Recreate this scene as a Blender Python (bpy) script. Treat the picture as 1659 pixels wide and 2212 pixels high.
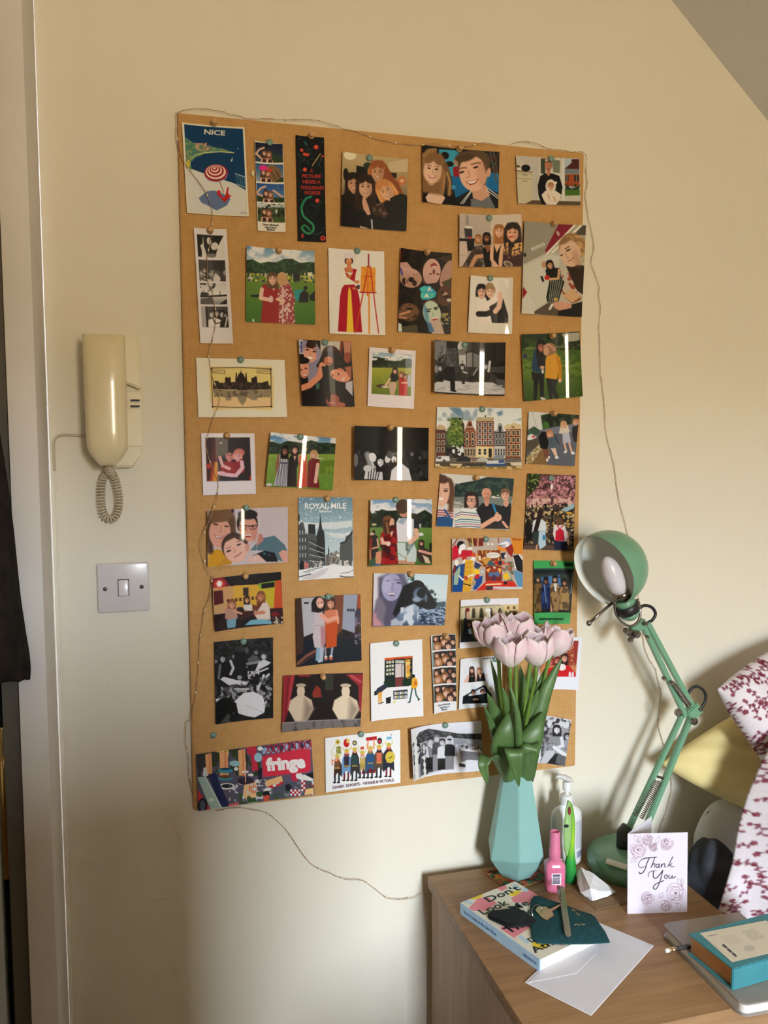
import bpy,bmesh,math,random
import numpy as np
from mathutils import Vector,Matrix,Euler
# ------------------------------------------------------------------ clear
for _o in list(bpy.data.objects):
 bpy.data.objects.remove(_o,do_unlink=True)
SC=bpy.context.scene
COL=SC.collection
# ------------------------------------------------------------------ camera
ZO=2.108  # height of the board's top edge above the floor
CAMP=np.array([-0.05547919,-1.51942894,-0.5732671+ZO])
FWD=np.array([0.26538977,0.96096832,-0.07815465])
RGT=np.array([0.96381893,-0.26652372,-0.00426283])
UPV=np.array([0.02492651,0.07419562,0.99693213])
FPX,CU,CV=1800.0,829.5,1106.0
cam_d=bpy.data.cameras.new('camera')
cam=bpy.data.objects.new('camera',cam_d)
COL.objects.link(cam)
cam_d.sensor_fit='VERTICAL'
cam_d.sensor_height=36.0
cam_d.lens=36.0*FPX/2212.0
cam_d.clip_start=0.05
cam_d.clip_end=500
_m=Matrix(((RGT[0],UPV[0],-FWD[0],CAMP[0]),(RGT[1],UPV[1],-FWD[1],CAMP[1]),
(RGT[2],UPV[2],-FWD[2],CAMP[2]),(0,0,0,1)))
cam.matrix_world=_m
SC.camera=cam
# ------------------------------------------------------------------ daylight
W=bpy.data.worlds.new('overcast_sky')
SC.world=W
W.use_nodes= True
_wt=W.node_tree
_bg=_wt.nodes['Background']
_wc=_wt.nodes.new('ShaderNodeTexCoord')
_wz=_wt.nodes.new('ShaderNodeSeparateXYZ')
_wr=_wt.nodes.new('ShaderNodeValToRGB')
_wt.links.new(_wc.outputs['Generated'],_wz.inputs[0])
_wt.links.new(_wz.outputs[2],_wr.inputs[0])
# sunlit stone town up to the roof line, bright hazy sky above it
_wr.color_ramp.elements[0].position,_wr.color_ramp.elements[0].color=0.09,(0.335,0.268,0.172,1)
_wr.color_ramp.elements[1].position,_wr.color_ramp.elements[1].color=0.15,(0.88,0.98,1.09,1)
_wt.links.new(_wr.outputs[0],_bg.inputs[0])
_bg.inputs[1].default_value=128.0
SC.view_settings.view_transform='Standard'
SC.view_settings.look='None'
SC.view_settings.gamma=1.0
SC.view_settings.use_curve_mapping= False
SC.view_settings.exposure=0.0
SC.cycles.max_bounces=6
SC.cycles.diffuse_bounces=4
SC.cycles.sample_clamp_indirect=6.0
SC.cycles.use_denoising= True
SC.cycles.use_adaptive_sampling= True
SC.cycles.adaptive_threshold=0.08
SC.cycles.adaptive_min_samples=8
# the window behind the camera: opening in the far wall
WIN_X0,WIN_X1,WIN_Z0,WIN_Z1,WIN_Y=0.32,0.76,0.95,2.15,-3.30
_pl=bpy.data.lights.new('window_portal','AREA')
_pl.shape='RECTANGLE'
_pl.size,_pl.size_y=WIN_X1-WIN_X0,WIN_Z1-WIN_Z0
_pl.cycles.is_portal= True
_po=bpy.data.objects.new('window_portal',_pl)
_po.location=((WIN_X0+WIN_X1)/2,WIN_Y-0.16,(WIN_Z0+WIN_Z1)/2)
_po.rotation_euler=(math.radians(90),0,0)  # -Z of the lamp looks to +Y, into the room
COL.objects.link(_po)
# ------------------------------------------------------------------ helpers
def ray(u,v):
 return FWD+RGT*(u-CU)/FPX-UPV*(v-CV)/FPX
def atY(u,v,Y):
 d=ray(u,v)
 return CAMP+d*(Y-CAMP[1])/d[1]
def atZ(u,v,Z):
 d=ray(u,v)
 return CAMP+d*(Z-CAMP[2])/d[2]
def s2l(c):
 c=np.asarray(c,float)/255.0
 return np.where(c<=0.04045,c/12.92,((c+0.055)/1.055)**2.4)
def C(r,g,b):
 return tuple(float(x) for x in s2l((r,g,b)))
class NT:
 def __init__(s,name):
  s.m=bpy.data.materials.new(name)
  s.m.use_nodes= True
  s.t=s.m.node_tree
  s.b=s.t.nodes['Principled BSDF']
  s.tc= None
 def n(s,typ,**kw):
  nd=s.t.nodes.new(typ)
  for k,v in kw.items():
   setattr(nd,k,v)
  return nd
 def link(s,a,b):
  s.t.links.new(a,b)
 def obj(s):
  if not s.tc:
   s.tc=s.n('ShaderNodeTexCoord')
  return s.tc.outputs['Object']
 def mapping(s,scale=(1,1,1),rot=(0,0,0)):
  mp=s.n('ShaderNodeMapping')
  mp.inputs['Scale'].default_value=scale
  mp.inputs['Rotation'].default_value=rot
  s.link(s.obj(),mp.inputs[0])
  return mp.outputs[0]
 def noise(s,scale,vec=None,detail=3.0,rough=0.5):
  nd=s.n('ShaderNodeTexNoise')
  nd.inputs['Scale'].default_value=scale
  nd.inputs['Detail'].default_value=detail
  nd.inputs['Roughness'].default_value=rough
  s.link(vec if vec is not None else s.obj(),nd.inputs['Vector'])
  return nd.outputs['Fac']
 def ramp(s,fac,stops):
  r=s.n('ShaderNodeValToRGB')
  e=r.color_ramp.elements
  while len(e)<len(stops):
   e.new(0.5)
  for i,(p,c) in enumerate(stops):
   e[i].position=p
   e[i].color=tuple(c)+(1,)
  s.link(fac,r.inputs[0])
  return r.outputs[0]
 def bump(s,h,dist=0.001,strength=0.5):
  b=s.n('ShaderNodeBump')
  b.inputs['Distance'].default_value=dist
  b.inputs['Strength'].default_value=strength
  s.link(h,b.inputs['Height'])
  s.link(b.outputs[0],s.b.inputs['Normal'])
 def base(s,col):
  if isinstance(col,tuple):
   s.b.inputs['Base Color'].default_value=col+(1,)
  else:
   s.link(col,s.b.inputs['Base Color'])
 def fin(s,rough=0.5,metal=0.0,spec=0.5,coat=0.0,trans=0.0,sss=0.0):
  s.b.inputs['Roughness'].default_value=rough
  s.b.inputs['Metallic'].default_value=metal
  s.b.inputs['Specular IOR Level'].default_value=spec
  s.b.inputs['Coat Weight'].default_value=coat
  s.b.inputs['Transmission Weight'].default_value=trans
  if sss:
   s.b.inputs['Subsurface Weight'].default_value=sss
   s.b.inputs['Subsurface Radius'].default_value=(0.01,0.006,0.004)
  return s.m
def plain(name,col,rough=0.5,metal=0.0,spec=0.5,coat=0.0,vary=0.06,vscale=30,bump=0.0,bscale=200,sss=0.0):
 """one-colour material with a little procedural mottling and relief"""
 t=NT(name)
 f=t.noise(vscale,detail=4)
 lo=tuple(max(0,c*(1-vary)) for c in col)
 hi=tuple(min(1,c*(1+vary)) for c in col)
 t.base(t.ramp(f,[(0.3,lo),(0.7,hi)]))
 if bump:
  t.bump(t.noise(bscale,detail=3),dist=bump,strength=0.6)
 return t.fin(rough,metal,spec,coat,sss=sss)
def link(o,parent=None):
 COL.objects.link(o)
 if parent is not None:
  o.parent=parent
 return o
def mesh_obj(name,verts,faces,mat,parent=None,smooth=False):
 me=bpy.data.meshes.new(name)
 me.from_pydata([tuple(map(float,v)) for v in verts],[],faces)
 me.validate()
 me.update()
 if mat is not None:
  me.materials.append(mat)
 if smooth:
  me.polygons.foreach_set('use_smooth',[True]*len(me.polygons))
 return link(bpy.data.objects.new(name,me),parent)
def bm_obj(name,bm,mat,parent=None,smooth=False,sharp=None):
 me=bpy.data.meshes.new(name)
 bm.normal_update()
 bm.to_mesh(me)
 bm.free()
 if mat is not None:
  me.materials.append(mat)
 if smooth:
  me.polygons.foreach_set('use_smooth',[True]*len(me.polygons))
  if sharp is not None:
   me.set_sharp_from_angle(angle=math.radians(sharp))
 return link(bpy.data.objects.new(name,me),parent)
def thing(name,label,cat,loc=(0,0,0),rot=(0,0,0),group=None):
 o=bpy.data.objects.new(name,None)
 o.empty_display_size=0.02
 COL.objects.link(o)
 o.location=loc
 o.rotation_euler=rot
 return tag(o,label,cat,group)
def tag(o,label,cat,group=None):
 o['label']=label
 o['category']=cat
 if group:
  o['group']=group
 return o
def struct(o,label=None):
 o['kind']='structure'
 if label:
  o['label']=label
 return o
def bm_box(bm,x0,x1,y0,y1,z0,z1,bevel=0.0,seg=2,mtx=None):
 r=bmesh.ops.create_cube(bm,size=1.0)
 vs=r['verts']
 for v in vs:
  v.co=Vector(((x0+x1)/2+v.co.x*(x1-x0),(y0+y1)/2+v.co.y*(y1-y0),(z0+z1)/2+v.co.z*(z1-z0)))
 if bevel>0:
  es=set()
  for v in vs:
   es.update(v.link_edges)
  rr=bmesh.ops.bevel(bm,geom=list(es),offset=bevel,segments=seg,affect='EDGES',profile=0.5)
  vs=list(set(v for f in rr['faces'] for v in f.verts)|set(v for v in vs if v.is_valid))
 if mtx is not None:
  bmesh.ops.transform(bm,matrix=mtx,verts=[v for v in vs if v.is_valid])
 return vs
def box(name,x0,x1,y0,y1,z0,z1,mat,parent=None,bevel=0.0,seg=2):
 bm=bmesh.new()
 bm_box(bm,x0,x1,y0,y1,z0,z1,bevel,seg)
 return bm_obj(name,bm,mat,parent,smooth=bevel>0,sharp=35)
def catmull(pts,n=8):
 P=[np.array(p,float) for p in pts]
 if len(P)<3:
  return P
 Q=[2*P[0]-P[1]]+P+[2*P[-1]-P[-2]]
 out=[]
 for i in range(1,len(Q)-2):
  a,b,c,d=Q[i-1],Q[i],Q[i+1],Q[i+2]
  for k in range(n):
   t=k/n
   out.append(0.5*((2*b)+(c-a)*t+(2*a-5*b+4*c-d)*t*t+(3*b-a-3*c+d)*t**3))
 out.append(P[-1])
 return out
def tube_geo(pts,rad,seg=8,cap=True):
 pts=[np.array(p,float) for p in pts]
 n=len(pts)
 rad=[rad]*n if np.isscalar(rad) else rad
 V,F=[],[]
 up= None
 for i in range(n):
  t=pts[min(i+1,n-1)]-pts[max(i-1,0)]
  t/=(np.linalg.norm(t)+1e-12)
  if up is None:
   up=np.array([0,0,1.0]) if abs(t[2])<0.9 else np.array([1.0,0,0])
  a=np.cross(up,t)
  a/=(np.linalg.norm(a)+1e-12)
  b=np.cross(t,a)
  up=b
  for k in range(seg):
   an=2*math.pi*k/seg
   V.append(pts[i]+rad[i]*(math.cos(an)*a+math.sin(an)*b))
 for i in range(n-1):
  for k in range(seg):
   k2=(k+1)%seg
   F.append((i*seg+k,i*seg+k2,(i+1)*seg+k2,(i+1)*seg+k))
 if cap:
  F.append(tuple(range(seg-1,-1,-1)))
  F.append(tuple(range((n-1)*seg,n*seg)))
 return V,F
def tube(name,pts,rad,mat,parent=None,seg=8,smooth=True):
 V,F=tube_geo(pts,rad,seg)
 return mesh_obj(name,V,F,mat,parent,smooth)
def join_geo(parts):
 V,F=[],[]
 for v,f in parts:
  o=len(V)
  V+=list(v)
  F+=[tuple(i+o for i in q) for q in f]
 return V,F
def lathe_geo(prof,seg=32,ex=None,sx=1.0,sy=1.0,cap=True):
 """prof: (r,z) list; ex: superellipse exponent for rounded-square sections"""
 V,F=[],[]
 for r,z in prof:
  for k in range(seg):
   a=2*math.pi*k/seg
   c,s=math.cos(a),math.sin(a)
   if ex:
    q=(abs(c)**ex+abs(s)**ex)**(-1.0/ex)
    c,s=c*q,s*q
   V.append((r*c*sx,r*s*sy,z))
 n=len(prof)
 for i in range(n-1):
  for k in range(seg):
   k2=(k+1)%seg
   F.append((i*seg+k,i*seg+k2,(i+1)*seg+k2,(i+1)*seg+k))
 if cap:
  F.append(tuple(range(seg-1,-1,-1)))
  F.append(tuple(range((n-1)*seg,n*seg)))
 return V,F
def lathe(name,prof,mat,parent=None,seg=32,smooth=True,loc=None,rot=None,sharp=40,**kw):
 V,F=lathe_geo(prof,seg,**kw)
 o=mesh_obj(name,V,F,mat,parent,smooth)
 if smooth:
  o.data.set_sharp_from_angle(angle=math.radians(sharp))
 if loc is not None:
  o.location=loc
 if rot is not None:
  o.rotation_euler=rot
 return o
def grid_obj(name,fn,nu,nv,mat,parent=None,smooth=True,thick=0.0):
 """surface fn(u,v)->xyz, optionally closed into a thin solid"""
 V=[fn(i/nu,j/nv) for j in range(nv+1) for i in range(nu+1)]
 F=[(j*(nu+1)+i,j*(nu+1)+i+1,(j+1)*(nu+1)+i+1,(j+1)*(nu+1)+i) for j in range(nv) for i in range(nu)]
 o=mesh_obj(name,V,F,mat,parent,smooth)
 if thick:
  md=o.modifiers.new('thickness','SOLIDIFY')
  md.thickness=thick
  md.offset=0
 return o
def text_geo(s,size=1.0,shear=0.0,bold=0.0,space=1.0):
 cu=bpy.data.curves.new('t','FONT')
 cu.body=s
 cu.size=size
 cu.shear=shear
 cu.offset=bold
 cu.space_character=space
 cu.resolution_u=3
 o=bpy.data.objects.new('t',cu)
 COL.objects.link(o)
 dg=bpy.context.evaluated_depsgraph_get()
 me=bpy.data.meshes.new_from_object(o.evaluated_get(dg))
 me.calc_loop_triangles()
 V=np.array([v.co[:] for v in me.vertices],float).reshape(-1,3)
 T=[tuple(t.vertices) for t in me.loop_triangles]
 bpy.data.objects.remove(o)
 bpy.data.curves.remove(cu)
 bpy.data.meshes.remove(me)
 return V,T
 # ------------------------------------------------------------------ pin board
def m_hessian():
 t=NT('tan_woven_hessian')
 v=t.mapping((1,1,1),(0,0,0))
 def wave(direction,scale):
  w=t.n('ShaderNodeTexWave')
  w.bands_direction=direction
  w.inputs['Scale'].default_value=scale
  w.inputs['Distortion'].default_value=1.2
  w.inputs['Detail'].default_value=1.0
  w.inputs['Detail Scale'].default_value=4.0
  t.link(v,w.inputs['Vector'])
  return w.outputs['Fac']
 a,b=wave('X',95),wave('Z',95)
 mx=t.n('ShaderNodeMath',operation='MAXIMUM')
 t.link(a,mx.inputs[0])
 t.link(b,mx.inputs[1])
 ad=t.n('ShaderNodeMath',operation='MULTIPLY_ADD')
 t.link(t.noise(60,detail=6,rough=0.7),ad.inputs[0])
 ad.inputs[1].default_value=0.8
 sm=t.n('ShaderNodeMath',operation='MULTIPLY')
 t.link(mx.outputs[0],sm.inputs[0])
 sm.inputs[1].default_value=0.55
 t.link(sm.outputs[0],ad.inputs[2])
 t.base(t.ramp(ad.outputs[0],[(0.25,(0.39,0.195,0.060)),(0.62,(0.53,0.290,0.102)),(0.95,(0.61,0.36,0.145))]))
 t.bump(mx.outputs[0],dist=0.0005,strength=0.5)
 return t.fin(0.85,spec=0.15)
M_hess=m_hessian()
BTH=0.012
def board():
 c=[atY(*p,-BTH) for p in ((384,243),(1262,330),(1243,1655),(418,1752))]
 o=(c[0]+c[1]+c[2]+c[3])/4
 bm=bmesh.new()
 f=[bm.verts.new(Vector(p-o)) for p in c]
 k=[bm.verts.new(Vector((p[0]-o[0],BTH-0.0005,p[2]-o[2]))) for p in c]
 bm.faces.new(f[::-1])
 bm.faces.new(k)
 for i in range(4):
  bm.faces.new((f[i],f[(i+1)%4],k[(i+1)%4],k[i]))
 bmesh.ops.bevel(bm,geom=bm.edges[:],offset=0.002,segments=2,affect='EDGES')
 bmesh.ops.recalc_face_normals(bm,faces=bm.faces)
 b=bm_obj('pin_board',bm,M_hess,smooth=True,sharp=40)
 b.location=o
 tag(b,'large frameless tan hessian pin board hung on the cream wall','pin board')
 return b
BOARD=board()
# ------------------------------------------------------------------ room materials
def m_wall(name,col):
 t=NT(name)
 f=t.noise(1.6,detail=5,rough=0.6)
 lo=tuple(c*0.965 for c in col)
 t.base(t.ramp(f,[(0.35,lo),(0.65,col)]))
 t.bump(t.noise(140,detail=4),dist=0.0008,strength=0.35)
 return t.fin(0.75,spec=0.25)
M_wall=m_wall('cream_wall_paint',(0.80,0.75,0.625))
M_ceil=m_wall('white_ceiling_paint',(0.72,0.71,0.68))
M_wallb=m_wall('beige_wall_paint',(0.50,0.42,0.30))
M_trim=plain('white_gloss_trim',(0.70,0.66,0.62),rough=0.6,spec=0.3,vary=0.04,vscale=6,bump=0.0004,bscale=60)
M_door=plain('grey_door_paint',(0.50,0.54,0.55),rough=0.5,vary=0.05,vscale=5)
M_dark=plain('shaded_door_rebate',(0.10,0.085,0.065),rough=0.7)  # shade inside the door rebate, put into a dark brown colour
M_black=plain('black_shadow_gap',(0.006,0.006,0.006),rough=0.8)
def m_floor():
 t=NT('brown_carpet')
 f=t.noise(60,detail=6)
 t.base(t.ramp(f,[(0.3,(0.10,0.058,0.030)),(0.7,(0.17,0.10,0.055))]))
 t.bump(t.noise(500),dist=0.003,strength=0.6)
 return t.fin(0.95,spec=0.1)
M_floor=m_floor()
XL,XR,YF=-1.30,2.30,WIN_Y
CX0,CZ0,CSL=0.963,0.312+ZO,0.89  # slope line of the ceiling
ZC=2.62  # flat ceiling
XS=CX0-(ZC-CZ0)/CSL  # where the slope starts
ZK=CZ0-(XR-CX0)*CSL  # knee-wall height at XR
def quad(name,pts,mat,thick=None):
 return mesh_obj(name,pts,[tuple(range(len(pts)))],mat)
XD=-0.222  # the wall ends here at the door casing
struct(mesh_obj('wall_back',[(XL,0,0),(XR,0,0),(XR,0,ZK),(XS,0,ZC),(XL,0,ZC)],[(0,1,2,3,4)],M_wall),
'cream painted wall behind the pin board')
struct(quad('floor',[(XL,0,0),(XL,YF,0),(XR,YF,0),(XR,0,0)],M_floor),'brown carpet floor')
struct(quad('ceiling',[(XL,0,ZC),(XS,0,ZC),(XS,YF,ZC),(XL,YF,ZC)],M_ceil),'flat white ceiling')
struct(mesh_obj('ceiling_slope',[(XS,0,ZC),(XR,0,ZK),(XR,YF,ZK),(XS,YF,ZC)],[(0,1,2,3)],M_ceil),'sloping white attic ceiling at top right')
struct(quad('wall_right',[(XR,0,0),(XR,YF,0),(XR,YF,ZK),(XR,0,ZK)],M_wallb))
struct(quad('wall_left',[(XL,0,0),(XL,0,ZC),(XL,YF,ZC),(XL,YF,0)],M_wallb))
# far wall with the window opening (five panels joined, real reveal)
def front_wall():
 x0,x1,z0,z1=WIN_X0,WIN_X1,WIN_Z0,WIN_Z1
 bm=bmesh.new()
 y0,y1=YF-0.16,YF
 bm_box(bm,XL,x0,y0,y1,0,ZC)
 bm_box(bm,x1,XR,y0,y1,0,ZC)
 bm_box(bm,x0,x1,y0,y1,0,z0)
 bm_box(bm,x0,x1,y0,y1,z1,ZC)
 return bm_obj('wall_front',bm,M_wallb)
struct(front_wall())
def window():
 x0,x1,z0,z1=WIN_X0,WIN_X1,WIN_Z0,WIN_Z1
 bm=bmesh.new()
 y0,y1=YF-0.12,YF-0.07
 w=0.05
 bm_box(bm,x0,x0+w,y0,y1,z0,z1)
 bm_box(bm,x1-w,x1,y0,y1,z0,z1)
 bm_box(bm,x0+w,x1-w,y0,y1,z0,z0+w)
 bm_box(bm,x0+w,x1-w,y0,y1,z1-w,z1)
 return bm_obj('window_1',bm,M_trim)
struct(window())
# ------------------------------------------------------------------ door casing on the left
DY=-0.150
def doorset():
# boxed casing: front face towards the room, side return towards the board
 bx=atY(76,800,DY)[0]
 cas=box('trim_1',bx-0.041,bx,DY,0.0,0.0,2.55,M_trim,bevel=0.002)
 struct(cas,'white painted boxed door casing at the left edge')
 x=bx-0.041
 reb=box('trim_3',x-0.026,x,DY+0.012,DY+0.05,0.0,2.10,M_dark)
 struct(reb,'rebate strip between casing and door, its shade painted dark brown')
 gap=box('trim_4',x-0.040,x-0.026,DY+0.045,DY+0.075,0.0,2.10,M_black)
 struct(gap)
 d=box('door_1',x-0.80,x-0.038,DY+0.018,DY+0.058,0.012,2.06,M_door,bevel=0.003)
 struct(d,'grey painted door standing shut at the left edge')
 h=box('trim_5',XL+0.01,x,DY+0.03,0.0,2.06,2.55,M_trim)
 struct(h)
 # strike plate glowing brass in the gap
 M_brass=plain('brass',(0.80,0.55,0.20),rough=0.25,metal=1.0)
 p=atY(14,1740,DY+0.012)
 pl=tag(box('strike_plate',x-0.0385,x-0.0262,DY+0.030,DY+0.044,p[2]-0.13,p[2]+0.12,M_brass,bevel=0.002),'narrow brass latch plate in the gap of the door at left','latch plate')
 lip=box('latch_lip',x-0.034,x-0.026,DY+0.020,DY+0.030,p[2]-0.02,p[2]+0.07,M_brass,pl,bevel=0.002)
 return bx,x
DBX,DGX=doorset()
# unseen cabinet and chair, added between board and window to shade the lower-left wall
def opposite():
 M_dw=plain('dark_wood',(0.10,0.055,0.03),rough=0.5,vary=0.2,vscale=12)
 t=thing('unseen_shade_cabinet','tall dark wooden cabinet standing opposite the pin board','cabinet',(-0.14,-1.92,0))
 box('carcass',-0.5,0.5,-0.16,0.14,0.05,1.47,M_dw,t,bevel=0.004)
 box('cornice',-0.52,0.52,-0.18,0.16,1.47,1.50,M_dw,t,bevel=0.006)
 box('plinth',-0.48,0.48,-0.14,0.12,0,0.05,M_dw,t)
 for s in (-1,1):
  d=box('door',min(0,s*0.49)+0.003,max(0,s*0.49)-0.003,0.14,0.158,0.07,1.45,M_dw,t,bevel=0.003)
  lathe('knob',[(0.006,0),(0.006,0.01),(0.013,0.016),(0.012,0.022),(0.0005,0.025)],M_trim,d,16,loc=(s*0.05,0.158,0.7),rot=(math.radians(-90),0,0))
 c=thing('unseen_shade_chair','dark wooden chair standing low in front of the bare wall','chair',(0.38,-1.08,0))
 box('seat',-0.19,0.19,-0.20,0.17,0.43,0.46,M_dw,c,bevel=0.01)
 for x in (-0.165,0.165):
  for y in (-0.17,0.15):
   box('leg',x-0.018,x+0.018,y-0.018,y+0.018,0,0.43,M_dw,c,bevel=0.003)
 V=[(x,y,z) for y in (0.150,0.172) for x,z in ((-0.08,0.46),(0.105,0.46),(0.10,0.685),(0.085,0.70),(0.02,0.705),(0.0,0.69),(-0.03,0.67),(-0.07,0.66),(-0.08,0.65))]
 mesh_obj('backrest',V,[tuple(range(9)),tuple(range(17,8,-1))]+[(i,9+i,9+(i+1)%9,(i+1)%9) for i in range(9)],M_dw,c)
opposite()
# ------------------------------------------------------------------ printed pictures: flat print stored as colours on the sheet's own grid
def homog(src,dst):
 A=[]
 for (x,y),(u,v) in zip(src,dst):
  A.append([x,y,1,0,0,0,-u*x,-u*y,-u])
  A.append([0,0,0,x,y,1,-v*x,-v*y,-v])
 return np.linalg.svd(np.array(A,float))[2][-1].reshape(3,3)
_rng=np.random.RandomState(7)
_LAT=_rng.rand(64,64)
def vnoise(X,Y):
 xi,yi=np.floor(X).astype(int),np.floor(Y).astype(int)
 fx,fy=X-xi,Y-yi
 fx,fy=fx*fx*(3-2*fx),fy*fy*(3-2*fy)
 g= lambda a,b:_LAT[a%64,b%64]
 return (g(xi,yi)*(1-fx)+g(xi+1,yi)*fx)*(1-fy)+(g(xi,yi+1)*(1-fx)+g(xi+1,yi+1)*fx)*fy
_TXT={}
class Art:
 """paints in the artwork's own design units; the four corners bound the sheet"""
 def __init__(s,corners,nx,ny):
  H=homog([(0,0),(1,0),(1,1),(0,1)],corners)
  u,v=np.meshgrid(np.linspace(0,1,nx),np.linspace(0,1,ny))
  q=np.stack([u,v,np.ones_like(u)],-1)@H.T
  s.X,s.Y=q[...,0]/q[...,2],q[...,1]/q[...,2]
  s.u,s.v=u,v
  c=np.array(corners,float)
  s.px=0.5*(np.linalg.norm(c[1]-c[0])/nx+np.linalg.norm(c[3]-c[0])/ny)
  s.c=np.full((ny,nx,3),235.0)
  s.clip= None
  s.bw= False
 def put(s,m,col):
  if s.clip is not None:
   m=m*s.clip
  col=np.asarray(col,float)
  s.c+=m[...,None]*(col-s.c)
 def F(s,col):
  s.put(np.ones_like(s.X),col)
 def sdE(s,x,y,rx,ry,rot=0.0):
  a=math.radians(rot)
  dx,dy=s.X-x,s.Y-y
  p,q=dx*math.cos(a)+dy*math.sin(a),-dx*math.sin(a)+dy*math.cos(a)
  k=np.sqrt((p/rx)**2+(q/ry)**2)+1e-9
  g=np.sqrt((p/rx**2)**2+(q/ry**2)**2)+1e-9
  return k*(k-1)/g
 def sdG(s,pts):
  P=np.array(pts,float)
  d=np.full(s.X.shape,1e18)
  ins=np.zeros(s.X.shape,bool)
  n=len(P)
  for i in range(n):
   a,b=P[i],P[(i+1)%n]
   e=b-a
   wx,wy=s.X-a[0],s.Y-a[1]
   t=np.clip((wx*e[0]+wy*e[1])/(e@e+1e-9),0,1)
   d=np.minimum(d,(wx-e[0]*t)**2+(wy-e[1]*t)**2)
   c=(a[1]>s.Y)!=(b[1]>s.Y)
   with np.errstate(divide='ignore',invalid='ignore'):
    xx=a[0]+(s.Y-a[1])*e[0]/(e[1] if e[1] else 1e-9)
   ins^=c&(s.X<xx)
  d=np.sqrt(d)
  return np.where(ins,-d,d)
 def msk(s,sd,soft=0.0):
  return np.clip(0.5-sd/(s.px*1.2+soft),0,1)
 def E(s,x,y,rx,ry,col,rot=0,soft=0,al=1.0):
  s.put(al*s.msk(s.sdE(x,y,rx,ry,rot),soft),col)
 def G(s,pts,col,soft=0,al=1.0):
  s.put(al*s.msk(s.sdG(pts),soft),col)
 def R(s,x0,y0,x1,y1,col,**k):
  s.G([(x0,y0),(x1,y0),(x1,y1),(x0,y1)],col,**k)
 def L(s,pts,w,col,soft=0,al=1.0):
  d=np.full(s.X.shape,1e18)
  P=np.array(pts,float)
  for a,b in zip(P[:-1],P[1:]):
   e=b-a
   wx,wy=s.X-a[0],s.Y-a[1]
   t=np.clip((wx*e[0]+wy*e[1])/(e@e+1e-9),0,1)
   d=np.minimum(d,(wx-e[0]*t)**2+(wy-e[1]*t)**2)
  s.put(al*s.msk(np.sqrt(d)-w/2,soft),col)
 def V(s,pts,stops,soft=0):
  """vertical blend inside a polygon: stops [(y,col),...]"""
  m=s.msk(s.sdG(pts),soft)
  ys=[q[0] for q in stops]
  col=np.stack([np.interp(s.Y,ys,[q[1][k] for q in stops]) for k in range(3)],-1)
  if s.clip is not None:
   m=m*s.clip
  s.c+=m[...,None]*(col-s.c)
 def N(s,pts,col,cell,lo=0.5,hi=0.6,al=1.0,oct=2,soft=0,seed=0,asp=1.0):
  """speckle of colour inside a polygon (foliage, water, crowds)"""
  x,y=s.X/cell+seed*7.31,s.Y/(cell*asp)+seed*3.17
  f=vnoise(x,y)
  w=1.0
  for k in range(1,oct):
   f=f+vnoise(x*2**k+9*k,y*2**k+5*k)*0.6**k
   w+=0.6**k
  f=np.clip((f/w-lo)/(hi-lo),0,1)
  s.put(al*f*s.msk(s.sdG(pts),soft),col)
 def box(s,pts):
  """limit painting to a polygon (None = whole sheet)"""
  s.clip= None if pts is None else s.msk(s.sdG(pts))
 def T(s,txt,x,y,h,col,w=None,rot=0,bold=0.0,shear=0.0,al=1.0,grow=0.35):
  key=(txt,bold,shear)
  if key not in _TXT:
   _TXT[key]=text_geo(txt,1.0,shear,bold)
  Vv,Tt=_TXT[key]
  x0,x1=Vv[:,0].min(),Vv[:,0].max()
  sy=h/0.729
  sx=sy if w is None else w/(x1-x0)
  a=math.radians(rot)
  px=(Vv[:,0]-x0)*sx
  py=-Vv[:,1]*sy
  PX,PY=x+px*math.cos(a)-py*math.sin(a),y+px*math.sin(a)+py*math.cos(a)
  m=np.zeros_like(s.X)
  for t in Tt:
   tx,ty=PX[list(t)],PY[list(t)]
   ar=(tx[1]-tx[0])*(ty[2]-ty[0])-(tx[2]-tx[0])*(ty[1]-ty[0])
   if abs(ar)<1e-9:
    continue
   if ar<0:
    tx,ty=tx[::-1],ty[::-1]
   b=(s.X>tx.min()-s.px)&(s.X<tx.max()+s.px)&(s.Y>ty.min()-s.px)&(s.Y<ty.max()+s.px)
   if not b.any():
    continue
   X,Y=s.X[b],s.Y[b]
   d=np.full(X.shape,-1e9)
   for i in range(3):
    j=(i+1)%3
    ex,ey=tx[j]-tx[i],ty[j]-ty[i]
    l=math.hypot(ex,ey)+1e-9
    d=np.maximum(d,((X-tx[i])*ey-(Y-ty[i])*ex)/l)
   m[b]=np.maximum(m[b],np.clip(0.5+grow-d/s.px,0,1))
  s.put(al*m,col)
  # --- people in the pictures
 def head(s,x,y,r,skin=(214,170,146),hair=(70,48,36),long=0.0,rot=0,fringe=True,smile=1,feat=True,beard=None,turn=0.0):
  a=math.radians(rot)
  def p(dx,dy):
   return (x+r*(dx*math.cos(a)-dy*math.sin(a)),y+r*(dx*math.sin(a)+dy*math.cos(a)))
  sk=np.array(skin,float)
  hr=np.array(hair,float)
  if long>0:
   s.G([p(-1.0,-0.5),p(-0.6,-1.25),p(0.6,-1.25),p(1.0,-0.5),p(1.12,long*0.5),p(0.95,long),p(-0.95,long),p(-1.12,long*0.5)],hair,soft=r*0.18)
  s.E(*p(0,-0.25),r*1.0,r*1.08,hair,rot,soft=r*0.08)
  s.E(*p(turn*0.2,0.75),r*0.34,r*0.55,sk*0.82,rot)
  s.E(*p(turn*0.15,0.1),r*0.74,r*1.0,sk,rot,soft=r*0.06)
  s.E(*p(turn*0.15+0.42,0.25),r*0.28,r*0.7,sk*0.86,rot,soft=r*0.3,al=0.6)
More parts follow.
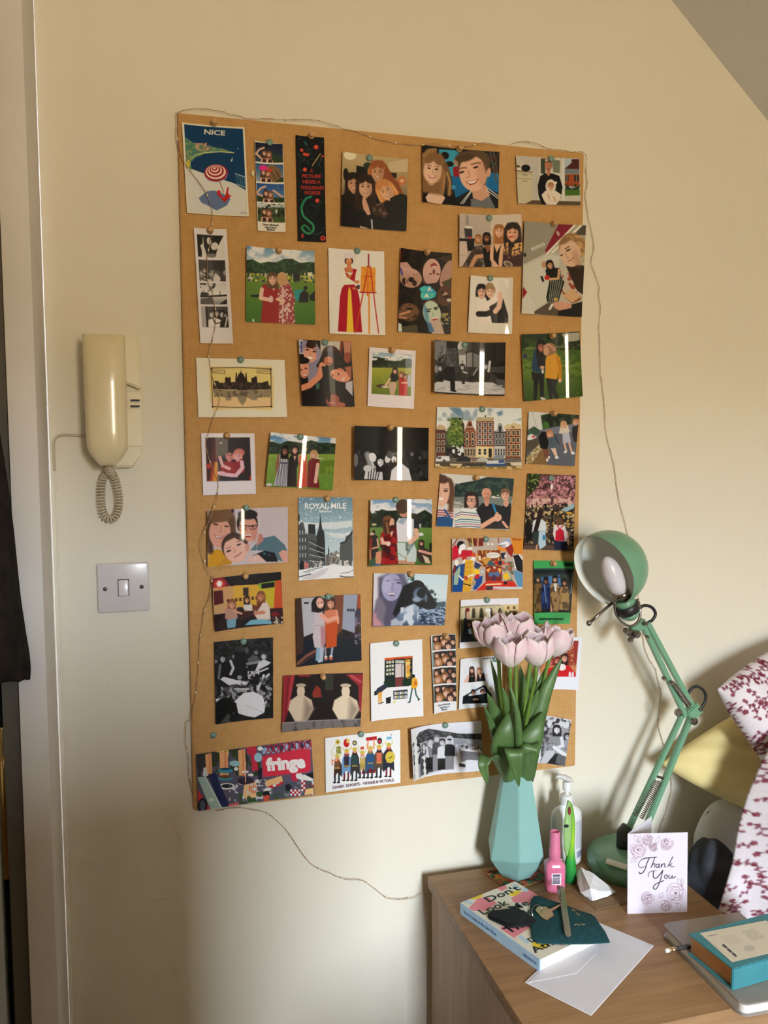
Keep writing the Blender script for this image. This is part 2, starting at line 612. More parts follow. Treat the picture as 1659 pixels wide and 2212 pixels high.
  s.E(*p(turn*0.15-0.2,0.3),r*0.3,r*0.4,np.minimum(255,sk*1.06),rot,soft=r*0.3,al=0.5)
  if fringe:
   s.E(*p(-0.42,-0.72),r*0.5,r*0.34,hair,rot-25,soft=r*0.1)
   s.E(*p(0.42,-0.72),r*0.5,r*0.34,hair,rot+25,soft=r*0.1)
  else:
   s.E(*p(0,-0.95),r*0.7,r*0.28,hair,rot,soft=r*0.1)
  if long>0:
   for q in (-1,1):
    s.L([p(q*0.8,-0.5),p(q*0.9,0.4),p(q*0.95,long*0.9)],r*0.3,hr*1.12,soft=r*0.12)
    s.L([p(q*0.98,-0.2),p(q*1.02,long*0.8)],r*0.1,np.minimum(255,hr*1.45),soft=r*0.06,al=0.6)
  if feat and r>2.2*s.px:
   dk=np.minimum(sk,hr)*0.5
   t=turn*0.3
   for q in (-0.3,0.3):
    s.E(*p(q+t,-0.02),r*0.13,r*0.065,dk,rot)
    s.L([p(q-0.16+t,-0.22),p(q+0.16+t,-0.23)],r*0.07,sk*0.55,al=0.8)
   s.L([p(0.03+t,0.02),p(0.07+t,0.3),p(-0.04+t,0.34)],r*0.06,sk*0.72,al=0.8)
   if smile:
    s.G([p(-0.32+t,0.48),p(-0.12+t,0.55),p(0.12+t,0.55),p(0.32+t,0.48),p(0.17+t,0.72),p(-0.17+t,0.72)],(150,70,66))
    s.G([p(-0.25+t,0.52),p(0,0.57),p(0.25+t,0.52),p(0.13+t,0.65),p(-0.13+t,0.65)],(240,228,218))
   else:
    s.L([p(-0.2+t,0.55),p(0.2+t,0.55)],r*0.09,(150,80,76))
  if beard is not None:
   s.E(*p(0,0.72),r*0.5,r*0.36,beard,rot,soft=r*0.2,al=0.6)
 def finish(s,gain=1.0,tint=(1,1,1)):
  c=np.clip(s.c,0,255)
  x=c/255.0
  c=255.0*(x+0.30*x*(1-x)*(2*x-1))  # print contrast
  # a trace of print grain
  c=c*(1+0.035*(vnoise(s.u*s.u.shape[1]*0.9,s.v*s.u.shape[0]*0.9)[...,None]-0.5))
  if s.bw:
   l=c@np.array([0.3,0.59,0.11])
   c=np.stack([l*0.985,l*0.985,l*1.02],-1)
  return np.clip(s2l(np.clip(c,0,255))*gain*np.array(tint),0,0.92)
def m_print(name,rough,spec=0.5,coat=0.0):
 t=NT(name)
 at=t.n('ShaderNodeAttribute')
 at.attribute_name='print'
 t.link(at.outputs['Color'],t.b.inputs['Base Color'])
 t.b.inputs['Coat Roughness'].default_value=0.04
 return t.fin(rough,spec=spec,coat=coat)
M_gloss=m_print('glossy_photo_print',0.45,0.12,1.0)
M_satin=m_print('satin_photo_print',0.42,0.18,0.05)
M_matt=m_print('matt_card_print',0.65,0.18)
BY=-0.0145  # rest plane of the prints, just proud of the board face
CROPS={'C1':(380,220,1659/340),'C2':(720,280,1659/380),'C3':(970,310,1659/310),'C4':(400,480,1659/320),
'C5':(690,510,1659/310),'C6':(400,720,1659/400),'C7':(770,700,1659/350),'C8':(920,700,1659/360),
'D1':(420,910,1659/340),'D2':(740,900,1659/400),'D3':(920,1000,1659/360),'D4':(420,1060,1659/360),
'D5':(770,1060,1659/240),'D6':(960,1140,1659/320),'D7':(440,1220,1659/360),'D8':(440,1360,1659/360),
'E1':(780,1280,1659/500),'E2':(400,1560,1659/480),'E3':(860,1530,1659/400)}
PRINTS=[]
def sheet_mesh(name,fn,art_rgb,mat,nrm_back=(0,0.0004,0),back_col=(0.72,0.70,0.66)):
 """dense printed face + plain back, one thin sheet. fn(u,v)->(...,3) arrays"""
 ny,nx,_=art_rgb.shape
 u,v=np.meshgrid(np.linspace(0,1,nx),np.linspace(0,1,ny))
 P=fn(u,v).reshape(-1,3)
 k=np.arange(ny*nx).reshape(ny,nx)
 q=np.stack([k[:-1,:-1],k[1:,:-1],k[1:,1:],k[:-1,1:]],-1).reshape(-1,4)
 bx,by=9,9
 ub,vb=np.meshgrid(np.linspace(0,1,bx),np.linspace(0,1,by))
 Pb=fn(ub,vb).reshape(-1,3)+np.array(nrm_back)
 kb=np.arange(bx*by).reshape(by,bx)+nx*ny
 qb=np.stack([kb[:-1,:-1],kb[:-1,1:],kb[1:,1:],kb[1:,:-1]],-1).reshape(-1,4)
 Vv=np.concatenate([P,Pb])
 Q=np.concatenate([q,qb]).astype(np.int32)
 colr=np.concatenate([art_rgb.reshape(-1,3),np.tile(np.array(back_col),(bx*by,1))])
 me=bpy.data.meshes.new(name)
 me.vertices.add(len(Vv))
 me.vertices.foreach_set('co',Vv.astype(np.float32).ravel())
 me.loops.add(Q.size)
 me.loops.foreach_set('vertex_index',Q.ravel())
 me.polygons.add(len(Q))
 me.polygons.foreach_set('loop_start',np.arange(0,Q.size,4,dtype=np.int32))
 me.polygons.foreach_set('loop_total',np.full(len(Q),4,np.int32))
 me.polygons.foreach_set('use_smooth',np.ones(len(Q),bool))
 me.update(calc_edges=True)
 at=me.attributes.new('print','FLOAT_COLOR','POINT')
 at.data.foreach_set('color',np.concatenate([colr,np.ones((len(colr),1))],1).astype(np.float32).ravel())
 me.materials.append(mat)
 return me
def sheet(name,label,cat,crop,corners,paint,mat=None,lift=(0.003,0.003,0.003,0.003),res=1.0,gain=1.0,tint=(1,1,1),group='prints pinned to the board',bw=False,curl=1.0,layer=0):
 """lift = how far TL,TR,BR,BL corners stand off the board; curls across the width"""
 x0,y0,sc=CROPS[crop]
 px=[(x0+a/sc,y0+b/sc) for a,b in corners]
 yb=BY-0.0009*layer
 pts=[atY(p[0],p[1],yb-l) for p,l in zip(px,lift)]
 w=max(math.dist(px[0],px[1]),math.dist(px[3],px[2]))
 h=max(math.dist(px[0],px[3]),math.dist(px[1],px[2]))
 nx,ny=max(12,int(w*1.02*res)),max(12,int(h*1.02*res))
 art=Art(corners,nx,ny)
 art.bw=bw
 paint(art)
 rgb=art.finish(gain,tint)
 p0,p1,p2,p3=[np.array(p) for p in pts]
 cen=(p0+p1+p2+p3)/4
 cen[1]=yb
 def fn(u,v):
  u_,v_=u[...,None],v[...,None]
  B=p0*(1-u_)*(1-v_)+p1*u_*(1-v_)+p2*u_*v_+p3*(1-u_)*v_
  t=np.abs(2*u-1)**2
  lb=-(B[...,1]-yb)
  B=B.copy()
  B[...,1]=yb-lb*(t*curl+(1-curl)*np.abs(2*v-1)**1.5)
  return B-cen
 me=sheet_mesh(name,fn,rgb,mat or M_satin)
 o=link(bpy.data.objects.new(name,me))
 o.location=cen
 tag(o,label,cat,group)
 PRINTS.append(o)
 return o
 # ------------------------------------------------------------------ the prints, row by row
SK=(214,172,150);SKD=(150,106,84);BR=(74,50,38);BK=(26,22,22);BL=(170,130,88)
def p_nice(a):
 a.F((226,220,200))
 a.G([(86,234),(706,284),(748,1190),(134,1152)],(14,66,104))
 a.G([(96,690),(170,705),(300,750),(610,852),(736,930),(748,1190),(134,1152),(100,720)],(212,212,208))
 a.G([(94,366),(180,430),(300,448),(430,476),(520,496),(612,532),(480,520),(300,542),(205,585),(155,640),(165,705),(112,690)],(84,128,112))
 a.N([(94,366),(180,430),(300,448),(430,476),(520,496),(612,532),(480,520),(300,542),(205,585),(155,640),(165,705),(112,690)],(130,150,110),26,.45,.6)
 a.N([(170,430),(330,425),(420,480),(300,510),(190,500)],(200,150,128),22,.42,.55)
 a.L([(168,590),(215,552),(290,532),(380,522),(480,520),(612,534)],9,(206,204,150))
 a.E(128,655,24,48,(196,182,92),10);a.E(150,700,20,12,(90,130,90))
 a.G([(240,1010),(325,938),(400,926),(470,950),(565,1000),(575,1020),(540,1085),(430,1140),(376,1112),(350,1092),(270,1060)],(104,122,160))
 a.L([(460,828),(505,952)],7,(120,60,60))
 for i,k in enumerate((1,.84,.70,.57,.45,.33,.22,.12)):
  a.E(424-20*(1-k),742-54*(1-k),126*k,90*k,(150,32,54) if i%2==0 else (236,208,190))
 a.G([(300,775),(330,812),(430,836),(520,800),(545,735),(540,790),(515,815),(430,842),(330,822)],(140,130,170))
 a.E(452,944,20,20,(196,44,40));a.G([(430,962),(470,962),(498,1005),(520,985),(545,888),(558,900),(550,955),(572,985),(595,974),(560,1010),(512,1052),(470,1005)],(184,40,40))
 for i in range(5):
  a.L([(632+i*22,752+i*8),(638+i*22,852+i*10)],3,(170,196,204),al=.8)
 a.L([(625,752),(735,795)],8,(180,200,205));a.L([(640,860),(738,905)],6,(180,200,205))
 for i in range(4):
  a.L([(640+i*26,770+i*8),(662+i*24,850+i*8)],2.5,(160,190,200),al=.7)
 a.G([(574,624),(598,578),(594,622)],(226,224,216));a.E(655,490,4,8,(200,200,200))
 a.L([(600,880),(735,930)],5,(140,150,160),al=.5)
 a.L([(680,1166),(745,1170)],8,(120,118,112),al=.7)
 a.T('NICE',298,332,52,(232,222,204),w=218,rot=4.4,bold=.01)
sheet('poster_print','travel poster reading NICE with striped parasol on white beach','poster','C1',[(62,215),(722,268),(770,1208),(117,1168)],p_nice,M_matt,(.004,.002,.004,.004),res=1.25)
def duo(a,x,y,r,h1=BR,h2=(120,80,56),top=(60,20,32),sk=SK):
 a.G([(x-r*2,y+r*4),(x-r*1.5,y+r*1.5),(x-r*.3,y+r*1.3),(x+r*1.8,y+r*1.5),(x+r*3,y+r*4)],sk)
 a.G([(x-r*1.4,y+r*4),(x-r,y+r*2.2),(x-r*.5,y+r*2.7),(x,y+r*2.2),(x+r*.2,y+r*4)],top)
 a.G([(x+r*.9,y+r*4),(x+r*1.2,y+r*2.4),(x+r*1.6,y+r*2.8),(x+r*2.2,y+r*2.4),(x+r*2.5,y+r*4)],top)
 a.head(x-r*.6,y,r,sk,h1,2.2,turn=.5);a.head(x+r*1.3,y+r*.5,r*.92,sk,h2,2.0,turn=-.5)
def p_strip1(a):
 a.F((226,222,210))
 q=[[(834,421),(1126,442),(1130,640),(838,628)],[(839,644),(1131,659),(1136,848),(846,836)],[(849,852),(1139,868),(1144,1062),(854,1048)],[(859,1062),(1146,1076),(1149,1272),(864,1258)]]
 a.box(q[0]);a.V(q[0],[(430,(24,34,58)),(640,(60,80,100))]);a.G([(1000,520),(1130,600),(1130,640),(1010,640)],(52,70,50));a.L([(846,545),(880,500),(930,478)],20,SK);a.L([(846,545),(900,590)],22,SK);duo(a,950,530,27)
 a.box(q[1]);a.V(q[1],[(650,(54,92,140)),(840,(150,160,170))]);a.E(1010,770,100,108,(128,104,74));
 for i in range(9):a.E(965+i*17,745+(i%3)*30,6,14,(60,46,32))
 a.G([(1040,838),(1136,790),(1136,850)],(52,70,40));duo(a,940,735,27);a.E(925,692,44,30,(226,52,138));a.E(990,718,28,20,(190,70,40))
 a.box(q[2]);a.V(q[2],[(860,(40,84,150)),(1060,(110,150,190))]);a.G([(1060,880),(1090,880),(1092,1000),(1058,1000)],(74,110,150));a.G([(850,990),(1144,1010),(1144,1062),(850,1050)],(44,66,44));a.L([(852,960),(900,905),(945,888)],20,SK);a.L([(852,960),(910,990)],20,SK);a.L([(1120,1000),(1060,950),(1030,930)],20,SK);duo(a,968,955,27)
 a.box(q[3]);a.V(q[3],[(1070,(196,208,214)),(1130,(170,180,180))]);a.G([(862,1110),(930,1120),(1020,1105),(1146,1115),(1149,1272),(864,1258)],(74,86,62));a.N(q[3],(40,52,34),26,.5,.6);a.G([(865,1200),(1149,1215),(1149,1272),(864,1258)],(70,92,48));a.E(1062,1150,9,22,(210,214,210));duo(a,950,1150,27,top=(70,24,30))
 a.box(None)
 a.T('Queen Elizabeth',915,1296,17,(60,58,56),w=168,rot=3);a.T('High School',940,1324,17,(60,58,56),w=120,rot=3);a.T('28/09/18',960,1350,15,(60,58,56),w=82,rot=3)
sheet('photo_strip','colour photo booth strip of two friends, between NICE poster and black bookmark','photo strip','C1',[(830,408),(1128,440),(1157,1370),(863,1356)],p_strip1,M_satin,res=1.3)
def p_bookmark(a):
 a.F((24,28,34))
 rd,gn,dg=(206,74,60),(40,74,62),(30,56,48)
 for pts in ([(1300,540),(1330,600),(1400,560),(1440,480)],[(1380,620),(1440,590),(1500,610),(1530,700),(1550,800)],[(1310,690),(1300,600),(1350,520)],[(1500,1030),(1470,1110),(1480,1180),(1420,1215)],[(1540,1050),(1500,1110),(1440,1090)],[(1300,1180),(1320,1250),(1360,1290)]):
  a.L(pts,5,gn)
 for x,y,r,t in ((1300,560,22,40),(1390,500,24,-30),(1420,540,22,20),(1350,610,26,-50),(1320,720,22,30),(1390,640,22,70),(1530,610,26,100),(1510,660,22,60),(1430,1080,16,30),(1520,1070,20,-40),(1310,1240,20,60),(1390,1160,14,20),(1450,1320,14,80),(1340,1390,22,30),(1500,1130,14,10)):
  a.E(x,y,r,r*.35,gn,t)
 a.G([(1345,395),(1385,430),(1390,470),(1360,445)],(36,92,96))
 for x,y,r in ((1480,474,24),(1328,508,18),(1358,550,18),(1388,554,18),(1362,712,22),(1492,1040,22),(1548,574,12)):
  a.E(x,y,r,r,rd);a.E(x-r*.2,y-r*.2,r*.5,r*.5,(228,110,80),al=.7)
 a.E(1335,1412,12,22,(180,60,54));a.E(1550,1437,26,26,rd);a.E(1550,1437,11,11,(60,34,30))
 a.L([(1440,670),(1524,545)],9,(190,170,110))
 for x,y in ((1305,388),(1544,424),(1320,1032),(1560,1335),(1470,860),(1310,940)):a.E(x,y,4,5,(120,140,140))
 sn=catmull([(1425,1000),(1380,1015),(1345,1060),(1325,1120),(1345,1200),(1400,1250),(1450,1300),(1445,1360),(1400,1385),(1350,1360),(1330,1320),(1360,1300),(1400,1330),(1430,1375),(1480,1395),(1550,1365)],6)
 a.L(sn[:60],26,(46,128,96));a.L(sn[56:76],20,(52,130,84));a.L(sn[74:],9,(44,92,72));a.L(sn[20:58],8,(84,160,110),al=.7)
 for t,x,y,w in (('A',1418,738,26),('PICTURE',1330,796,200),('HIDES A',1338,856,186),('THOUSAND',1312,918,248),('WORDS',1350,972,172)):
  a.T(t,x,y,36,(182,62,58),w=w,rot=1.5,bold=.012)
sheet('bookmark','black floral bookmark with green snake reading A PICTURE HIDES A THOUSAND WORDS','bookmark','C1',[(1262,350),(1562,375),(1582,1480),(1287,1465)],p_bookmark,M_matt,(.002,)*4,res=1.35)
def p_hug4(a):
 a.V([(60,190),(720,190),(720,980),(60,980)],[(200,(190,170,130)),(520,(160,140,110)),(960,(30,28,28))])
 a.E(160,240,60,40,(230,222,190));a.G([(520,300),(706,275),(700,400),(530,390)],(200,180,150));a.G([(222,330),(330,350),(330,430),(222,420)],(30,30,32));a.E(120,420,26,60,(36,34,34));a.E(650,480,40,42,(196,120,80));a.E(650,480,18,18,(220,180,140));a.G([(545,400),(600,405),(600,450),(545,450)],(36,30,30));a.E(330,330,40,30,(40,60,50))
 a.G([(70,620),(200,560),(420,560),(600,600),(700,640),(692,960),(70,910)],(26,26,28))
 a.head(195,500,78,(190,146,120),(40,30,26),2.6)
 a.head(425,390,84,(196,150,118),(150,92,56),2.3)
 a.G([(500,320),(560,420),(620,500),(660,600),(560,620),(470,480)],(140,82,48),soft=12)
 a.head(310,530,88,(206,164,138),(52,36,30),2.6)
 a.head(500,570,84,(216,168,134),(196,136,84),1.0,rot=-28)
 a.G([(540,640),(640,600),(692,620),(690,955),(545,940)],(28,32,34))
 a.G([(375,700),(480,680),(520,790),(500,830),(380,790)],(66,46,40));a.N([(375,700),(480,680),(520,790),(500,830),(380,790)],(110,90,80),30)
 a.G([(285,625),(305,625),(340,720),(360,790),(330,800),(290,740),(278,680)],(206,160,138));a.L([(368,845),(375,935)],14,(190,196,214));a.G([(260,900),(330,920),(330,945),(250,930)],(180,170,160))
sheet('photo_print','colour photo of four long-haired women huddled together, two-thirds up top row','photo','C2',[(88,205),(706,275),(690,958),(72,905)],p_hug4,M_satin,(.006,.004,.004,.006))
def p_boygirl(a):
 a.F((30,32,36))
 a.G([(1000,180),(1200,190),(1180,440),(1000,420)],(66,156,190));a.G([(1110,430),(1230,440),(1300,560),(1160,640)],(20,108,160));a.G([(1430,390),(1560,420),(1560,600),(1440,560)],(26,110,164));a.E(1130,540,30,20,(70,150,200));a.E(1055,240,40,36,(30,22,22));a.E(1100,320,40,26,(24,26,30));a.G([(1130,350),(1190,340),(1200,440),(1140,440)],(150,36,50));a.E(1165,300,26,40,(170,140,124))
 a.G([(1450,210),(1568,215),(1560,420),(1470,400)],(44,48,46));a.L([(1480,210),(1540,500)],14,(90,96,96));a.L([(1510,210),(1560,480)],6,(140,146,146));a.N([(1450,210),(1568,215),(1560,400),(1470,380)],(90,60,50),30)
 a.G([(846,600),(930,560),(1060,560),(1160,640),(1180,740),(846,690)],(22,22,24));a.G([(870,640),(930,560),(1000,560),(1060,640),(1020,705),(890,680)],(222,186,166))
 a.head(940,370,122,(226,184,160),(134,104,72),1.9,rot=6);a.L([(850,250),(900,200),(960,190)],44,(156,122,84),soft=12);a.L([(1060,330),(1095,450),(1100,600)],46,(120,92,62),soft=14);a.L([(1075,400),(1108,500),(1095,610)],14,(186,150,106),soft=8)
 a.G([(1180,740),(1200,640),(1300,570),(1480,560),(1560,640),(1555,742)],(24,26,32));a.G([(1300,650),(1470,620),(1530,742),(1300,725)],(112,116,120));a.G([(1310,560),(1440,520),(1480,620),(1400,670),(1320,640)],(206,158,136))
 a.E(1460,400,26,48,(214,160,140));a.E(1330,310,152,130,(96,78,60),-6);a.E(1320,410,128,168,(228,180,156),-8,soft=6);a.E(1250,250,100,46,(84,66,52),-14,soft=14);a.G([(1160,260),(1200,200),(1390,205),(1460,330),(1440,420),(1400,260),(1260,220)],(100,80,60),soft=12)
 a.E(1400,420,46,120,(196,146,126),-8,soft=40,al=.6)
 for x,y in ((1215,398),(1345,352)):a.E(x,y,26,10,(60,44,40),-16);a.L([(x-40,y-26),(x+10,y-42),(x+44,y-40)],12,(120,88,66),soft=5)
 a.L([(1275,380),(1290,440),(1262,450)],9,(190,130,112));a.G([(1250,488),(1310,480),(1375,462),(1345,508),(1295,522)],(150,60,60));a.G([(1262,490),(1310,484),(1362,470),(1335,500),(1295,508)],(246,238,230))
 for o in (0,22):a.L([(1206+o,692),(1300+o*.4,575)],8,(220,222,226));a.L([(1450-o*.2,548+o),(1560,632+o)],8,(220,222,226))
sheet('photo_print','colour close-up photo of smiling girl and boy in dark jacket','photo','C2',[(838,142),(1568,210),(1555,742),(845,680)],p_boygirl,M_satin,(.005,.003,.003,.006))
def p_dad(a):
 a.F((196,192,182))
 a.G([(770,130),(1040,160),(1030,660),(970,640),(960,300)],(188,184,176));a.G([(785,300),(968,320),(965,650),(880,692),(797,690)],(196,188,160))
 for y in (345,402):a.L([(785,y),(966,y+10)],4,(120,112,96))
 a.L([(850,360),(910,365)],5,(90,84,76));a.L([(850,430),(910,435)],5,(90,84,76));a.G([(775,305),(970,318),(968,336),(785,326)],(150,130,110));a.E(890,282,54,40,(30,30,32));a.E(800,265,22,14,(90,70,50));a.E(808,292,28,14,(220,214,200))
 a.G([(1060,150),(1290,160),(1300,650),(1060,650)],(206,204,198));a.G([(1066,165),(1120,165),(1120,350),(1066,340)],(70,80,66));a.G([(1200,180),(1290,190),(1286,340),(1210,330)],(120,126,110));a.E(1150,170,90,12,(150,100,70),al=.5)
 a.G([(1338,170),(1506,175),(1512,600),(1345,600)],(170,186,200));a.G([(1340,290),(1420,220),(1420,180),(1505,180),(1505,300)],(84,40,36));a.G([(1340,295),(1506,300),(1508,350),(1342,345)],(120,130,140));a.G([(1344,350),(1508,352),(1510,500),(1346,490)],(160,84,50));a.R(1350,365,1385,435,(30,30,34));a.R(1450,365,1498,435,(30,30,34));a.R(1365,365,1370,435,(220,220,220));a.R(1472,365,1477,435,(220,220,220))
 a.N([(1346,460),(1510,470),(1510,540),(1346,530)],(44,60,34),24,.4,.5);a.G([(1346,530),(1512,535),(1512,600),(1346,600)],(76,112,44));a.R(1310,170,1340,660,(214,212,206));a.G([(970,650),(1520,670),(1522,715),(880,695)],(96,82,64))
 a.G([(1030,480),(1060,370),(1120,340),(1200,340),(1280,370),(1318,500),(1300,620),(1250,705),(1080,700),(1040,600)],(24,25,28));a.E(1155,300,24,70,(186,130,104));a.head(1155,255,48,(196,138,110),(150,104,84),0,fringe=False,beard=(120,84,66))
 a.G([(1075,590),(1120,540),(1240,540),(1306,590),(1290,640),(1240,712),(1140,708),(1100,650)],(222,210,196));a.E(1182,490,60,80,(220,208,194));a.E(1240,450,14,18,(230,220,208));a.head(1182,490,36,(214,160,134),(160,120,90),0,smile=1);a.L([(1150,585),(1165,630)],16,(206,150,126));a.L([(1215,610),(1235,660)],16,(206,150,126))
sheet('photo_print','photo of man in black behind small child in white hooded suit, top right corner','photo','C3',[(775,140),(1508,172),(1522,715),(797,690)],p_dad,M_satin,(.003,.003,.003,.003))
def p_four(a):
 a.V([(100,800),(860,800),(860,1430),(100,1430)],[(810,(188,176,168)),(1430,(170,158,150))])
 a.G([(480,812),(840,812),(850,1100),(490,1060)],(206,192,178));a.L([(484,830),(492,1080)],4,(150,140,134));a.G([(200,820),(232,822),(240,935),(200,935)],(150,144,140));a.G([(180,965),(275,970),(278,1070),(190,1080)],(70,70,74));a.E(235,960,55,14,(220,214,208));a.G([(120,1090),(310,1085),(310,1120),(120,1122)],(50,48,50));a.G([(205,1120),(300,1115),(300,1230),(215,1235)],(40,40,42));a.G([(120,1125),(210,1125),(220,1240),(190,1400),(120,1425)],(200,182,172));a.L([(120,1300),(200,1280)],3,(150,130,120));a.E(250,1080,18,14,(200,60,54));a.R(150,1050,180,1090,(190,180,172))
 a.G([(230,1300),(300,1180),(400,1160),(430,1280),(400,1425),(150,1425)],(72,62,60));a.N([(230,1300),(300,1180),(400,1160),(430,1280),(400,1425),(150,1425)],(110,96,90),30)
 a.L([(400,1290),(320,1300),(260,1420)],46,(196,146,116));a.G([(400,1200),(440,1170),(490,1180),(500,1425),(420,1425)],(28,26,28));a.G([(405,1140),(460,1130),(500,1200),(455,1250)],(140,96,70))
 a.head(350,1085,38,(206,158,128),(150,108,66),1.8);a.head(448,1070,44,(146,98,72),(34,26,24),2.0)
 a.G([(490,1200),(530,1120),(640,1120),(660,1250),(640,1420),(520,1425)],(226,182,152));a.G([(530,1150),(560,1250),(610,1160),(630,1250),(600,1425),(520,1350)],(34,30,32));a.L([(505,1200),(500,1330),(560,1410)],36,(222,176,146));a.L([(620,1200),(600,1330),(600,1410)],34,(222,176,146))
 a.head(590,1000,60,(226,176,150),(160,110,66),2.5)
 a.G([(620,1425),(640,1200),(720,1130),(840,1120),(852,1420)],(70,44,48));a.head(740,1020,88,(220,166,140),(40,28,26),1.9,smile=0);a.E(722,1070,30,8,(170,50,50))
 a.N([(640,1140),(700,1130),(690,1290),(640,1260)],(214,166,110),22,.3,.5);a.N([(760,1150),(850,1130),(850,1260),(690,1320)],(214,166,110),24,.35,.5);a.E(690,1390,56,34,(180,166,150),30);a.E(690,1390,40,22,(110,98,88),30)
sheet('photo_print','photo of four women seated in pale kitchen, beside the tilted red-ceiling selfie','photo','C3',[(122,810),(836,815),(852,1418),(118,1425)],p_four,M_satin,(.008,.006,.004,.004))
def p_tilt(a):
 a.V([(830,880),(1600,880),(1600,2010),(830,2010)],[(900,(160,154,140)),(1500,(186,184,172)),(2000,(180,176,166))])
 a.G([(872,895),(1280,920),(1120,1270),(860,1400)],(150,146,132));a.G([(860,1420),(1150,1270),(1300,1300),(1180,1800),(1000,1940),(860,1800)],(200,198,188),soft=40)
 a.G([(1275,925),(1460,938),(1300,1130),(1130,1275),(1120,1230)],(130,40,56));a.L([(1460,940),(1140,1270)],22,(228,222,206));a.L([(1530,945),(1200,1260)],20,(236,230,214));a.G([(1545,945),(1585,945),(1580,1060),(1450,1060)],(84,80,70));a.E(1268,1035,14,30,(200,180,176),-25);a.L([(975,1220),(1095,1165)],40,(206,206,198));
 for i in range(6):a.L([(985+i*20,1200-i*9),(995+i*20,1230-i*9)],6,(110,106,96))
 a.E(875,1290,22,24,(70,66,60));a.G([(848,1700),(860,1660),(905,1720),(850,1800)],(150,44,40));a.G([(845,1965),(850,1800),(910,1720),(990,1850),(1000,1970)],(206,202,194));a.G([(990,1940),(1210,1800),(1300,1900),(1260,1990),(990,1970)],(96,86,74))
 a.G([(1320,1470),(1440,1560),(1540,1750),(1420,1830),(1240,1740)],(190,180,166));a.N([(1300,1470),(1500,1500),(1540,1850),(1260,1750)],(150,80,60),50,.55,.65);a.G([(1320,1760),(1420,1680),(1530,1770),(1430,1840)],(206,166,130));a.G([(1330,1770),(1430,1840),(1530,1770),(1520,1810),(1430,1850)],(130,84,50))
 a.G([(1170,1560),(1300,1540),(1340,1600),(1260,1860),(1140,1830),(1130,1780)],(40,42,40))
 for i in range(6):a.L([(1190+i*26,1560),(1160+i*18,1840)],6,(190,190,180))
 a.G([(1120,1460),(1180,1430),(1290,1440),(1300,1540),(1200,1570),(1130,1520)],(36,34,34));a.L([(1280,1460),(1270,1560),(1160,1570)],28,(200,160,120));a.E(1140,1550,30,28,(190,50,44));a.E(1105,1400,30,40,(190,146,120));a.G([(1060,1540),(1085,1530),(1110,1590),(1085,1605)],(50,50,46))
 a.head(1172,1400,42,(196,152,116),(36,28,24),2.6,rot=-12);a.L([(1170,1910),(1200,1860)],26,(226,222,214))
 a.G([(1360,1420),(1470,1400),(1580,1420),(1560,1760),(1480,1700),(1420,1560)],(56,40,32));a.G([(1260,2000),(1270,1930),(1420,1860),(1540,1830),(1535,2005)],(28,28,28))
 a.E(1430,1190,152,160,(150,118,84),-20,soft=16);a.N([(1360,1060),(1580,1060),(1580,1400),(1480,1300)],(190,156,110),40,.4,.6);a.E(1405,1270,118,160,(214,178,154),-14,soft=10);a.E(1350,1120,70,30,(140,108,78),-30,soft=16);a.E(1480,1330,40,100,(176,138,116),-14,soft=40,al=.6)
 a.L([(1350,1215),(1395,1190)],12,(96,70,54));a.E(1385,1232,30,10,(70,54,48),-25);a.E(1308,1290,16,9,(80,60,52),-25);a.L([(1355,1260),(1365,1320),(1390,1318)],8,(176,132,112));a.L([(1380,1362),(1420,1345),(1445,1320)],10,(160,84,80))
 a.G([(1210,1840),(1280,1820),(1420,1850),(1420,1900),(1280,1930),(1215,1890)],(206,156,134));a.E(1240,1800,24,20,(200,170,90))
sheet('photo_print','large tilted selfie with red ceiling beam and woman in striped trousers','photo','C3',[(872,895),(1585,945),(1535,2005),(838,1965)],p_tilt,M_satin,(.004,.004,.003,.003),layer=1)
def p_hugpol(a):
 a.F((226,220,212));a.box([(262,1560),(700,1560),(690,2070),(255,2060)]);a.F((228,222,216));a.G([(640,1560),(740,1548),(720,1700)],(246,242,236),soft=30)
 a.G([(330,1790),(470,1770),(560,1900),(540,2070),(340,2070)],(238,226,222));a.G([(480,1880),(560,1760),(640,1780),(690,1980),(688,2070),(510,2070)],(34,28,38));a.L([(350,1960),(440,1960),(540,1930)],66,(34,28,38));a.L([(455,1760),(490,1830)],40,(34,28,38))
 a.L([(610,1780),(590,1880),(550,1930)],54,(232,190,172));a.L([(430,1860),(540,1800),(590,1740)],66,(240,230,226));a.E(600,1745,30,44,(230,190,172))
 a.head(388,1700,66,(230,180,160),(34,30,34),.9);a.head(492,1700,62,(236,188,168),(150,120,92),0);a.E(490,1625,44,26,(160,130,98));a.box(None)
sheet('instant_photo','white-bordered instant photo of two friends hugging on white ground','photo','C3',[(250,1522),(742,1548),(728,2200),(219,2184)],p_hugpol,M_gloss,(.006,.010,.006,.004))
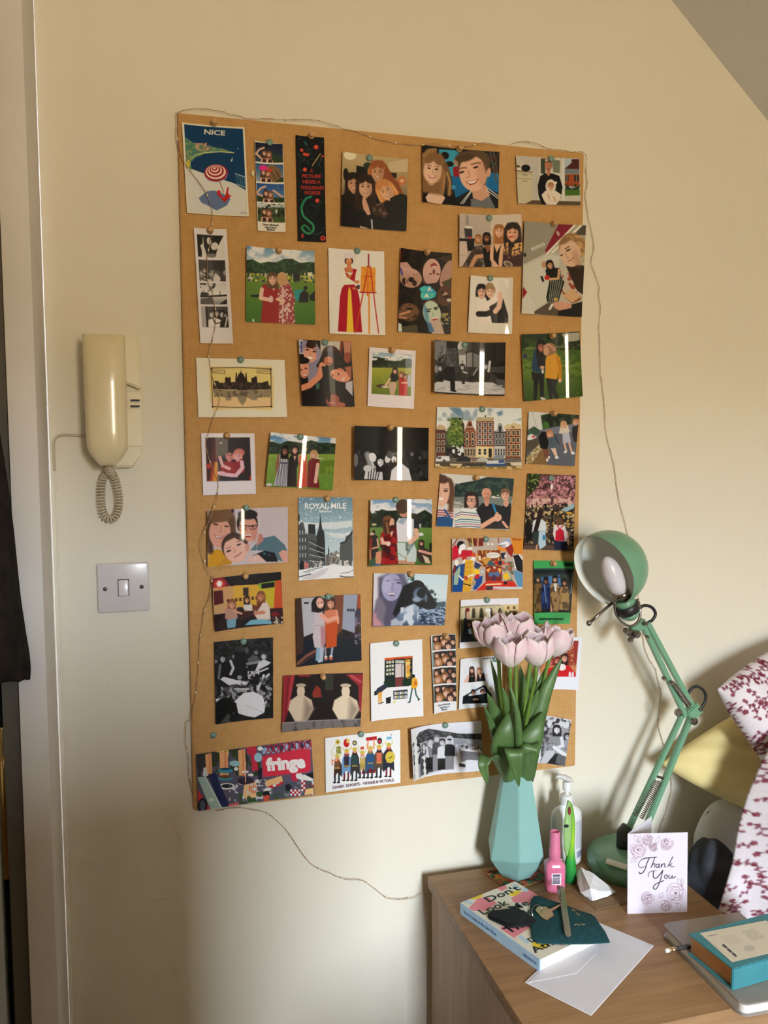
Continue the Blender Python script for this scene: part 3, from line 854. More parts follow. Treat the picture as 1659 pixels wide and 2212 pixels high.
def p_bwstrip(a):
 a.F((222,216,222))
 q=[[(131,130),(430,146),(446,398),(144,380)],[(148,412),(446,420),(458,656),(160,648)],[(163,672),(462,672),(470,914),(172,914)],[(178,935),(476,938),(490,1176),(190,1170)]]
 a.box(q[0]);a.F((214,210,208));a.G([(131,130),(200,134),(185,382),(144,380)],(22,20,20));a.G([(200,134),(430,146),(370,260),(340,380),(240,380),(210,280)],(34,30,30));a.E(268,205,24,42,(220,216,212),-10);a.E(330,262,40,44,(206,202,200),30);a.E(300,365,50,24,(120,116,114));a.L([(190,260),(230,380)],40,(210,206,206),soft=10)
 a.box(q[1]);a.F((78,74,76));a.G([(300,415),(446,420),(450,560),(320,520)],(60,57,58));a.N([(160,570),(400,560),(390,656),(160,650)],(190,186,186),24,.45,.6);a.head(180,560,22,(190,186,184),(120,116,116),1.8);a.head(218,530,18,(200,196,194),(110,106,104),1.6);a.head(305,565,28,(180,176,174),(130,126,124),1.4);a.head(345,575,28,(196,192,190),(90,86,86),1.4);a.E(355,630,40,46,(206,202,202));a.E(440,560,14,30,(150,146,146))
 a.box(q[2]);a.V(q[2],[(680,(200,198,198)),(800,(226,222,222)),(914,(130,126,128))]);a.N([(165,672),(350,672),(300,800),(170,830)],(60,58,58),40,.4,.6);a.L([(170,826),(470,812)],20,(44,42,42));a.G([(172,850),(300,830),(320,914),(172,914)],(96,92,94));a.G([(380,914),(470,850),(470,914)],(40,38,40));a.L([(390,812),(392,770)],10,(90,88,88))
 a.box(q[3]);a.F((80,76,78));a.G([(178,935),(235,937),(245,1172),(190,1170)],(170,166,168));a.L([(235,950),(250,1170)],20,(34,32,32));a.head(300,1020,34,(206,202,200),(70,66,66),1.8);a.head(352,1010,32,(190,186,184),(60,56,56),1.8);a.head(415,1020,34,(200,196,194),(40,38,38),1.8);a.head(452,1030,24,(150,146,146),(40,38,38),1.6)
 a.G([(262,1090),(330,1060),(400,1090),(390,1174),(262,1172)],(224,220,220));a.L([(310,1070),(340,1130),(390,1120)],12,(30,28,30));a.G([(395,1110),(470,1070),(485,1174),(390,1174)],(30,28,30));a.L([(470,1060),(450,1160)],18,(190,186,186));a.box(None)
sheet('photo_strip','black-and-white four-frame photo strip below the NICE poster','photo strip','C4',[(95,60),(462,78),(538,1358),(170,1352)],p_bwstrip,M_satin,(.003,)*4,bw=False,res=1.1)
def field(a,x0,x1,y0,yh,yt,y1,sky=((96,140,178),(200,210,220)),tree=(40,62,44),grass=((110,140,60),(64,112,46))):
 a.V([(x0,y0),(x1,y0),(x1,yh+10),(x0,yh+10)],[(y0,sky[0]),(yh,sky[1])])
 a.N([(x0,y0),(x1,y0),(x1,yh),(x0,yh)],(226,228,232),(x1-x0)/6,.42,.58,asp=.5,oct=3)
 a.V([(x0,yt),(x1,yt),(x1,y1),(x0,y1)],[(yt,grass[0]),(y1,grass[1])])
 n=9
 pts=[(x0,yt+6)]+[(x0+(x1-x0)*i/n,yh-(yt-yh)*(.15+.5*_LAT[i,int(x0)%50])) for i in range(n+1)]+[(x1,yt+6)]
 a.G(pts,tree,soft=4)
 a.N(pts,tuple(c*1.5 for c in tree),(x1-x0)/30,.5,.62)
def p_fest(a):
 field(a,670,1470,255,470,580,1150)
 a.N([(690,560),(1455,560),(1455,660),(690,650)],(206,196,180),22,.52,.6,asp=1.4);a.N([(690,560),(1455,580),(1455,670),(690,650)],(60,60,90),24,.55,.62,seed=3);a.N([(690,560),(1455,580),(1455,660),(690,650)],(190,190,60),20,.6,.66,seed=5)
 a.G([(1215,560),(1290,570),(1290,650),(1215,650)],(40,44,56));a.G([(1375,555),(1425,555),(1425,600),(1375,598)],(220,220,190));a.G([(1225,750),(1320,745),(1300,860),(1240,870)],(44,146,150));a.G([(1275,890),(1290,790),(1335,750),(1385,790),(1380,890)],(26,28,36));a.E(1350,728,22,24,(34,28,28));a.G([(1390,820),(1455,760),(1455,880),(1400,870)],(40,44,50));a.G([(730,810),(830,795),(840,830),(750,832)],(34,36,56))
 a.G([(850,1130),(870,900),(850,760),(870,690),(950,670),(1050,700),(1060,900),(1060,1135)],(150,30,34));a.L([(865,740),(850,840),(960,860)],44,(226,186,168));a.G([(970,710),(1000,760),(1020,720)],(226,186,168))
 a.G([(1055,1138),(1060,900),(1040,780),(1080,680),(1180,680),(1240,860),(1220,940),(1240,1138)],(150,62,72));a.N([(1055,1138),(1060,900),(1040,780),(1080,680),(1180,680),(1240,860),(1220,940),(1240,1138)],(216,180,176),22,.52,.6);a.L([(1035,850),(1110,880)],30,(226,186,160));a.L([(1100,960),(1095,1060)],16,(200,170,160))
 a.E(968,850,26,40,(220,190,196),al=.9)
 a.head(985,620,58,(224,176,156),(98,70,52),1.9);a.E(1090,620,56,76,(196,156,114));a.G([(1040,600),(1120,560),(1180,680),(1080,700),(1050,660)],(190,150,110),soft=8)
 a.E(765,1098,10,18,(220,224,210))
sheet('photo_print','photo of two women in red dresses on a green festival field','photo','C4',[(690,262),(1448,322),(1457,1145),(680,1112)],p_fest,M_satin,(.009,.004,.004,.004))
def p_lady(a):
 a.F((230,226,222));rd,yl,og,cr=(172,30,56),(238,196,70),(228,146,62),(234,230,212)
 a.G([(216,1100),(240,700),(262,600),(300,548),(400,548),(440,590),(470,720),(500,1110)],rd);a.G([(318,1105),(336,640),(350,572),(372,640),(402,1108)],yl)
 a.G([(288,366),(435,378),(425,470),(410,540),(300,560),(300,440)],rd);a.G([(300,370),(345,330),(390,370),(390,420),(310,410)],(206,130,90));a.G([(305,412),(398,422),(360,450)],cr);a.G([(312,444),(385,444),(350,490)],(190,130,70))
 a.G([(250,380),(290,365),(320,470),(405,520),(420,552),(300,560),(265,540)],cr);a.G([(425,420),(455,385),(490,500),(440,560),(410,540)],cr);a.E(440,525,28,18,(206,130,90));a.L([(400,600),(450,600)],28,(200,126,90));a.G([(440,560),(472,560),(470,610),(420,600)],(90,66,70))
 a.E(347,240,70,58,(222,212,220));a.E(345,285,50,44,(50,36,36));a.E(345,290,34,46,(220,150,110));a.G([(330,300),(368,300),(372,370),(322,370)],(208,134,94));a.E(345,222,60,34,(224,214,222));a.L([(345,285),(340,305),(350,305)],3,(150,90,60));a.L([(338,320),(352,320)],4,(170,50,50))
 a.G([(488,352),(650,362),(650,640),(478,640)],(232,160,70));a.N([(488,352),(650,362),(650,640),(478,640)],(222,140,50),30,.4,.7)
 a.L([(572,210),(572,350)],17,(150,50,80));a.L([(568,350),(420,1110)],15,(196,76,50));a.L([(590,350),(686,1120)],13,(190,64,60));a.L([(566,350),(560,680)],20,(222,130,60));a.L([(577,640),(580,1120)],20,(226,150,70));a.L([(476,645),(655,652)],17,(170,60,60));a.L([(520,460),(620,462)],12,(190,90,50));a.R(546,340,592,360,(190,100,50))
sheet('art_card','white card with a painted lady in red and yellow at an easel','card','C5',[(102,135),(748,178),(762,1145),(118,1125)],p_lady,M_matt,(.003,.002,.003,.003),res=1.15)
def p_spa(a):
 a.F((30,24,24));a.N([(900,120),(1540,120),(1540,1140),(900,1140)],(50,40,34),90,.4,.7)
 a.G([(1350,250),(1530,210),(1525,320),(1400,260)],(70,54,44));a.G([(930,170),(980,150),(960,280),(925,270)],(70,20,26));a.E(1475,430,60,160,(176,140,130),18);a.G([(1420,520),(1520,480),(1520,600),(1450,580)],(80,74,58))
 a.E(1060,470,138,112,(176,140,126),12);a.G([(920,300),(1020,290),(1110,390),(1080,450),(930,420)],(190,152,142));a.L([(930,360),(1060,380),(1130,400)],30,(200,160,148));a.E(990,510,34,40,(60,44,40));a.E(1070,490,36,30,(50,36,34));a.E(1110,530,28,34,(70,50,44));a.L([(1000,440),(1010,560)],12,(200,160,148));a.L([(940,370),(960,430)],26,(90,90,160))
 a.E(1310,400,100,150,(206,164,156),4);a.E(1335,330,36,30,(150,70,74));a.E(1340,345,28,12,(220,200,196));a.E(1335,400,16,30,(120,80,80));a.E(1298,424,18,8,(50,36,36));a.E(1380,428,18,8,(50,36,36));a.E(1290,490,80,60,(190,150,150),al=.6,soft=30);a.G([(1230,540),(1400,520),(1400,570),(1250,580)],(44,32,30))
 a.E(1460,680,90,120,(92,64,50));a.E(1455,655,30,22,(180,150,130));a.E(1500,730,24,20,(200,190,180));a.E(1430,640,18,18,(40,30,28));a.E(1480,690,50,20,(60,40,34))
 a.E(1040,870,120,108,(120,88,68));a.N([(930,770),(1150,770),(1150,970),(930,970)],(70,50,40),40,.45,.6);a.L([(930,900),(1050,860)],26,(190,144,116));a.L([(920,930),(1010,940)],24,(180,134,108));a.E(1050,830,40,12,(40,30,30))
 a.E(1300,770,90,50,(90,66,52),-10);a.E(1310,880,100,148,(190,204,190),-12);a.G([(1280,960),(1400,940),(1450,1130),(1310,1130)],(190,170,160));a.G([(1250,980),(1300,1000),(1340,1100),(1280,1110)],(80,120,160));a.E(1245,890,26,110,(90,140,176),-10,soft=20,al=.8);a.E(1272,858,22,10,(40,40,40));a.E(1356,832,20,10,(40,40,40));a.L([(1245,838),(1300,830)],12,(40,34,30));a.L([(1335,818),(1385,806)],12,(40,34,30));a.G([(1300,935),(1345,938),(1385,922),(1365,962),(1320,966)],(160,70,80));a.L([(1312,944),(1375,934)],12,(240,236,226));a.L([(1318,870),(1325,905),(1310,908)],7,(130,150,140))
 a.G([(912,1000),(950,1010),(960,1105),(910,1102)],(206,210,204));a.G([(960,1040),(1140,1020),(1150,1110),(960,1104)],(84,80,60));a.N([(1400,880),(1510,880),(1510,980),(1400,980)],(150,140,90),30,.5,.6);a.L([(1420,990),(1440,1020)],10,(200,200,196));a.L([(1460,1000),(1490,1010)],8,(200,200,196))
 a.G([(1168,590),(1220,560),(1290,560),(1330,600),(1366,640),(1350,690),(1280,720),(1200,722),(1180,680),(1190,640)],(60,170,200));a.T('SPA',1192,618,44,(90,200,190),w=110,bold=.03);a.T('A',1262,618,44,(240,220,220),bold=.03);a.T('DAY',1188,694,46,(110,210,170),w=150,bold=.03);a.T('A',1228,694,44,(244,224,224),bold=.03)
sheet('photo_print','dark photo of faces around a blue SPA DAY sticker','photo','C5',[(942,135),(1532,195),(1518,1135),(908,1103)],p_spa,M_satin,(.007,.006,.004,.004),res=1.1)
def p_parl(a):
 a.F((232,226,206));a.G([(222,292),(500,302),(770,292),(795,400),(795,660),(770,690),(500,672),(250,690),(226,560),(218,420)],(226,202,140),soft=10);a.G([(240,315),(768,318),(775,655),(250,655)],(226,204,136));a.G([(248,580),(768,580),(772,655),(252,655)],(232,196,150))
 dk,md=(58,48,46),(90,78,70)
 a.G([(252,500),(252,440),(262,425),(300,425),(305,440),(345,445),(360,435),(360,395),(372,395),(372,380),(380,395),(400,395),(404,378),(410,400),(412,435),(452,435),(458,350),(466,350),(470,400),(478,370),(500,345),(503,315),(506,345),(530,370),(540,400),(546,352),(553,352),(560,430),(595,440),(598,398),(612,396),(640,380),(648,400),(650,440),(690,440),(745,425),(752,465),(768,466),(768,502),(560,505),(560,514),(470,514),(470,502)],dk)
 a.N([(252,440),(752,440),(768,500),(252,500)],md,12,.5,.6,asp=2);a.L([(252,470),(760,474)],3,md)
 a.G([(252,505),(768,508),(760,575),(730,570),(655,575),(645,600),(600,595),(560,570),(545,610),(518,645),(490,615),(470,570),(420,570),(412,600),(370,600),(360,565),(262,570)],(150,138,116),soft=6);a.N([(252,505),(768,508),(760,570),(262,570)],(110,100,88),22,.5,.65)
 for p in ([(238,310),(500,304),(770,318)],[(236,312),(248,660)],[(770,318),(774,655)],[(246,656),(500,664),(776,655)]):a.L(p,7,(84,66,60))
 for x,y in ((240,313),(770,320),(248,658),(774,655)):a.E(x,y,9,9,(84,66,60))
 for x0,x1 in ((244,358),(648,764)):
  a.L([(x0,328),(x1,328),(x1,362),(x0,350),(x0,328)],5,(96,78,68));a.L([(x0+10,342),(x1-16,342)],5,(130,110,90))
 for y in (335,350): pass
sheet('art_card','cream card with sepia drawing of domed riverside parliament','card','C6',[(97,218),(890,238),(912,750),(118,752)],p_parl,M_matt,(.002,)*4,res=1.1)
def p_hugself(a):
 a.F((24,20,22));a.G([(1017,52),(1060,55),(1060,180),(1020,190)],(196,200,214));a.T('olle',1052,170,26,(50,60,120),rot=-90,w=100,bold=.02);a.G([(1220,60),(1400,68),(1400,160),(1290,200),(1220,180)],(196,190,184));a.G([(1395,68),(1420,70),(1400,220),(1385,180)],(130,60,36));a.G([(1420,70),(1483,72),(1480,250),(1430,190)],(190,130,110));a.E(1455,215,30,50,(150,84,66))
 a.G([(1060,60),(1170,62),(1235,180),(1180,290),(1150,430),(1110,440),(1080,250)],(140,134,156));a.E(1128,160,70,96,(220,160,142));a.E(1135,90,56,40,(60,40,36));a.G([(1060,60),(1100,62),(1075,140),(1065,180)],(150,144,166));a.G([(1180,80),(1235,170),(1200,260),(1180,180)],(150,144,166),soft=6)
 a.E(1100,142,18,7,(60,36,36));a.E(1165,158,18,7,(60,36,36));a.L([(1128,155),(1122,186),(1136,188)],5,(190,124,110));a.G([(1095,200),(1155,210),(1135,226),(1108,220)],(240,230,224));a.L([(1083,120),(1112,122)],6,(90,60,50));a.L([(1150,132),(1182,142)],6,(90,60,50))
 a.G([(1020,180),(1060,185),(1100,260),(1090,300),(1020,320)],(30,24,26));a.E(1068,320,48,78,(214,150,130));a.E(1060,240,60,30,(30,24,26));a.E(1085,310,14,6,(60,40,36));a.E(1042,325,12,6,(60,40,36));a.E(1075,372,30,12,(160,70,70));a.E(1075,370,24,6,(244,236,230))
 a.G([(1110,300),(1160,280),(1200,300),(1180,420),(1120,440)],(140,136,160));a.L([(1235,280),(1210,380),(1120,460),(1040,490)],54,(214,142,116));a.E(1240,290,28,36,(220,150,124))
 a.E(1310,180,76,76,(78,46,34));a.G([(1240,160),(1390,150),(1430,300),(1330,280),(1250,260)],(40,26,24),soft=10);a.E(1290,240,40,40,(190,118,92),30);a.E(1300,262,20,10,(150,70,60));a.G([(1230,290),(1420,280),(1430,420),(1250,440)],(24,22,26))
 a.E(1395,375,90,52,(222,150,126),22);a.E(1400,318,28,10,(200,120,100),20);a.E(1380,360,6,12,(70,40,36));a.E(1330,370,6,12,(70,40,36));a.E(1420,405,10,20,(220,200,190),40);a.G([(1430,300),(1490,290),(1490,420),(1450,350)],(170,104,82));a.G([(1440,440),(1500,420),(1500,560),(1440,490)],(190,186,196));a.G([(1180,440),(1210,440),(1210,490),(1180,500)],(60,110,96))
 a.E(1330,600,60,60,(150,84,70),30);a.G([(1270,520),(1320,530),(1300,620),(1280,590)],(40,26,26));a.E(1320,620,20,8,(190,130,116));a.E(1400,640,40,24,(170,96,80));a.E(1080,580,6,10,(60,50,60))
sheet('photo_print','photo of woman in lilac hood hugging friends on dark ground','photo','C6',[(1017,52),(1483,72),(1520,657),(1050,650)],p_hugself,M_satin,(.012,.005,.006,.010))
def p_parkpol(a):
 a.F((226,218,228));q=[(166,283),(570,312),(558,736),(154,712)]
 a.box(q);field(a,150,575,275,390,438,740,sky=((130,160,190),(206,212,216)),tree=(44,58,40),grass=((166,168,74),(96,116,40)))
 a.N([(160,330),(330,350),(330,430),(160,420)],(34,46,32),40,.3,.5);a.E(520,400,70,50,(50,70,40));a.L([(260,510),(300,590)],4,(200,206,130),al=.6)
 a.E(265,632,60,18,(90,60,50));a.E(300,640,40,12,(206,196,186));a.G([(520,530),(562,510),(560,640),(530,640)],(170,180,206));a.G([(340,580),(360,500),(420,480),(440,560),(410,590)],(26,24,28));a.G([(335,600),(410,590),(415,640),(390,726),(350,724)],(196,166,148));a.L([(350,560),(300,630)],20,(222,180,160));a.head(400,476,26,(216,170,150),(34,26,26),2.0)
 a.G([(440,560),(480,540),(525,580),(525,736),(442,730)],(180,32,44));a.L([(470,600),(520,600)],18,(222,180,160));a.head(464,515,24,(220,172,150),(140,84,54),1.5);a.head(502,535,22,(196,140,116),(90,60,44),1.3);a.box(None)
sheet('instant_photo','white-bordered instant photo of friends in a yellow-green park','photo','C7',[(133,235),(608,272),(588,868),(113,840)],p_parkpol,M_satin,(.003,.004,.004,.003))
def p_bar(a):
 a.bw= True;a.F((60,60,62));a.G([(800,158),(950,165),(940,280),(820,360),(800,360)],(130,130,130));a.L([(820,360),(860,310),(930,290)],20,(150,150,150));a.G([(845,350),(940,320),(930,430),(850,440)],(50,50,50));a.G([(940,240),(1060,230),(1050,430),(940,420)],(74,74,74));a.N([(800,160),(1060,170),(1050,430),(800,430)],(100,100,100),24,.5,.7)
 a.G([(940,165),(1060,165),(1060,235),(940,240)],(36,36,36));a.E(1110,220,48,54,(196,196,196));a.G([(1060,270),(1100,240),(1160,240),(1150,310),(1075,310)],(120,120,120));a.G([(1075,310),(1150,305),(1148,430),(1080,420)],(196,196,196));a.E(1112,374,8,8,(60,60,60));a.G([(1160,285),(1215,280),(1215,430),(1160,430)],(136,136,136));a.G([(1225,285),(1280,300),(1280,440),(1225,430)],(120,120,120));a.L([(1150,280),(1210,265),(1280,300)],14,(30,30,30))
 a.G([(1330,185),(1528,188),(1520,600),(1330,440)],(26,26,27));a.G([(1440,190),(1528,190),(1520,380),(1450,400)],(44,44,44));a.G([(1380,440),(1520,430),(1518,500),(1390,490)],(70,70,70));a.G([(1440,560),(1518,570),(1517,660),(1450,610)],(90,90,90))
 a.G([(800,610),(860,570),(1410,595),(1517,662),(1517,722),(797,690)],(200,200,198));a.N([(800,620),(1500,620),(1517,720),(797,690)],(160,160,158),60,.55,.75,asp=.3);a.G([(797,692),(1517,724),(1517,740),(797,706)],(18,18,18))
 a.G([(900,470),(940,430),(1030,440),(1040,570),(960,580),(900,540)],(18,18,19));a.G([(980,560),(1032,560),(1036,670),(1055,680),(1040,690),(985,684)],(14,14,15));a.G([(800,560),(860,480),(920,520),(900,590),(820,590)],(28,28,29));a.E(865,455,20,24,(180,180,180));a.E(820,460,24,40,(140,140,140))
 a.G([(1030,520),(1080,470),(1150,470),(1190,520),(1180,570),(1060,560)],(40,40,41));a.head(1112,430,26,(190,190,190),(30,30,30),1.3);a.L([(1120,480),(1160,495)],14,(200,200,200));a.G([(1220,520),(1260,460),(1380,480),(1390,520),(1370,590),(1140,570)],(30,30,31));a.head(1344,425,26,(214,214,214),(70,70,70),.8);a.L([(1385,380),(1372,480)],22,(206,206,206));a.L([(1225,515),(1265,450)],12,(170,170,170));a.G([(1105,540),(1140,540),(1138,608),(1108,608)],(24,24,24));a.L([(1150,580),(1230,590)],8,(60,60,60))
sheet('photo_print','black-and-white photo of people laughing around a pale bar table','photo','C7',[(800,158),(1528,188),(1517,735),(797,703)],p_bar,M_gloss,(.018,.017,.017,.018))
def p_yellow(a):
 a.F((84,110,44));a.V([(940,60),(1580,60),(1580,780),(940,780)],[(90,(40,52,34)),(230,(70,96,40)),(420,(110,134,56)),(760,(52,78,30))]);a.N([(940,60),(1580,60),(1580,250),(940,260)],(30,56,32),50,.4,.55);a.N([(960,300),(1560,250),(1560,760),(960,760)],(70,100,40),40,.45,.65,asp=.6);a.G([(1380,90),(1530,80),(1530,160),(1400,180)],(170,170,160));a.L([(1000,240),(1100,230),(1530,210)],16,(150,150,110),al=.6);a.N([(1400,170),(1530,170),(1530,220),(1400,220)],(40,36,40),24,.45,.55);a.E(1350,150,50,50,(36,60,34));a.E(990,315,24,24,(60,60,90))
 a.G([(1085,480),(1200,480),(1195,745),(1160,740),(1145,540),(1130,620),(1118,760),(1085,760)],(26,26,30));a.G([(1222,520),(1345,530),(1320,640),(1352,735),(1320,745),(1285,690),(1290,745),(1255,745)],(24,24,28));a.E(1190,742,34,14,(200,196,190),20)
 a.G([(1065,400),(1090,260),(1160,230),(1220,300),(1215,460),(1160,480),(1075,470)],(36,66,96));a.G([(1120,260),(1215,260),(1210,440),(1130,420)],(30,28,32));a.E(1180,425,24,18,(206,160,140));a.L([(1075,480),(1080,540)],26,(40,34,36));a.E(1185,465,12,22,(220,214,206))
 a.G([(1212,530),(1215,350),(1240,290),(1320,280),(1365,330),(1382,545),(1350,550),(1340,470),(1335,545)],(212,152,34));a.L([(1330,320),(1365,420),(1362,540)],30,(196,136,26));a.E(1362,555,16,20,(220,170,150))
 a.head(1166,215,46,(170,112,92),(28,22,24),2.4);a.E(1262,240,64,60,(150,120,84),20);a.G([(1200,200),(1290,190),(1320,280),(1280,300),(1220,310)],(150,112,84),soft=8);a.E(1222,262,30,44,(200,156,130),10);a.L([(1205,215),(1250,195),(1310,250)],20,(196,150,130),soft=8)
sheet('photo_print','photo of woman in yellow jumper leaning on friend in park','photo','C8',[(950,102),(1530,72),(1562,720),(978,770)],p_yellow,M_gloss,(.006,.014,.016,.006))
def wins(a,x0,x1,y0,y1,nx,ny,w,h,fr=(226,220,206),gl=(60,60,66)):
 for i in range(nx):
  for j in range(ny):
   x=x0+(x1-x0)*(i+.5)/nx;y=y0+(y1-y0)*(j+.5)/ny
   a.R(x-w,y-h,x+w,y+h,fr);a.R(x-w*.68,y-h*.75,x+w*.68,y+h*.78,gl);a.R(x-w,y-1.5,x+w,y+1.5,fr)
def p_canal(a):
 a.V([(80,810),(970,810),(970,1460),(80,1460)],[(830,(214,222,226)),(1000,(226,230,230))]);a.G([(225,828),(330,828),(420,940),(380,950),(290,900)],(108,138,160),soft=20);a.G([(700,880),(760,860),(760,900),(720,915)],(110,140,162),soft=14);a.N([(110,830),(950,840),(950,960),(110,960)],(150,166,180),90,.55,.7)
 y1=1340
 for x0,x1,yt,c in ((100,195,1030,(96,62,52)),(190,260,1060,(84,82,80)),(372,492,1050,(122,62,46)),(498,672,940,(118,60,42)),(676,792,1060,(66,62,62)),(792,946,1010,(126,70,48))):
  a.G([(x0,yt),(x1,yt+4),(x1,y1),(x0,y1)],c)
 a.G([(105,1030),(125,1000),(165,1000),(200,1030),(195,1050),(105,1046)],(190,170,140));a.G([(320,930),(345,930),(380,1000),(380,1180),(320,1180)],(70,60,56));a.G([(380,1060),(400,1010),(418,960),(432,945),(450,960),(460,1010),(490,1060)],(140,84,66));a.L([(415,962),(455,962)],8,(214,196,160));a.L([(398,1020),(468,1020)],8,(214,196,160));a.R(425,985,440,1010,(40,36,40))
 for y in (1060,1090,1120,1150,1190):a.L([(375,y),(490,y)],5,(206,186,150),al=.8)
 wins(a,380,488,1070,1210,2,2,15,32,(206,190,160));a.G([(375,1218),(490,1218),(490,1330),(375,1330)],(150,130,110));wins(a,378,488,1225,1320,4,1,9,44,(200,184,160),(50,46,46))
 a.G([(498,925),(674,925),(672,965),(500,965)],(178,166,134));a.E(588,915,8,9,(60,56,50));wins(a,506,664,970,1205,3,4,20,24);a.G([(496,1210),(668,1215),(668,1330),(496,1330)],(222,202,150));wins(a,504,610,1225,1310,2,1,18,38,(232,222,190),(50,44,40));a.R(620,1235,652,1325,(40,36,36));a.G([(500,1325),(560,1320),(590,1340),(500,1345)],(150,140,120))
 a.G([(680,1070),(705,1050),(715,990),(735,978),(755,990),(765,1050),(790,1070)],(150,156,160));a.R(722,1010,748,1070,(60,58,60));wins(a,682,788,1080,1200,3,2,14,26,(190,190,186));a.G([(678,1210),(790,1210),(790,1330),(678,1330)],(186,186,182));wins(a,680,788,1220,1320,4,1,10,44,(206,206,200),(50,50,54))
 a.G([(775,1020),(800,995),(850,990),(880,972),(905,990),(945,995),(945,1040),(780,1044)],(206,190,150));a.E(866,1022,18,14,(150,130,100));wins(a,798,942,1045,1320,3,4,18,26,(222,206,170),(56,46,44))
 wins(a,104,190,1075,1280,2,3,16,24,(196,184,166),(60,54,54));a.N([(195,1200),(375,1180),(375,1330),(195,1330)],(40,36,36),30,.35,.5)
 for x,y,rx,ry in ((290,990,50,60),(280,1070,72,70),(300,1150,74,66),(255,1120,50,60),(310,1040,50,50),(330,1120,44,50)):a.E(x,y,rx,ry,(104,124,62),soft=20)
 a.N([(215,930),(370,930),(380,1210),(210,1210)],(70,94,44),18,.48,.6);a.N([(225,940),(360,940),(370,1190),(220,1190)],(146,160,84),16,.58,.68,seed=4);a.L([(292,1200),(292,1320)],8,(60,46,36))
 a.G([(95,1330),(950,1330),(950,1375),(95,1372)],(110,100,92));a.G([(98,1345),(125,1310),(230,1310),(236,1360),(100,1366)],(216,216,220));a.E(180,1358,12,12,(40,40,44));a.G([(108,1338),(130,1318),(150,1318),(150,1340)],(70,76,84));a.G([(300,1350),(330,1315),(400,1312),(440,1340),(440,1368),(300,1366)],(50,50,54));a.G([(500,1350),(540,1325),(590,1325),(612,1345),(610,1368),(498,1368)],(176,182,176));a.G([(668,1330),(700,1298),(770,1300),(780,1340),(668,1345)],(130,140,150));a.N([(440,1345),(520,1345),(520,1400),(440,1400)],(190,150,140),14,.5,.6)
 a.G([(95,1372),(950,1378),(950,1425),(95,1420)],(84,74,58));a.V([(90,1410),(955,1415),(955,1455),(90,1440)],[(1410,(120,104,62)),(1450,(160,132,76))]);a.N([(90,1410),(955,1415),(955,1455),(90,1440)],(206,180,130),46,.5,.65,asp=.35)
 a.G([(232,1388),(360,1390),(345,1412),(245,1410)],(206,190,160));a.G([(360,1395),(580,1390),(560,1412),(390,1412)],(60,66,60));a.G([(582,1388),(806,1385),(790,1415),(600,1415)],(56,84,130));a.G([(600,1360),(700,1355),(780,1350),(780,1388),(600,1390)],(200,204,206));a.G([(720,1355),(776,1350),(776,1380),(720,1382)],(60,90,140));a.G([(836,1378),(950,1370),(950,1412),(850,1408)],(206,196,176));a.R(95,1390,138,1408,(210,196,170))
sheet('postcard','postcard of tall brick canal houses with green tree and boats','postcard','C8',[(112,825),(952,838),(952,1450),(92,1430)],p_canal,M_satin,(.002,)*4,res=1.25)
def p_walk(a):
 a.F((96,100,112));a.G([(1020,860),(1540,890),(1540,960),(1330,1000),(1140,1060),(1020,1080)],(206,208,208));a.G([(1150,910),(1280,880),(1530,900),(1525,1000),(1300,1020),(1170,1050)],(34,44,34),soft=8);a.N([(1150,900),(1530,900),(1525,1000),(1170,1050)],(60,80,54),34,.5,.62);a.E(1200,1010,36,40,(70,110,50));a.L([(1060,875),(1110,1030)],3,(120,124,124));a.G([(1010,1060),(1080,1020),(1140,1060),(1130,1100),(1015,1100)],(70,92,74));a.G([(1010,1120),(1050,1095),(1110,1130),(1050,1160),(1010,1160)],(220,220,222));a.E(1072,1126,18,10,(200,60,60))
 a.G([(1005,1170),(1130,1130),(1130,1200),(1010,1300)],(90,84,74));a.G([(1000,1330),(1140,1190),(1180,1220),(1060,1390),(998,1388)],(150,128,84));a.N([(1000,1330),(1140,1190),(1180,1220),(1060,1390),(998,1388)],(206,200,180),10,.55,.62);a.G([(1060,1390),(1180,1220),(1240,1260),(1210,1400)],(130,104,70));a.G([(1140,1060),(1530,980),(1530,1070),(1250,1100)],(120,122,138));a.L([(1250,1250),(1290,1400)],4,(80,84,92))
 a.L([(1180,1240),(1205,1350)],24,(120,80,66));a.L([(1205,1240),(1225,1330)],22,(120,80,66));a.G([(1125,1120),(1200,1090),(1230,1180),(1215,1250),(1145,1240)],(24,24,30));a.E(1180,1110,40,36,(20,20,24));a.E(1215,1355,12,16,(226,224,224));a.E(1232,1330,10,14,(226,224,224))
 a.L([(1285,1230),(1310,1330)],22,(220,186,170));a.L([(1255,1230),(1300,1310)],20,(220,186,170));a.G([(1220,1130),(1280,1090),(1310,1160),(1310,1235),(1250,1240)],(84,102,112));a.E(1310,1330,18,14,(220,218,218));a.head(1240,1095,30,(216,172,152),(176,120,84),1.2,rot=-10);a.L([(1290,1110),(1330,1195)],10,(50,54,66))
 a.G([(1330,1090),(1350,1020),(1420,1010),(1435,1080),(1380,1100)],(214,200,190));a.G([(1365,1090),(1430,1085),(1448,1180),(1370,1190)],(178,180,200));a.L([(1385,1190),(1400,1260)],18,(214,172,154));a.L([(1430,1185),(1455,1280)],18,(214,172,154));a.E(1395,1275,18,12,(220,218,218),-40);a.E(1465,1288,18,14,(220,218,218));a.head(1378,1000,28,(220,170,150),(190,150,106),1.2)
 a.G([(1460,1030),(1520,1000),(1515,1170),(1480,1180),(1460,1110)],(36,30,32));a.head(1495,978,28,(220,172,152),(180,120,90),.8)
sheet('photo_print','square photo of four women walking along a paved slope','photo','C8',[(1025,870),(1527,905),(1480,1415),(995,1388)],p_walk,M_satin,(.003,.004,.004,.003))
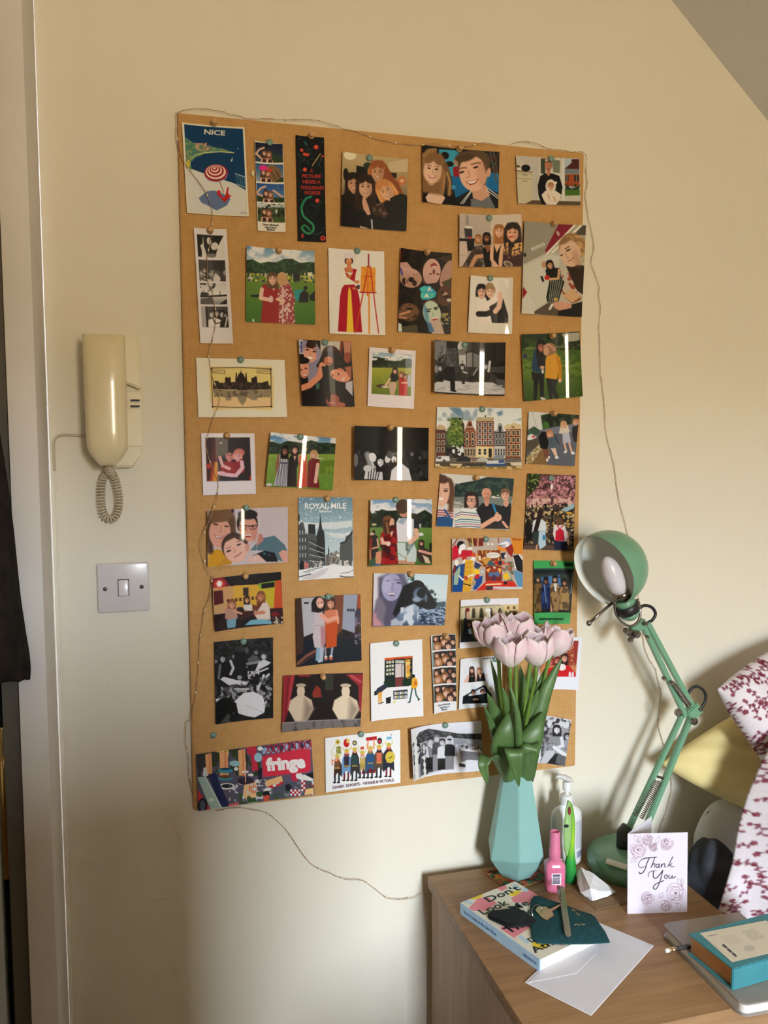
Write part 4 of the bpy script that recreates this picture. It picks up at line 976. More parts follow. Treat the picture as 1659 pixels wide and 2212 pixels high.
def p_redpol(a):
 a.F((226,218,228));a.box([(118,172),(585,170),(600,625),(132,634)]);a.F((34,18,24));a.V([(118,170),(250,170),(246,634),(132,634)],[(180,(70,14,20)),(420,(100,26,28)),(560,(180,70,30)),(630,(190,90,34))]);a.G([(118,180),(190,180),(170,620),(130,634)],(60,14,20),soft=20);a.G([(215,430),(246,430),(240,634),(200,634)],(214,150,40),soft=14);a.E(280,230,16,6,(220,200,190));a.G([(130,450),(180,440),(170,500),(132,500)],(190,50,40),soft=10)
 a.G([(270,480),(330,420),(430,430),(440,560),(300,580)],(150,34,44));a.G([(410,430),(480,400),(525,420),(530,540),(440,570)],(140,24,34));a.head(372,360,56,(206,130,130),(40,18,24),.6);a.E(475,330,56,44,(190,110,110));a.head(458,370,46,(230,170,180),(200,130,120),.6);a.L([(270,380),(300,470),(370,500)],34,(226,170,176));a.L([(500,430),(510,490),(440,575),(280,555)],40,(226,180,196));a.E(285,548,40,22,(226,176,190));a.G([(280,590),(440,590),(440,632),(290,634)],(40,34,48));a.E(592,600,12,30,(180,60,50));a.box(None)
sheet('instant_photo','white-bordered instant photo of two friends in red embracing in dark red light','photo','D1',[(70,125),(632,128),(648,765),(92,780)],p_redpol,M_satin,(.003,)*4,layer=0)
def p_dresses(a):
 field(a,740,1500,110,250,335,735,sky=((60,110,160),(150,180,206)),tree=(36,54,42),grass=((140,164,74),(96,136,60)));a.G([(1330,420),(1490,400),(1480,560),(1330,550)],(104,130,50));a.N([(750,330),(1490,380),(1460,720),(750,680)],(120,150,64),50,.5,.7);a.R(1300,345,1320,390,(220,220,214));a.L([(1300,388),(1365,392)],8,(220,220,214));a.E(790,668,34,18,(190,190,190))
 a.L([(900,360),(880,470),(885,600)],36,(140,98,78));a.G([(905,350),(990,350),(1000,430),(1000,690),(840,680),(905,450)],(186,186,194))
 for i in range(8):a.L([(912+i*12,350 if i%2 else 440),(860+i*19,685)],6,(74,78,100))
 a.G([(910,428),(1000,432),(1000,446),(908,442)],(70,74,96));a.head(965,305,40,(146,100,78),(30,24,26),2.2,rot=4)
 a.G([(1005,390),(1040,345),(1110,350),(1125,420),(1095,500),(1095,695),(990,690),(1000,520)],(36,26,32));a.G([(1055,345),(1095,350),(1072,415)],(214,166,150));a.head(1075,295,36,(214,166,148),(50,34,34),1.9);a.L([(1115,360),(1120,430)],14,(206,156,140))
 a.G([(1125,360),(1200,340),(1205,700),(1096,698),(1120,520)],(200,84,66));a.G([(1130,345),(1195,335),(1175,410)],(216,172,152));a.head(1180,285,34,(206,160,140),(90,66,52),0);a.E(1180,275,26,8,(40,34,36))
 a.G([(1215,420),(1260,385),(1330,400),(1335,460),(1310,500),(1330,705),(1205,700)],(120,36,44));a.L([(1315,450),(1300,560),(1290,640)],34,(226,184,168));a.head(1275,345,36,(216,170,150),(180,140,104),1.0)
sheet('photo_print','tilted photo of four women in long dresses on a lawn','photo','D1',[(805,115),(1492,180),(1457,728),(750,685)],p_dresses,M_gloss,(.013,.014,.014,.013))
def p_crowd(a):
 a.bw= True;a.F((24,24,26));a.N([(105,300),(770,300),(768,578),(103,568)],(50,50,52),60,.45,.6)
 a.E(118,390,26,60,(110,110,110));a.G([(105,460),(160,420),(190,570),(103,568)],(36,36,38));a.E(150,320,14,16,(70,70,70))
 a.E(235,370,62,56,(30,30,32));a.L([(235,340),(260,420),(290,470)],56,(150,150,150),soft=20);a.L([(255,340),(290,440)],14,(220,220,220),soft=6);a.E(285,365,34,42,(226,226,226),-20);a.G([(200,560),(220,470),(320,440),(375,480),(380,572)],(206,206,206))
 for i in range(5):a.L([(250+i*26,465),(240+i*22,572)],9,(24,24,26))
 a.E(235,465,40,30,(200,200,200));a.head(358,400,40,(226,226,226),(30,30,32),2.4);a.G([(375,470),(410,430),(450,470),(440,572),(385,570)],(26,26,28));a.E(425,380,26,36,(220,220,220),14);a.E(445,340,30,34,(90,90,90))
 a.E(495,360,44,42,(120,120,122));a.N([(455,320),(540,320),(540,410),(460,410)],(40,40,40),16,.45,.55);a.E(480,385,22,30,(230,230,230));a.L([(483,395),(483,470)],12,(24,24,26));a.G([(445,575),(460,480),(540,410),(610,470),(635,575)],(222,222,226));a.head(636,330,22,(120,120,120),(40,40,40),0);a.G([(600,380),(640,355),(680,380),(690,500),(620,460)],(34,34,36));a.E(742,350,22,34,(60,60,60));a.E(702,370,14,20,(80,80,80));a.E(710,510,18,24,(70,70,70))
sheet('photo_print','black-and-white photo of dancing crowd in the dark, right of four dresses photo','photo','D2',[(105,80),(772,100),(768,578),(103,568)],p_crowd,M_gloss,(.016,.016,.016,.016))
def p_family(a):
 a.F((206,206,202));a.G([(290,230),(360,200),(480,180),(620,140),(880,155),(860,370),(290,360)],(38,58,58));a.N([(290,210),(880,150),(860,340),(290,330)],(60,84,72),34,.5,.6);a.G([(290,340),(860,330),(850,420),(280,450)],(120,128,124));a.N([(280,380),(420,380),(420,450),(280,500)],(180,180,172),40,.4,.6,asp=.3);a.G([(660,320),(740,320),(740,350),(660,350)],(220,220,216));a.N([(640,280),(860,290),(860,340),(640,340)],(40,66,44),26,.4,.5)
 a.G([(115,530),(120,455),(190,450),(270,490),(290,560),(270,635),(105,632)],(206,190,190));
 for i in range(4):a.L([(115,470+i*22),(275,485+i*24)],9,(150,46,66))
 a.G([(108,545),(200,530),(275,560),(270,638),(105,632)],(44,88,132));a.L([(190,470),(240,540)],20,(60,90,130));a.E(230,280,60,130,(96,70,54),soft=20);a.L([(230,180),(265,320),(250,470)],50,(104,76,56),soft=20);a.E(165,290,74,150,(222,176,156),4,soft=6);a.E(160,160,70,44,(90,66,54),14,soft=10);a.E(200,280,22,9,(60,44,40));a.E(130,275,10,8,(60,44,40));a.L([(180,258),(225,262)],8,(110,80,64));a.G([(130,345),(180,350),(165,374),(135,368)],(240,232,226));a.L([(150,290),(138,325),(155,330)],5,(190,140,120))
 a.G([(280,640),(300,500),(380,450),(500,460),(550,520),(560,650)],(222,222,220))
 for i,c in enumerate(((40,80,100),(160,60,96),(200,196,120),(40,80,100),(60,140,150),(160,60,96),(40,60,90))):a.L([(296,520+i*20),(350,490+i*24),(450,500+i*22),(552,510+i*22)],8,c)
 a.head(460,375,66,(220,166,146),(50,34,34),1.1,fringe=False);a.L([(418,368),(500,376)],7,(60,40,44));a.E(440,372,18,12,(220,180,164));a.E(482,376,18,12,(220,180,164));a.L([(424,360),(456,360),(456,384),(426,384),(424,360)],4,(50,36,40));a.L([(466,364),(498,364),(498,388),(468,388),(466,364)],4,(50,36,40))
 a.G([(505,470),(570,400),(670,410),(760,430),(850,400),(852,480),(830,660),(560,655),(550,560)],(24,26,32));a.L([(675,415),(700,490)],22,(40,130,180));a.E(612,385,26,50,(200,146,124));a.head(610,315,48,(214,154,130),(206,150,128),0,fringe=False,beard=(160,116,96));a.L([(570,630),(680,560),(720,560)],46,(220,164,140));a.E(720,545,38,38,(222,168,144));a.L([(700,520),(715,500)],20,(222,168,144));a.L([(770,590),(810,640)],26,(216,162,140));a.G([(620,650),(650,610),(760,600),(800,660)],(50,48,46));a.E(800,400,26,40,(206,156,136));a.head(792,320,48,(222,172,152),(120,92,70),0,smile=0);a.L([(760,275),(800,262),(830,285)],24,(120,92,70))
sheet('photo_print','selfie photo of family of four by a wooded lake','photo','D3',[(148,103),(880,155),(830,668),(105,632)],p_family,M_satin,(.004,.003,.003,.004))
def p_blossom(a):
 a.F((70,56,50));a.V([(970,100),(1500,100),(1500,420),(970,420)],[(110,(110,76,80)),(400,(170,120,116))]);a.N([(970,100),(1500,100),(1500,420),(970,420)],(80,50,54),34,.45,.6);a.N([(1040,130),(1490,130),(1480,390),(1000,400)],(196,140,150),16,.52,.62,seed=2);a.G([(1015,105),(1150,108),(1120,220),(1050,300),(1005,330)],(44,56,30),soft=20);a.N([(1015,105),(1150,108),(1110,240),(1010,320)],(150,160,90),16,.6,.68);a.E(1258,235,14,24,(236,230,226));a.N([(1000,340),(1480,340),(1475,430),(1000,440)],(206,170,160),30,.45,.6)
 a.N([(985,400),(1480,400),(1470,800),(980,800)],(190,170,130),22,.52,.6,oct=3);a.N([(985,400),(1480,400),(1470,800),(980,800)],(40,32,30),34,.5,.6,seed=6);a.N([(1200,480),(1480,480),(1470,640),(1200,640)],(206,160,60),24,.6,.66,seed=3);a.G([(1350,460),(1475,390),(1475,440),(1400,480)],(150,176,186));a.G([(978,820),(1200,820),(1470,830),(1470,880),(976,862)],(96,78,66))
 a.G([(985,600),(1050,590),(1060,760),(1000,800)],(30,26,28));a.E(1020,580,20,20,(36,28,28))
 a.G([(1060,670),(1070,570),(1130,540),(1200,580),(1205,670)],(206,214,220));a.G([(1065,672),(1130,680),(1130,850),(1090,830),(1070,760)],(54,66,64));a.G([(1130,670),(1195,670),(1200,820),(1140,865),(1122,800)],(176,200,216));a.E(1180,740,14,30,(60,130,176));a.L([(1140,500),(1120,580),(1098,660)],44,(44,32,28));a.E(1148,480,30,32,(54,40,34));a.L([(1110,820),(1105,862)],20,(190,140,120))
 a.G([(1270,700),(1280,610),(1330,600),(1390,620),(1410,720),(1400,780),(1290,780)],(214,206,206));a.G([(1290,775),(1300,670),(1340,645),(1375,670),(1385,770)],(190,24,58));a.L([(1310,610),(1335,655),(1370,615)],9,(190,24,58));a.G([(1275,770),(1405,780),(1412,868),(1280,862)],(34,40,66));a.E(1332,575,30,42,(104,76,54));a.L([(1408,690),(1425,810)],16,(214,166,150))
sheet('photo_print','photo of two women from behind under pink blossom, one with red backpack','photo','D3',[(1015,105),(1492,125),(1470,880),(975,860)],p_blossom,M_satin,(.003,)*4)
def p_three(a):
 a.F((196,184,190));a.G([(125,190),(400,165),(420,420),(130,500)],(150,140,146));a.E(380,200,16,30,(60,50,56))
 a.G([(133,765),(140,620),(230,580),(340,640),(330,740)],(206,150,46));a.E(265,330,150,160,(110,82,62),soft=14);a.L([(150,340),(150,470),(160,600)],60,(84,62,50),soft=20);a.L([(370,300),(390,420)],50,(100,74,58),soft=16);a.E(255,420,108,152,(214,158,140),soft=6);a.E(260,240,120,74,(122,92,68),soft=14);a.G([(160,240),(350,230),(345,300),(260,310),(170,330)],(122,92,70),soft=14)
 a.E(215,338,28,8,(70,46,44),12);a.E(322,358,24,8,(70,46,44),8);a.L([(270,350),(268,410),(250,415)],8,(180,120,106));a.G([(195,438),(250,458),(300,452),(270,480),(225,474)],(150,60,64));a.G([(205,445),(250,462),(292,456),(262,472),(226,468)],(244,236,230))
 a.G([(560,600),(660,480),(800,450),(900,540),(925,600),(930,712),(850,700),(700,600)],(92,120,132));a.E(530,330,104,130,(36,26,30));a.E(540,385,94,130,(216,158,140),soft=5);a.E(535,240,96,50,(38,28,30),soft=8);a.E(600,430,30,80,(186,126,112),soft=30,al=.6);a.L([(432,352),(520,352),(540,356),(630,346)],8,(44,34,38));a.L([(440,350),(445,390),(480,404),(508,390),(515,352)],6,(44,34,38));a.L([(545,352),(555,386),(590,390),(625,370),(632,344)],6,(44,34,38));a.E(478,368,16,8,(60,40,40));a.E(582,360,16,8,(60,40,40));a.L([(528,360),(520,400),(535,404)],6,(180,120,104));a.G([(498,446),(540,448),(580,436),(560,466),(520,470)],(156,64,66));a.L([(508,450),(570,446)],10,(244,236,230))
 a.G([(880,590),(925,600),(930,712),(880,705),(840,620)],(214,160,146));a.G([(560,660),(700,600),(800,620),(835,708),(700,712)],(36,34,44));a.N([(690,620),(800,620),(810,690),(700,690)],(60,150,170),30,.5,.58);a.G([(540,660),(640,640),(720,712),(520,712)],(222,180,170));a.G([(200,765),(330,650),(380,712),(370,740)],(190,140,50));a.G([(640,430),(680,440),(690,500),(620,560)],(190,130,120))
 a.E(400,560,128,138,(74,54,48),-10,soft=10);a.E(415,590,120,132,(228,176,160),-14,soft=6);a.E(530,570,22,44,(206,150,136));a.L([(310,500),(400,455),(520,520)],30,(80,58,52),soft=8);a.E(345,606,26,9,(54,40,40),-22);a.E(448,542,26,9,(54,40,40),-22);a.L([(320,582),(365,564)],7,(120,84,70));a.L([(425,515),(480,505)],7,(120,84,70));a.L([(395,575),(412,615),(390,622)],7,(190,136,120));a.L([(400,668),(440,650),(470,620)],9,(160,84,84));a.L([(640,165),(655,300),(625,560),(610,712)],6,(240,226,210),al=.5)
sheet('photo_print','close-up photo of three smiling faces, one wearing black glasses','photo','D4',[(128,200),(930,160),(930,712),(133,765)],p_three,M_gloss,(.012,.005,.005,.012))
def p_mile(a):
 a.V([(1030,60),(1590,60),(1590,900),(1030,900)],[(70,(112,142,160)),(300,(150,176,190)),(560,(186,206,216))]);a.G([(1040,300),(1200,320),(1570,295),(1570,350),(1400,380),(1230,370),(1100,420),(1040,400)],(206,218,224));a.G([(1300,410),(1480,420),(1570,400),(1560,470),(1400,470)],(206,218,224));a.N([(1035,65),(1572,65),(1575,500),(1040,500)],(236,240,242),12,.72,.78)
 g1,g2,g3=(74,78,80),(94,98,98),(58,60,64)
 a.G([(1040,780),(1035,350),(1060,310),(1085,310),(1120,440),(1135,420),(1135,330),(1205,330),(1208,440),(1230,440),(1300,560),(1306,745),(1150,775)],g2);a.G([(1140,320),(1205,330),(1208,430),(1140,420)],g3);a.L([(1140,322),(1205,328)],8,(230,234,236));a.G([(1035,350),(1055,312),(1130,440),(1140,775),(1040,785)],(84,88,90));a.R(1033,235,1048,300,g3)
 a.G([(1222,440),(1240,380),(1252,300),(1258,215),(1266,300),(1278,380),(1295,400),(1305,500),(1308,740),(1222,600)],g3);a.G([(1335,745),(1336,590),(1341,540),(1348,590),(1352,745)],g3);a.G([(1310,745),(1312,640),(1335,625),(1350,640),(1352,745)],(110,106,104));a.G([(1355,730),(1358,640),(1385,620),(1420,590),(1445,620),(1445,730)],(150,146,136));a.N([(1355,600),(1446,600),(1446,730),(1355,730)],(90,86,84),14,.5,.6);a.E(1432,640,16,14,(230,230,226))
 a.G([(1450,745),(1450,570),(1460,510),(1500,500),(1510,450),(1545,430),(1572,380),(1578,745)],g2);a.L([(1460,520),(1510,500),(1570,410)],14,g3);a.N([(1450,690),(1578,690),(1578,748),(1450,748)],(206,200,196),20,.45,.55,asp=3)
 for i in range(9):
  for j in range(4):a.R(1148+i*17,470+j*66+i*(8-2*j),1155+i*17,508+j*62+i*(8-2*j),(60,62,66));a.L([(1146+i*17,508+j*62+i*(8-2*j)),(1158+i*17,509+j*62+i*(8-2*j))],5,(214,218,220))
 for i in range(3):
  for j in range(5):a.R(1046+i*28,390+j*76,1056+i*28,430+j*76,(170,176,178))
 a.E(1070,740,24,50,(40,40,44));a.G([(1090,710),(1140,715),(1140,772),(1095,776)],(190,120,116));a.N([(1150,700),(1306,690),(1306,750),(1150,770)],(200,190,186),16,.5,.6,asp=2)
 a.G([(1040,790),(1150,770),(1330,745),(1390,728),(1440,745),(1580,752),(1586,862),(1040,895)],(232,234,238));a.G([(1060,880),(1240,800),(1350,760),(1300,830),(1180,890)],(206,202,206));a.L([(1045,858),(1160,828)],10,(60,62,68));a.L([(1090,810),(1180,780),(1280,762)],7,(110,112,118));a.L([(1110,818),(1200,790)],5,(120,122,128));a.L([(1455,850),(1500,860),(1584,858)],10,(60,62,68));a.L([(1460,822),(1540,812),(1580,790)],6,(90,92,98))
 a.T('ROYAL MILE',1102,178,54,(240,240,240),w=412,bold=.005,rot=-.6);a.T('EDINBURGH',1250,211,15,(214,222,226),w=122)
sheet('poster_print','blue-grey snowy street poster reading ROYAL MILE','poster','D4',[(1035,65),(1572,65),(1586,860),(1040,895)],p_mile,M_matt,(.002,)*4,res=1.3)
def p_couple(a):
 field(a,180,1140,120,380,540,1140,sky=((110,150,190),(206,206,222)),tree=(34,46,36),grass=((110,140,70),(66,104,48)));a.N([(200,300),(640,300),(620,500),(220,500)],(30,42,32),60,.3,.45);a.E(270,500,40,16,(190,180,140));a.N([(205,540),(400,540),(390,660),(205,660)],(96,130,70),50)
 a.G([(205,660),(260,630),(330,680),(340,900),(250,1040),(200,980)],(44,36,40));a.G([(195,700),(240,690),(230,880),(195,900)],(140,40,40));a.E(265,610,24,30,(50,36,34));a.E(235,640,40,20,(206,166,150));a.L([(320,720),(340,840),(240,860)],24,(206,156,136));a.L([(205,880),(212,1020)],26,(190,120,100));a.G([(290,1110),(300,920),(380,900),(390,1110)],(206,140,110));a.G([(195,1130),(210,1040),(290,1020),(300,1110)],(60,90,70));a.G([(260,1130),(300,1090),(380,1100),(380,1130)],(80,100,140))
 a.G([(380,1115),(400,880),(360,760),(380,640),(470,560),(620,520),(640,700),(620,900),(650,1112)],(156,28,34));a.N([(380,1115),(400,880),(360,760),(470,560),(620,520),(640,900),(650,1112)],(100,16,24),90,.5,.58);a.G([(360,820),(440,800),(540,890),(520,970),(400,880)],(60,24,28));a.G([(515,620),(580,600),(550,690)],(214,166,146));a.L([(395,720),(410,780),(500,790)],52,(222,174,156));a.E(500,795,34,36,(226,200,190))
 a.E(490,450,84,80,(120,82,58));a.G([(400,450),(540,430),(530,640),(440,660),(410,560)],(84,56,42),soft=16);a.L([(470,480),(500,640)],26,(160,116,80),soft=12);a.E(552,485,36,74,(220,166,146),8);a.E(560,470,8,5,(60,40,40));a.E(560,540,40,26,(60,30,34))
 a.G([(650,1105),(640,950),(780,940),(920,950),(890,1110)],(190,140,116));a.G([(630,780),(880,780),(920,900),(910,1070),(780,1070),(770,960),(750,1050),(650,1050)],(190,206,204));a.G([(770,790),(900,770),(830,900),(780,980)],(110,130,130),soft=12);a.L([(650,940),(750,1010)],10,(110,126,126))
 a.G([(620,480),(660,410),(800,390),(880,430),(870,770),(640,770)],(216,212,224));a.G([(640,470),(700,410),(790,400),(720,510)],(150,166,186),soft=10);a.G([(880,400),(940,440),(955,570),(885,585)],(30,34,46));a.L([(680,405),(800,395)],16,(44,50,60));a.L([(910,590),(920,690),(830,770)],64,(222,170,148));a.E(790,700,16,18,(60,50,60));a.G([(760,780),(800,780),(800,900),(760,900)],(80,100,90));a.E(735,340,66,60,(190,140,118));a.E(715,240,100,108,(78,52,42),-8);a.G([(640,260),(700,320),(660,360)],(84,58,46))
 a.G([(920,900),(980,800),(1040,860),(1118,900),(1118,1080),(980,1090),(920,990)],(70,54,50));a.head(985,780,36,(206,150,130),(34,26,28),1.8);a.G([(1000,960),(1080,1000),(1110,1090),(1040,1080)],(206,190,160));a.L([(960,900),(1118,940)],40,(214,160,140));a.E(980,650,34,26,(220,216,220));a.E(968,520,14,30,(190,196,200));a.G([(1095,780),(1122,770),(1122,900),(1095,900)],(30,26,28))
sheet('photo_print','photo of woman in red dress beside man in white shirt seen from behind','photo','D5',[(212,140),(1128,127),(1128,1110),(190,1135)],p_couple,M_gloss,(.012,.013,.013,.012))
def p_dog(a):
 a.V([(230,1220),(1390,1220),(1390,2050),(230,2050)],[(1240,(190,214,226)),(1600,(206,222,230)),(1750,(150,170,190)),(2040,(70,84,110))]);a.G([(250,1233),(480,1235),(420,1700),(240,2000)],(210,206,214),soft=40);a.N([(960,1740),(1330,1740),(1320,2020),(960,2020)],(40,56,84),60,.45,.6,asp=.5);a.N([(960,1740),(1330,1740),(1320,2020),(960,2020)],(160,180,206),40,.55,.65,asp=.5,seed=2);a.N([(790,1250),(890,1250),(890,1360),(790,1360)],(60,84,84),34,.45,.55);a.N([(1040,1400),(1240,1560),(1210,1660),(1100,1600)],(60,84,90),34,.4,.52);a.G([(1200,1680),(1330,1660),(1330,1740),(1200,1740)],(80,100,110))
 a.G([(330,1300),(480,1235),(700,1240),(800,1400),(740,1700),(560,2020),(240,2030),(260,1800),(330,1600)],(90,88,110),soft=50);a.G([(250,1850),(330,1800),(420,2025),(245,2030)],(190,140,150),soft=40);a.G([(290,1650),(380,1600),(460,1760),(400,2000),(300,1900)],(120,114,130),soft=40)
 a.E(545,1450,160,210,(158,156,190),6,soft=10);a.E(460,1400,70,130,(176,174,206),soft=50,al=.8);a.E(655,1385,38,12,(60,60,86));a.E(480,1350,34,10,(110,108,140));a.L([(600,1340),(690,1345)],14,(96,94,120),soft=6);a.L([(560,1400),(545,1490),(580,1500)],14,(126,124,156),soft=6);a.G([(470,1540),(540,1555),(610,1545),(580,1585),(520,1585)],(110,70,96));a.L([(490,1552),(590,1556)],18,(226,222,234));a.E(720,1330,50,110,(110,108,130),soft=40,al=.7)
 a.G([(720,1440),(860,1370),(960,1360),(1060,1440),(1130,1560),(1215,1690),(1200,1770),(1080,1790),(940,1740),(880,1700),(700,1780),(600,1900),(560,1850)],(28,30,36),soft=16);a.E(950,1410,90,60,(34,36,42),20);a.E(970,1560,96,100,(104,124,146),20,soft=30);a.E(1000,1545,74,76,(34,38,46),20,soft=12);a.E(920,1640,60,40,(140,156,176),soft=24);a.E(1060,1620,20,60,(120,146,160),soft=14,al=.7)
 a.N([(680,1760),(880,1720),(960,1860),(920,2020),(680,2020)],(196,204,220),70,.35,.55,asp=1.6);a.G([(530,1950),(600,1910),(700,1980),(690,2020),(530,2025)],(170,176,190),soft=20)
sheet('photo_print','photo of smiling woman beside a black and grey dog by water','photo','D5',[(260,1233),(1372,1258),(1312,2012),(240,2035)],p_dog,M_satin,(.004,.008,.008,.004))
def p_cafe(a):
 a.F((186,170,160));rd,bl,yl,og=(196,30,58),(28,80,142),(226,176,60),(196,96,44)
 a.G([(85,125),(150,120),(100,200),(85,200)],(196,182,172));a.L([(150,122),(95,200)],10,(130,30,36));a.G([(230,120),(440,118),(445,205),(370,210)],(120,40,36))
 for i in range(7):a.L([(255+i*22,122),(275+i*18,205)],13,[(190,150,90),(84,60,40),(120,110,60),(210,170,100),(60,50,44),(150,60,44),(206,176,130)][i])
 a.G([(600,200),(720,200),(720,270),(600,260)],(226,140,60));a.G([(745,108),(880,108),(878,300),(780,290)],(214,136,44));a.T('Dnx',770,140,22,(110,60,30),w=90)
 for i in range(12):a.L([(380+i*10,275),(380+i*10,430)],6,[(150,70,40),(206,160,70),(110,80,50)][i%3])
 a.L([(520,120),(520,170)],3,(140,130,120));a.E(500,185,13,12,(236,232,224));a.E(545,185,13,12,(236,232,224));a.L([(612,118),(620,195)],8,(150,40,40));a.G([(380,255),(640,250),(650,440),(380,440)],(130,70,44));a.N([(380,255),(640,250),(650,440),(380,440)],(206,150,70),20,.5,.6,asp=2)
 a.G([(90,370),(88,230),(120,195),(160,210),(165,330)],rd);a.G([(160,330),(210,250),(320,260),(330,320),(250,330)],rd);a.E(190,195,46,46,(30,26,34));a.G([(160,280),(175,200),(225,175),(248,215),(235,240),(195,255),(190,300)],(240,238,238));a.E(292,235,34,12,(240,236,236))
 a.G([(90,720),(90,540),(150,420),(240,400),(240,560),(220,720)],bl);a.G([(88,500),(120,400),(140,440),(110,540)],(44,30,40));a.G([(105,640),(110,520),(180,420),(185,480),(150,640)],(150,176,160));a.E(140,395,24,34,(236,232,230));a.E(230,345,30,24,(180,60,44));a.G([(195,410),(225,360),(250,350),(240,400)],(240,238,236));a.L([(105,520),(125,440)],8,(214,60,70))
 a.G([(205,720),(225,560),(240,370),(320,350),(340,480),(300,715)],yl)
 for i in range(7):a.L([(212+i*2,400+i*48),(320-i*3,395+i*48)],2.5,(170,110,40));a.L([(222+i*14,380),(212+i*14,715)],2.5,(170,110,40))
 a.E(335,310,26,30,(206,90,50));a.G([(300,360),(320,325),(355,335),(350,375)],(240,238,236));a.G([(355,380),(430,410),(380,480),(340,440)],(60,70,100));a.L([(375,385),(430,412)],12,(226,226,230));a.G([(360,300),(395,310),(385,350)],(230,160,60));a.E(405,340,12,24,(236,232,226))
 a.E(555,310,78,34,(226,220,212));a.L([(440,345),(500,330)],7,(226,220,212));a.L([(490,310),(630,300)],4,(150,140,134));a.G([(480,420),(520,360),(570,400),(590,430)],(70,100,110));a.E(590,395,24,20,(190,36,44));a.E(630,395,24,24,(44,40,60));a.G([(640,285),(690,280),(690,350),(650,350)],(36,44,70));a.E(690,320,12,20,(230,226,224))
 a.G([(470,440),(650,440),(650,600),(470,600)],(130,44,34));a.G([(500,520),(540,480),(600,480),(630,520),(620,550),(510,550)],(90,116,150));a.E(562,480,40,24,(150,66,44));a.E(570,450,14,10,(230,226,220));a.E(565,565,24,34,(90,50,80));a.G([(475,470),(530,450),(500,510)],(240,170,90));a.G([(600,455),(650,460),(630,520)],(240,170,90));a.N([(650,380),(780,380),(780,600),(650,600)],(110,110,90),26,.4,.6);a.N([(650,330),(780,330),(780,520),(650,520)],(200,80,50),22,.55,.65,seed=3);a.E(700,545,36,40,(232,186,50));a.L([(720,490),(740,540)],18,(150,180,160))
 a.G([(600,185),(660,150),(720,120),(750,150),(745,250),(700,260),(690,220),(660,225)],(150,166,196));a.G([(610,185),(700,150),(735,170),(730,240),(700,215),(650,205)],(236,234,238));a.L([(620,200),(690,195)],8,(70,60,66));a.G([(690,230),(760,180),(780,250),(760,330),(720,290)],(150,40,36));a.G([(760,320),(830,300),(875,370),(878,505),(820,480),(780,400)],(28,28,36));a.L([(770,330),(800,450)],12,(236,232,230));a.G([(780,470),(878,510),(878,665),(830,670),(790,560)],(96,144,178));a.L([(840,300),(872,350)],14,(236,232,230))
 a.G([(360,710),(480,600),(780,600),(820,665),(600,690),(480,700)],(200,50,34));a.L([(480,640),(640,632)],18,(226,196,150));a.E(690,620,20,20,(60,30,30));a.G([(470,660),(560,655),(540,700),(480,700)],(70,56,54));a.G([(330,700),(345,560),(440,540),(430,620),(370,690)],(30,80,150));a.E(370,495,32,34,(240,196,60));a.G([(335,570),(370,520),(405,530),(390,580)],(190,40,50));a.L([(170,540),(210,585),(290,540),(330,530)],16,(238,234,232));a.E(248,565,24,22,(190,80,40));a.G([(300,640),(340,580),(365,600),(350,655)],(170,150,110));a.L([(225,630),(300,650)],12,(50,40,44));a.E(432,495,22,14,(176,196,206));a.R(555,662,868,684,(230,226,226));a.L([(565,673),(860,668)],6,(110,130,170),al=.7)
sheet('postcard','busy cartoon bookshop postcard in red, blue and yellow','postcard','D6',[(85,125),(880,108),(878,685),(88,725)],p_cafe,M_satin,(.004,.002,.002,.004),res=1.2)
def p_spy(a):
 a.F((74,160,96));a.R(1350,395,1440,445,(26,60,40));q=[(1000,468),(1450,470),(1415,965),(1010,970)]
 a.box(q);a.F((30,34,32));a.V([(1000,468),(1455,468),(1440,620),(1000,620)],[(470,(70,90,90)),(500,(24,36,40)),(560,(60,70,66)),(620,(40,48,50))]);a.G([(1085,575),(1300,550),(1320,700),(1100,700)],(80,116,160));a.N([(1085,575),(1300,550),(1320,700),(1100,700)],(50,70,110),30);a.L([(1440,520),(1415,760)],10,(140,150,150))
 for x,y,sk,coat,hat,h in ((1052,600,(190,146,116),(120,96,62),(64,66,56),960),(1145,620,(130,90,70),(44,66,120),(30,28,34),930),(1248,600,(206,160,134),(150,122,84),(40,36,36),960),(1350,640,(170,120,92),(160,130,84),(34,30,28),940)):
  a.G([(x-50,h),(x-54,y+90),(x-30,y+40),(x+30,y+40),(x+52,y+90),(x+48,h)],coat);a.N([(x-50,h),(x-54,y+90),(x-30,y+40),(x+30,y+40),(x+52,y+90),(x+48,h)],tuple(c*.6 for c in coat),30,.5,.6,asp=2);a.head(x,y,27,sk,(50,38,32),1.8);a.E(x,y-26,34,14,hat);a.E(x,y-36,24,16,hat)
 a.G([(1235,650),(1270,650),(1262,740),(1248,740)],(210,210,214));a.L([(1125,660),(1150,860)],12,(150,170,200),al=.7);a.G([(1200,860),(1225,960),(1205,965)],(196,150,120));a.box(None)
 a.T('#spionagemuseum',1070,1040,20,(22,66,46),w=268,bold=.03)
sheet('souvenir_photo','green-framed souvenir photo of four people in trench coats captioned #spionagemuseum','photo','D6',[(1000,368),(1458,375),(1405,1078),(1008,1085)],p_spy,M_satin,(.003,.003,.006,.006),res=1.25)
